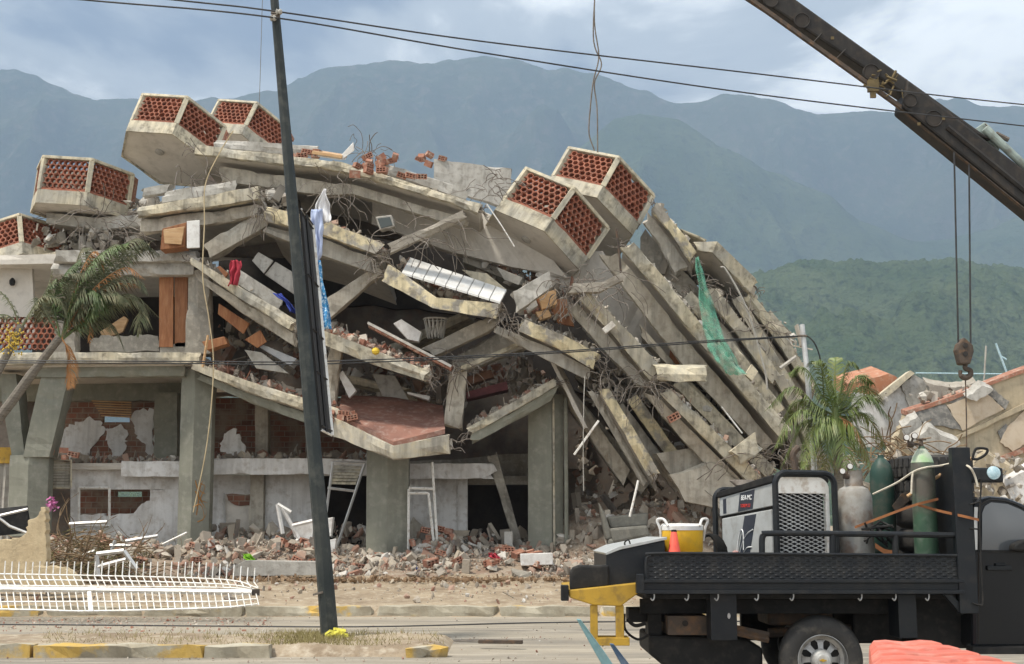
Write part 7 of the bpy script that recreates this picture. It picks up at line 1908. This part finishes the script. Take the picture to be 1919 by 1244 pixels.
for k in range(110):
    p = P(r5.gauss(22, 11), r5.gauss(638, 14), 27.4 + r5.uniform(-.12, .12)); mb.lathe([(.004, -.025), (.024, 0), (.004, .025)], 5, Matrix.Translation(p))
tag(mb.build('fruit_bunch', M['fruit'], p2, fix=False), kind='stuff')
# ================================================================ ruined house at the right
M['ochre'] = mat('ochre_render', (.52, .44, .31), (.43, .36, .25), .9, (.33, .28, .20), 5, .7, bump=.5, bscale=8, streak=.35)
M['felt'] = mat('roof_felt', (.17, .165, .155), (.26, .25, .23), 4, (.40, .37, .32), 8, .7, bump=.6, bscale=14)
M['pinkpanel'] = mat('pink_plaster', (.58, .49, .38), (.52, .43, .32), 1.5, (.44, .33, .22), 5, .5, bump=.3)
M['oroof'] = mat('orange_roof', (.42, .19, .11), (.36, .16, .09), 2, (.48, .34, .25), 5, .7, bump=.4)
ho = thing('ruined_house', 'ruined ochre house with tilted walls behind the truck cab', 'building', P(1800, 950, 38.5))
def hpoly(name, m, px, Y, d, up=0.0, amp=1.6, n=5, seed=1):
    mb = MB(); mb.prism([P(x, y, Y) for x, y in ragged(px, amp, n, seed)], (0, d, up)); return mb.build(name, M[m], ho)
hpoly('roof', 'oroof', [(1592, 720), (1666, 700), (1682, 708), (1640, 748), (1594, 745)], 40.5, 2.0, .5, 1, 4, 1)
hpoly('wall', 'white', [(1600, 735), (1650, 742), (1690, 724), (1706, 766), (1690, 830), (1600, 840)], 40.0, .3, 0, 1.5, 5, 2)
hpoly('ridge', 'creamclean', [(1640, 746), (1706, 694), (1714, 700), (1652, 752)], 39.8, .5, 0, 1, 4, 3)
hpoly('wall', 'concl', [(1690, 722), (1713, 702), (1782, 742), (1742, 758), (1706, 768)], 39.9, .3, 0, 1.5, 5, 4)
hpoly('wall', 'ochre', [(1700, 776), (1780, 750), (1898, 704), (1990, 672), (2080, 690), (2080, 980), (1690, 980), (1640, 900), (1686, 812)], 38.5, .4, .1, 2, 6, 5)
hpoly('tile_edge', 'claybrick', [(1698, 778), (1698, 770), (1780, 744), (1898, 699), (1990, 666), (1990, 673), (1898, 706), (1780, 752)], 38.42, .5, .1, .6, 6, 6)
hpoly('felt_patch', 'felt', [(1711, 775), (1772, 757), (1806, 808), (1772, 799), (1740, 797), (1721, 786)], 38.44, .05, 0, 1.5, 5, 7)
hpoly('felt_patch', 'felt', [(1776, 754), (1858, 722), (1872, 738), (1892, 752), (1884, 768), (1868, 752), (1845, 736), (1790, 756)], 38.44, .05, 0, 1.2, 5, 8)
hpoly('wall_panel', 'pinkpanel', [(1774, 759), (1843, 735), (1855, 742), (1882, 766), (1804, 807)], 38.42, .05, 0, 1.2, 5, 9)
hpoly('wall_panel', 'pinkpanel', [(1888, 800), (1921, 768), (1990, 750), (1990, 830), (1921, 832), (1898, 846), (1875, 829)], 38.42, .05, 0, 1.2, 5, 10)
hpoly('felt_patch', 'felt', [(1870, 808), (1886, 794), (1888, 800), (1876, 824)], 38.44, .05, 0, 1, 5, 11)
hpoly('ledge', 'ochre', [(1776, 832), (1779, 824), (1919, 756), (2010, 720), (2010, 728), (1921, 766)], 38.36, .2, 0, .8, 6, 12)
hpoly('tile_edge', 'claybrick', [(1855, 872), (1862, 862), (1919, 838), (2010, 810), (2010, 818), (1921, 848)], 38.36, .2, 0, .8, 6, 13)
for i, (pts, m_, Y) in enumerate((([(1700, 840), (1740, 800), (1800, 830), (1760, 880)], 'concl', 37.4), ([(1790, 900), (1850, 850), (1900, 880), (1850, 940)], 'ochre', 37.0), ([(1690, 800), (1720, 780), (1735, 815), (1705, 830)], 'concl', 38.0), ([(1810, 745), (1840, 722), (1862, 730), (1830, 752)], 'concl', 38.2), ([(1880, 900), (1950, 870), (1960, 930), (1900, 950)], 'white', 36.8), ([(1730, 900), (1800, 880), (1810, 930), (1750, 940)], 'ochre', 36.8), ([(1735, 716), (1790, 726), (1830, 716), (1800, 742), (1745, 745)], 'chunk', 39.2))):
    hpoly('broken_wall', m_, pts, Y, .3, .2, 3, 5, 30 + i)
mb = MB(); mb.tube([P(1848, 648, 41), P(1844, 715, 41)], .03, 6); mb.build('post', M['concl'], ho)
mb = MB(); mb.tube([P(1866, 643, 40), P(1888, 702, 40)], .035, 6); mb.tube([P(1876, 668, 40), P(1886, 674, 40)], .03, 5); mb.build('post', M['lens'], ho)
mb = MB(); mb.tube([P(1716, 699, 41), P(1895, 701, 41)], .025, 6); mb.build('water_pipe', M['lens'], ho)
scatter('rubble', [tuple(P(r5.uniform(1570, 1930), r5.uniform(850, 960), r5.uniform(35.5, 38.2))) for _ in range(500)] + [tuple(P(r5.gauss(1790, 60), r5.gauss(742, 10) - (0), 38.6)) for _ in range(60)], .08, .5, M['rubgrey'], 'rubble at the foot of the ruined ochre house', 'rubble', 88)
mb = MB()
for k in range(70):
    p = P(r5.gauss(1670, 26), r5.gauss(845, 16), 36 + r5.uniform(-.5, .5)); pts = [p]; d = Vector((r5.gauss(0, 1), r5.gauss(0, .4), r5.gauss(0, .6))).normalized()
    for q in range(4): d = (d + Vector((r5.gauss(0, .3), r5.gauss(0, .2), r5.gauss(-.1, .3)))).normalized(); p = p + d * .3; pts.append(p)
    mb.tube(bez(pts, 3), .016, 4)
tag(mb.build('root_tangle', M['twig'], fix=False), 'brown tangle of roots and mesh beside the ruined house', 'roots')
# ---------------------------------------------------------------- small things on the road
mb = MB(); mb.box((0, 0, 0), (.62, .09, .05), Matrix.Translation(P(896, 1206, 18.3)) @ Matrix.Rotation(R(-8), 4, 'Z')); tag(mb.build('timber', M['rust'], bevel=.006), 'short dark timber lying on the road near the median end', 'timber')
M['oil'] = mat('oil_stain', (.10, .085, .07), (.16, .135, .105), 6, rough=.7, bump=.1)
mb = MB(); c = P(905, 1194, 19.6); c.z = gz(19.6) + .009
mb.add([c] + [c + Vector((.5 * math.cos(a * .3142) * (1 + .3 * nz((a, 1, 1))), .28 * math.sin(a * .3142) * (1 + .3 * nz((a, 2, 2))), 0)) for a in range(20)], [(0, i + 1, (i + 1) % 20 + 1) for i in range(20)])
o = mb.build('road_stain', M['oil'], fix=False); tag(o, kind='structure')
mb = MB(); mb.add([Vector(v) for v in ((-30, 20.45, .027), (12, 20.2, .025), (12, 20.24, .025), (-30, 20.5, .027))], [(0, 1, 2, 3)])
cable('ground_cable', 'dark cable lying along the road behind the median', [(-300, 1171, 21.6), (0, 1170, 21.6), (400, 1173, 21.5), (700, 1174, 21.4), (1050, 1166, 21.6), (1400, 1164, 21.7)], .012, 'wire')
# ================================================================ haze
def haze():
    mb = MB(); mb.box((-11000, -250, -70), (11000, 7700, 2900))
    m = bpy.data.materials.new('haze_air'); m.use_nodes = True
    nt = m.node_tree
    nt.nodes.remove(nt.nodes['Principled BSDF'])
    pv = nt.nodes.new('ShaderNodeVolumePrincipled')
    pv.inputs['Color'].default_value = (.50, .67, .90, 1)
    pv.inputs['Density'].default_value = HAZE_D
    pv.inputs['Anisotropy'].default_value = 0.0
    nt.links.new(pv.outputs[0], nt.nodes['Material Output'].inputs['Volume'])
    o = mb.build('haze', m, local=True)
    tag(o, 'thin bluish haze hanging over the hills and town', 'haze', kind='stuff')
HAZE_D = 1.7e-4
haze()
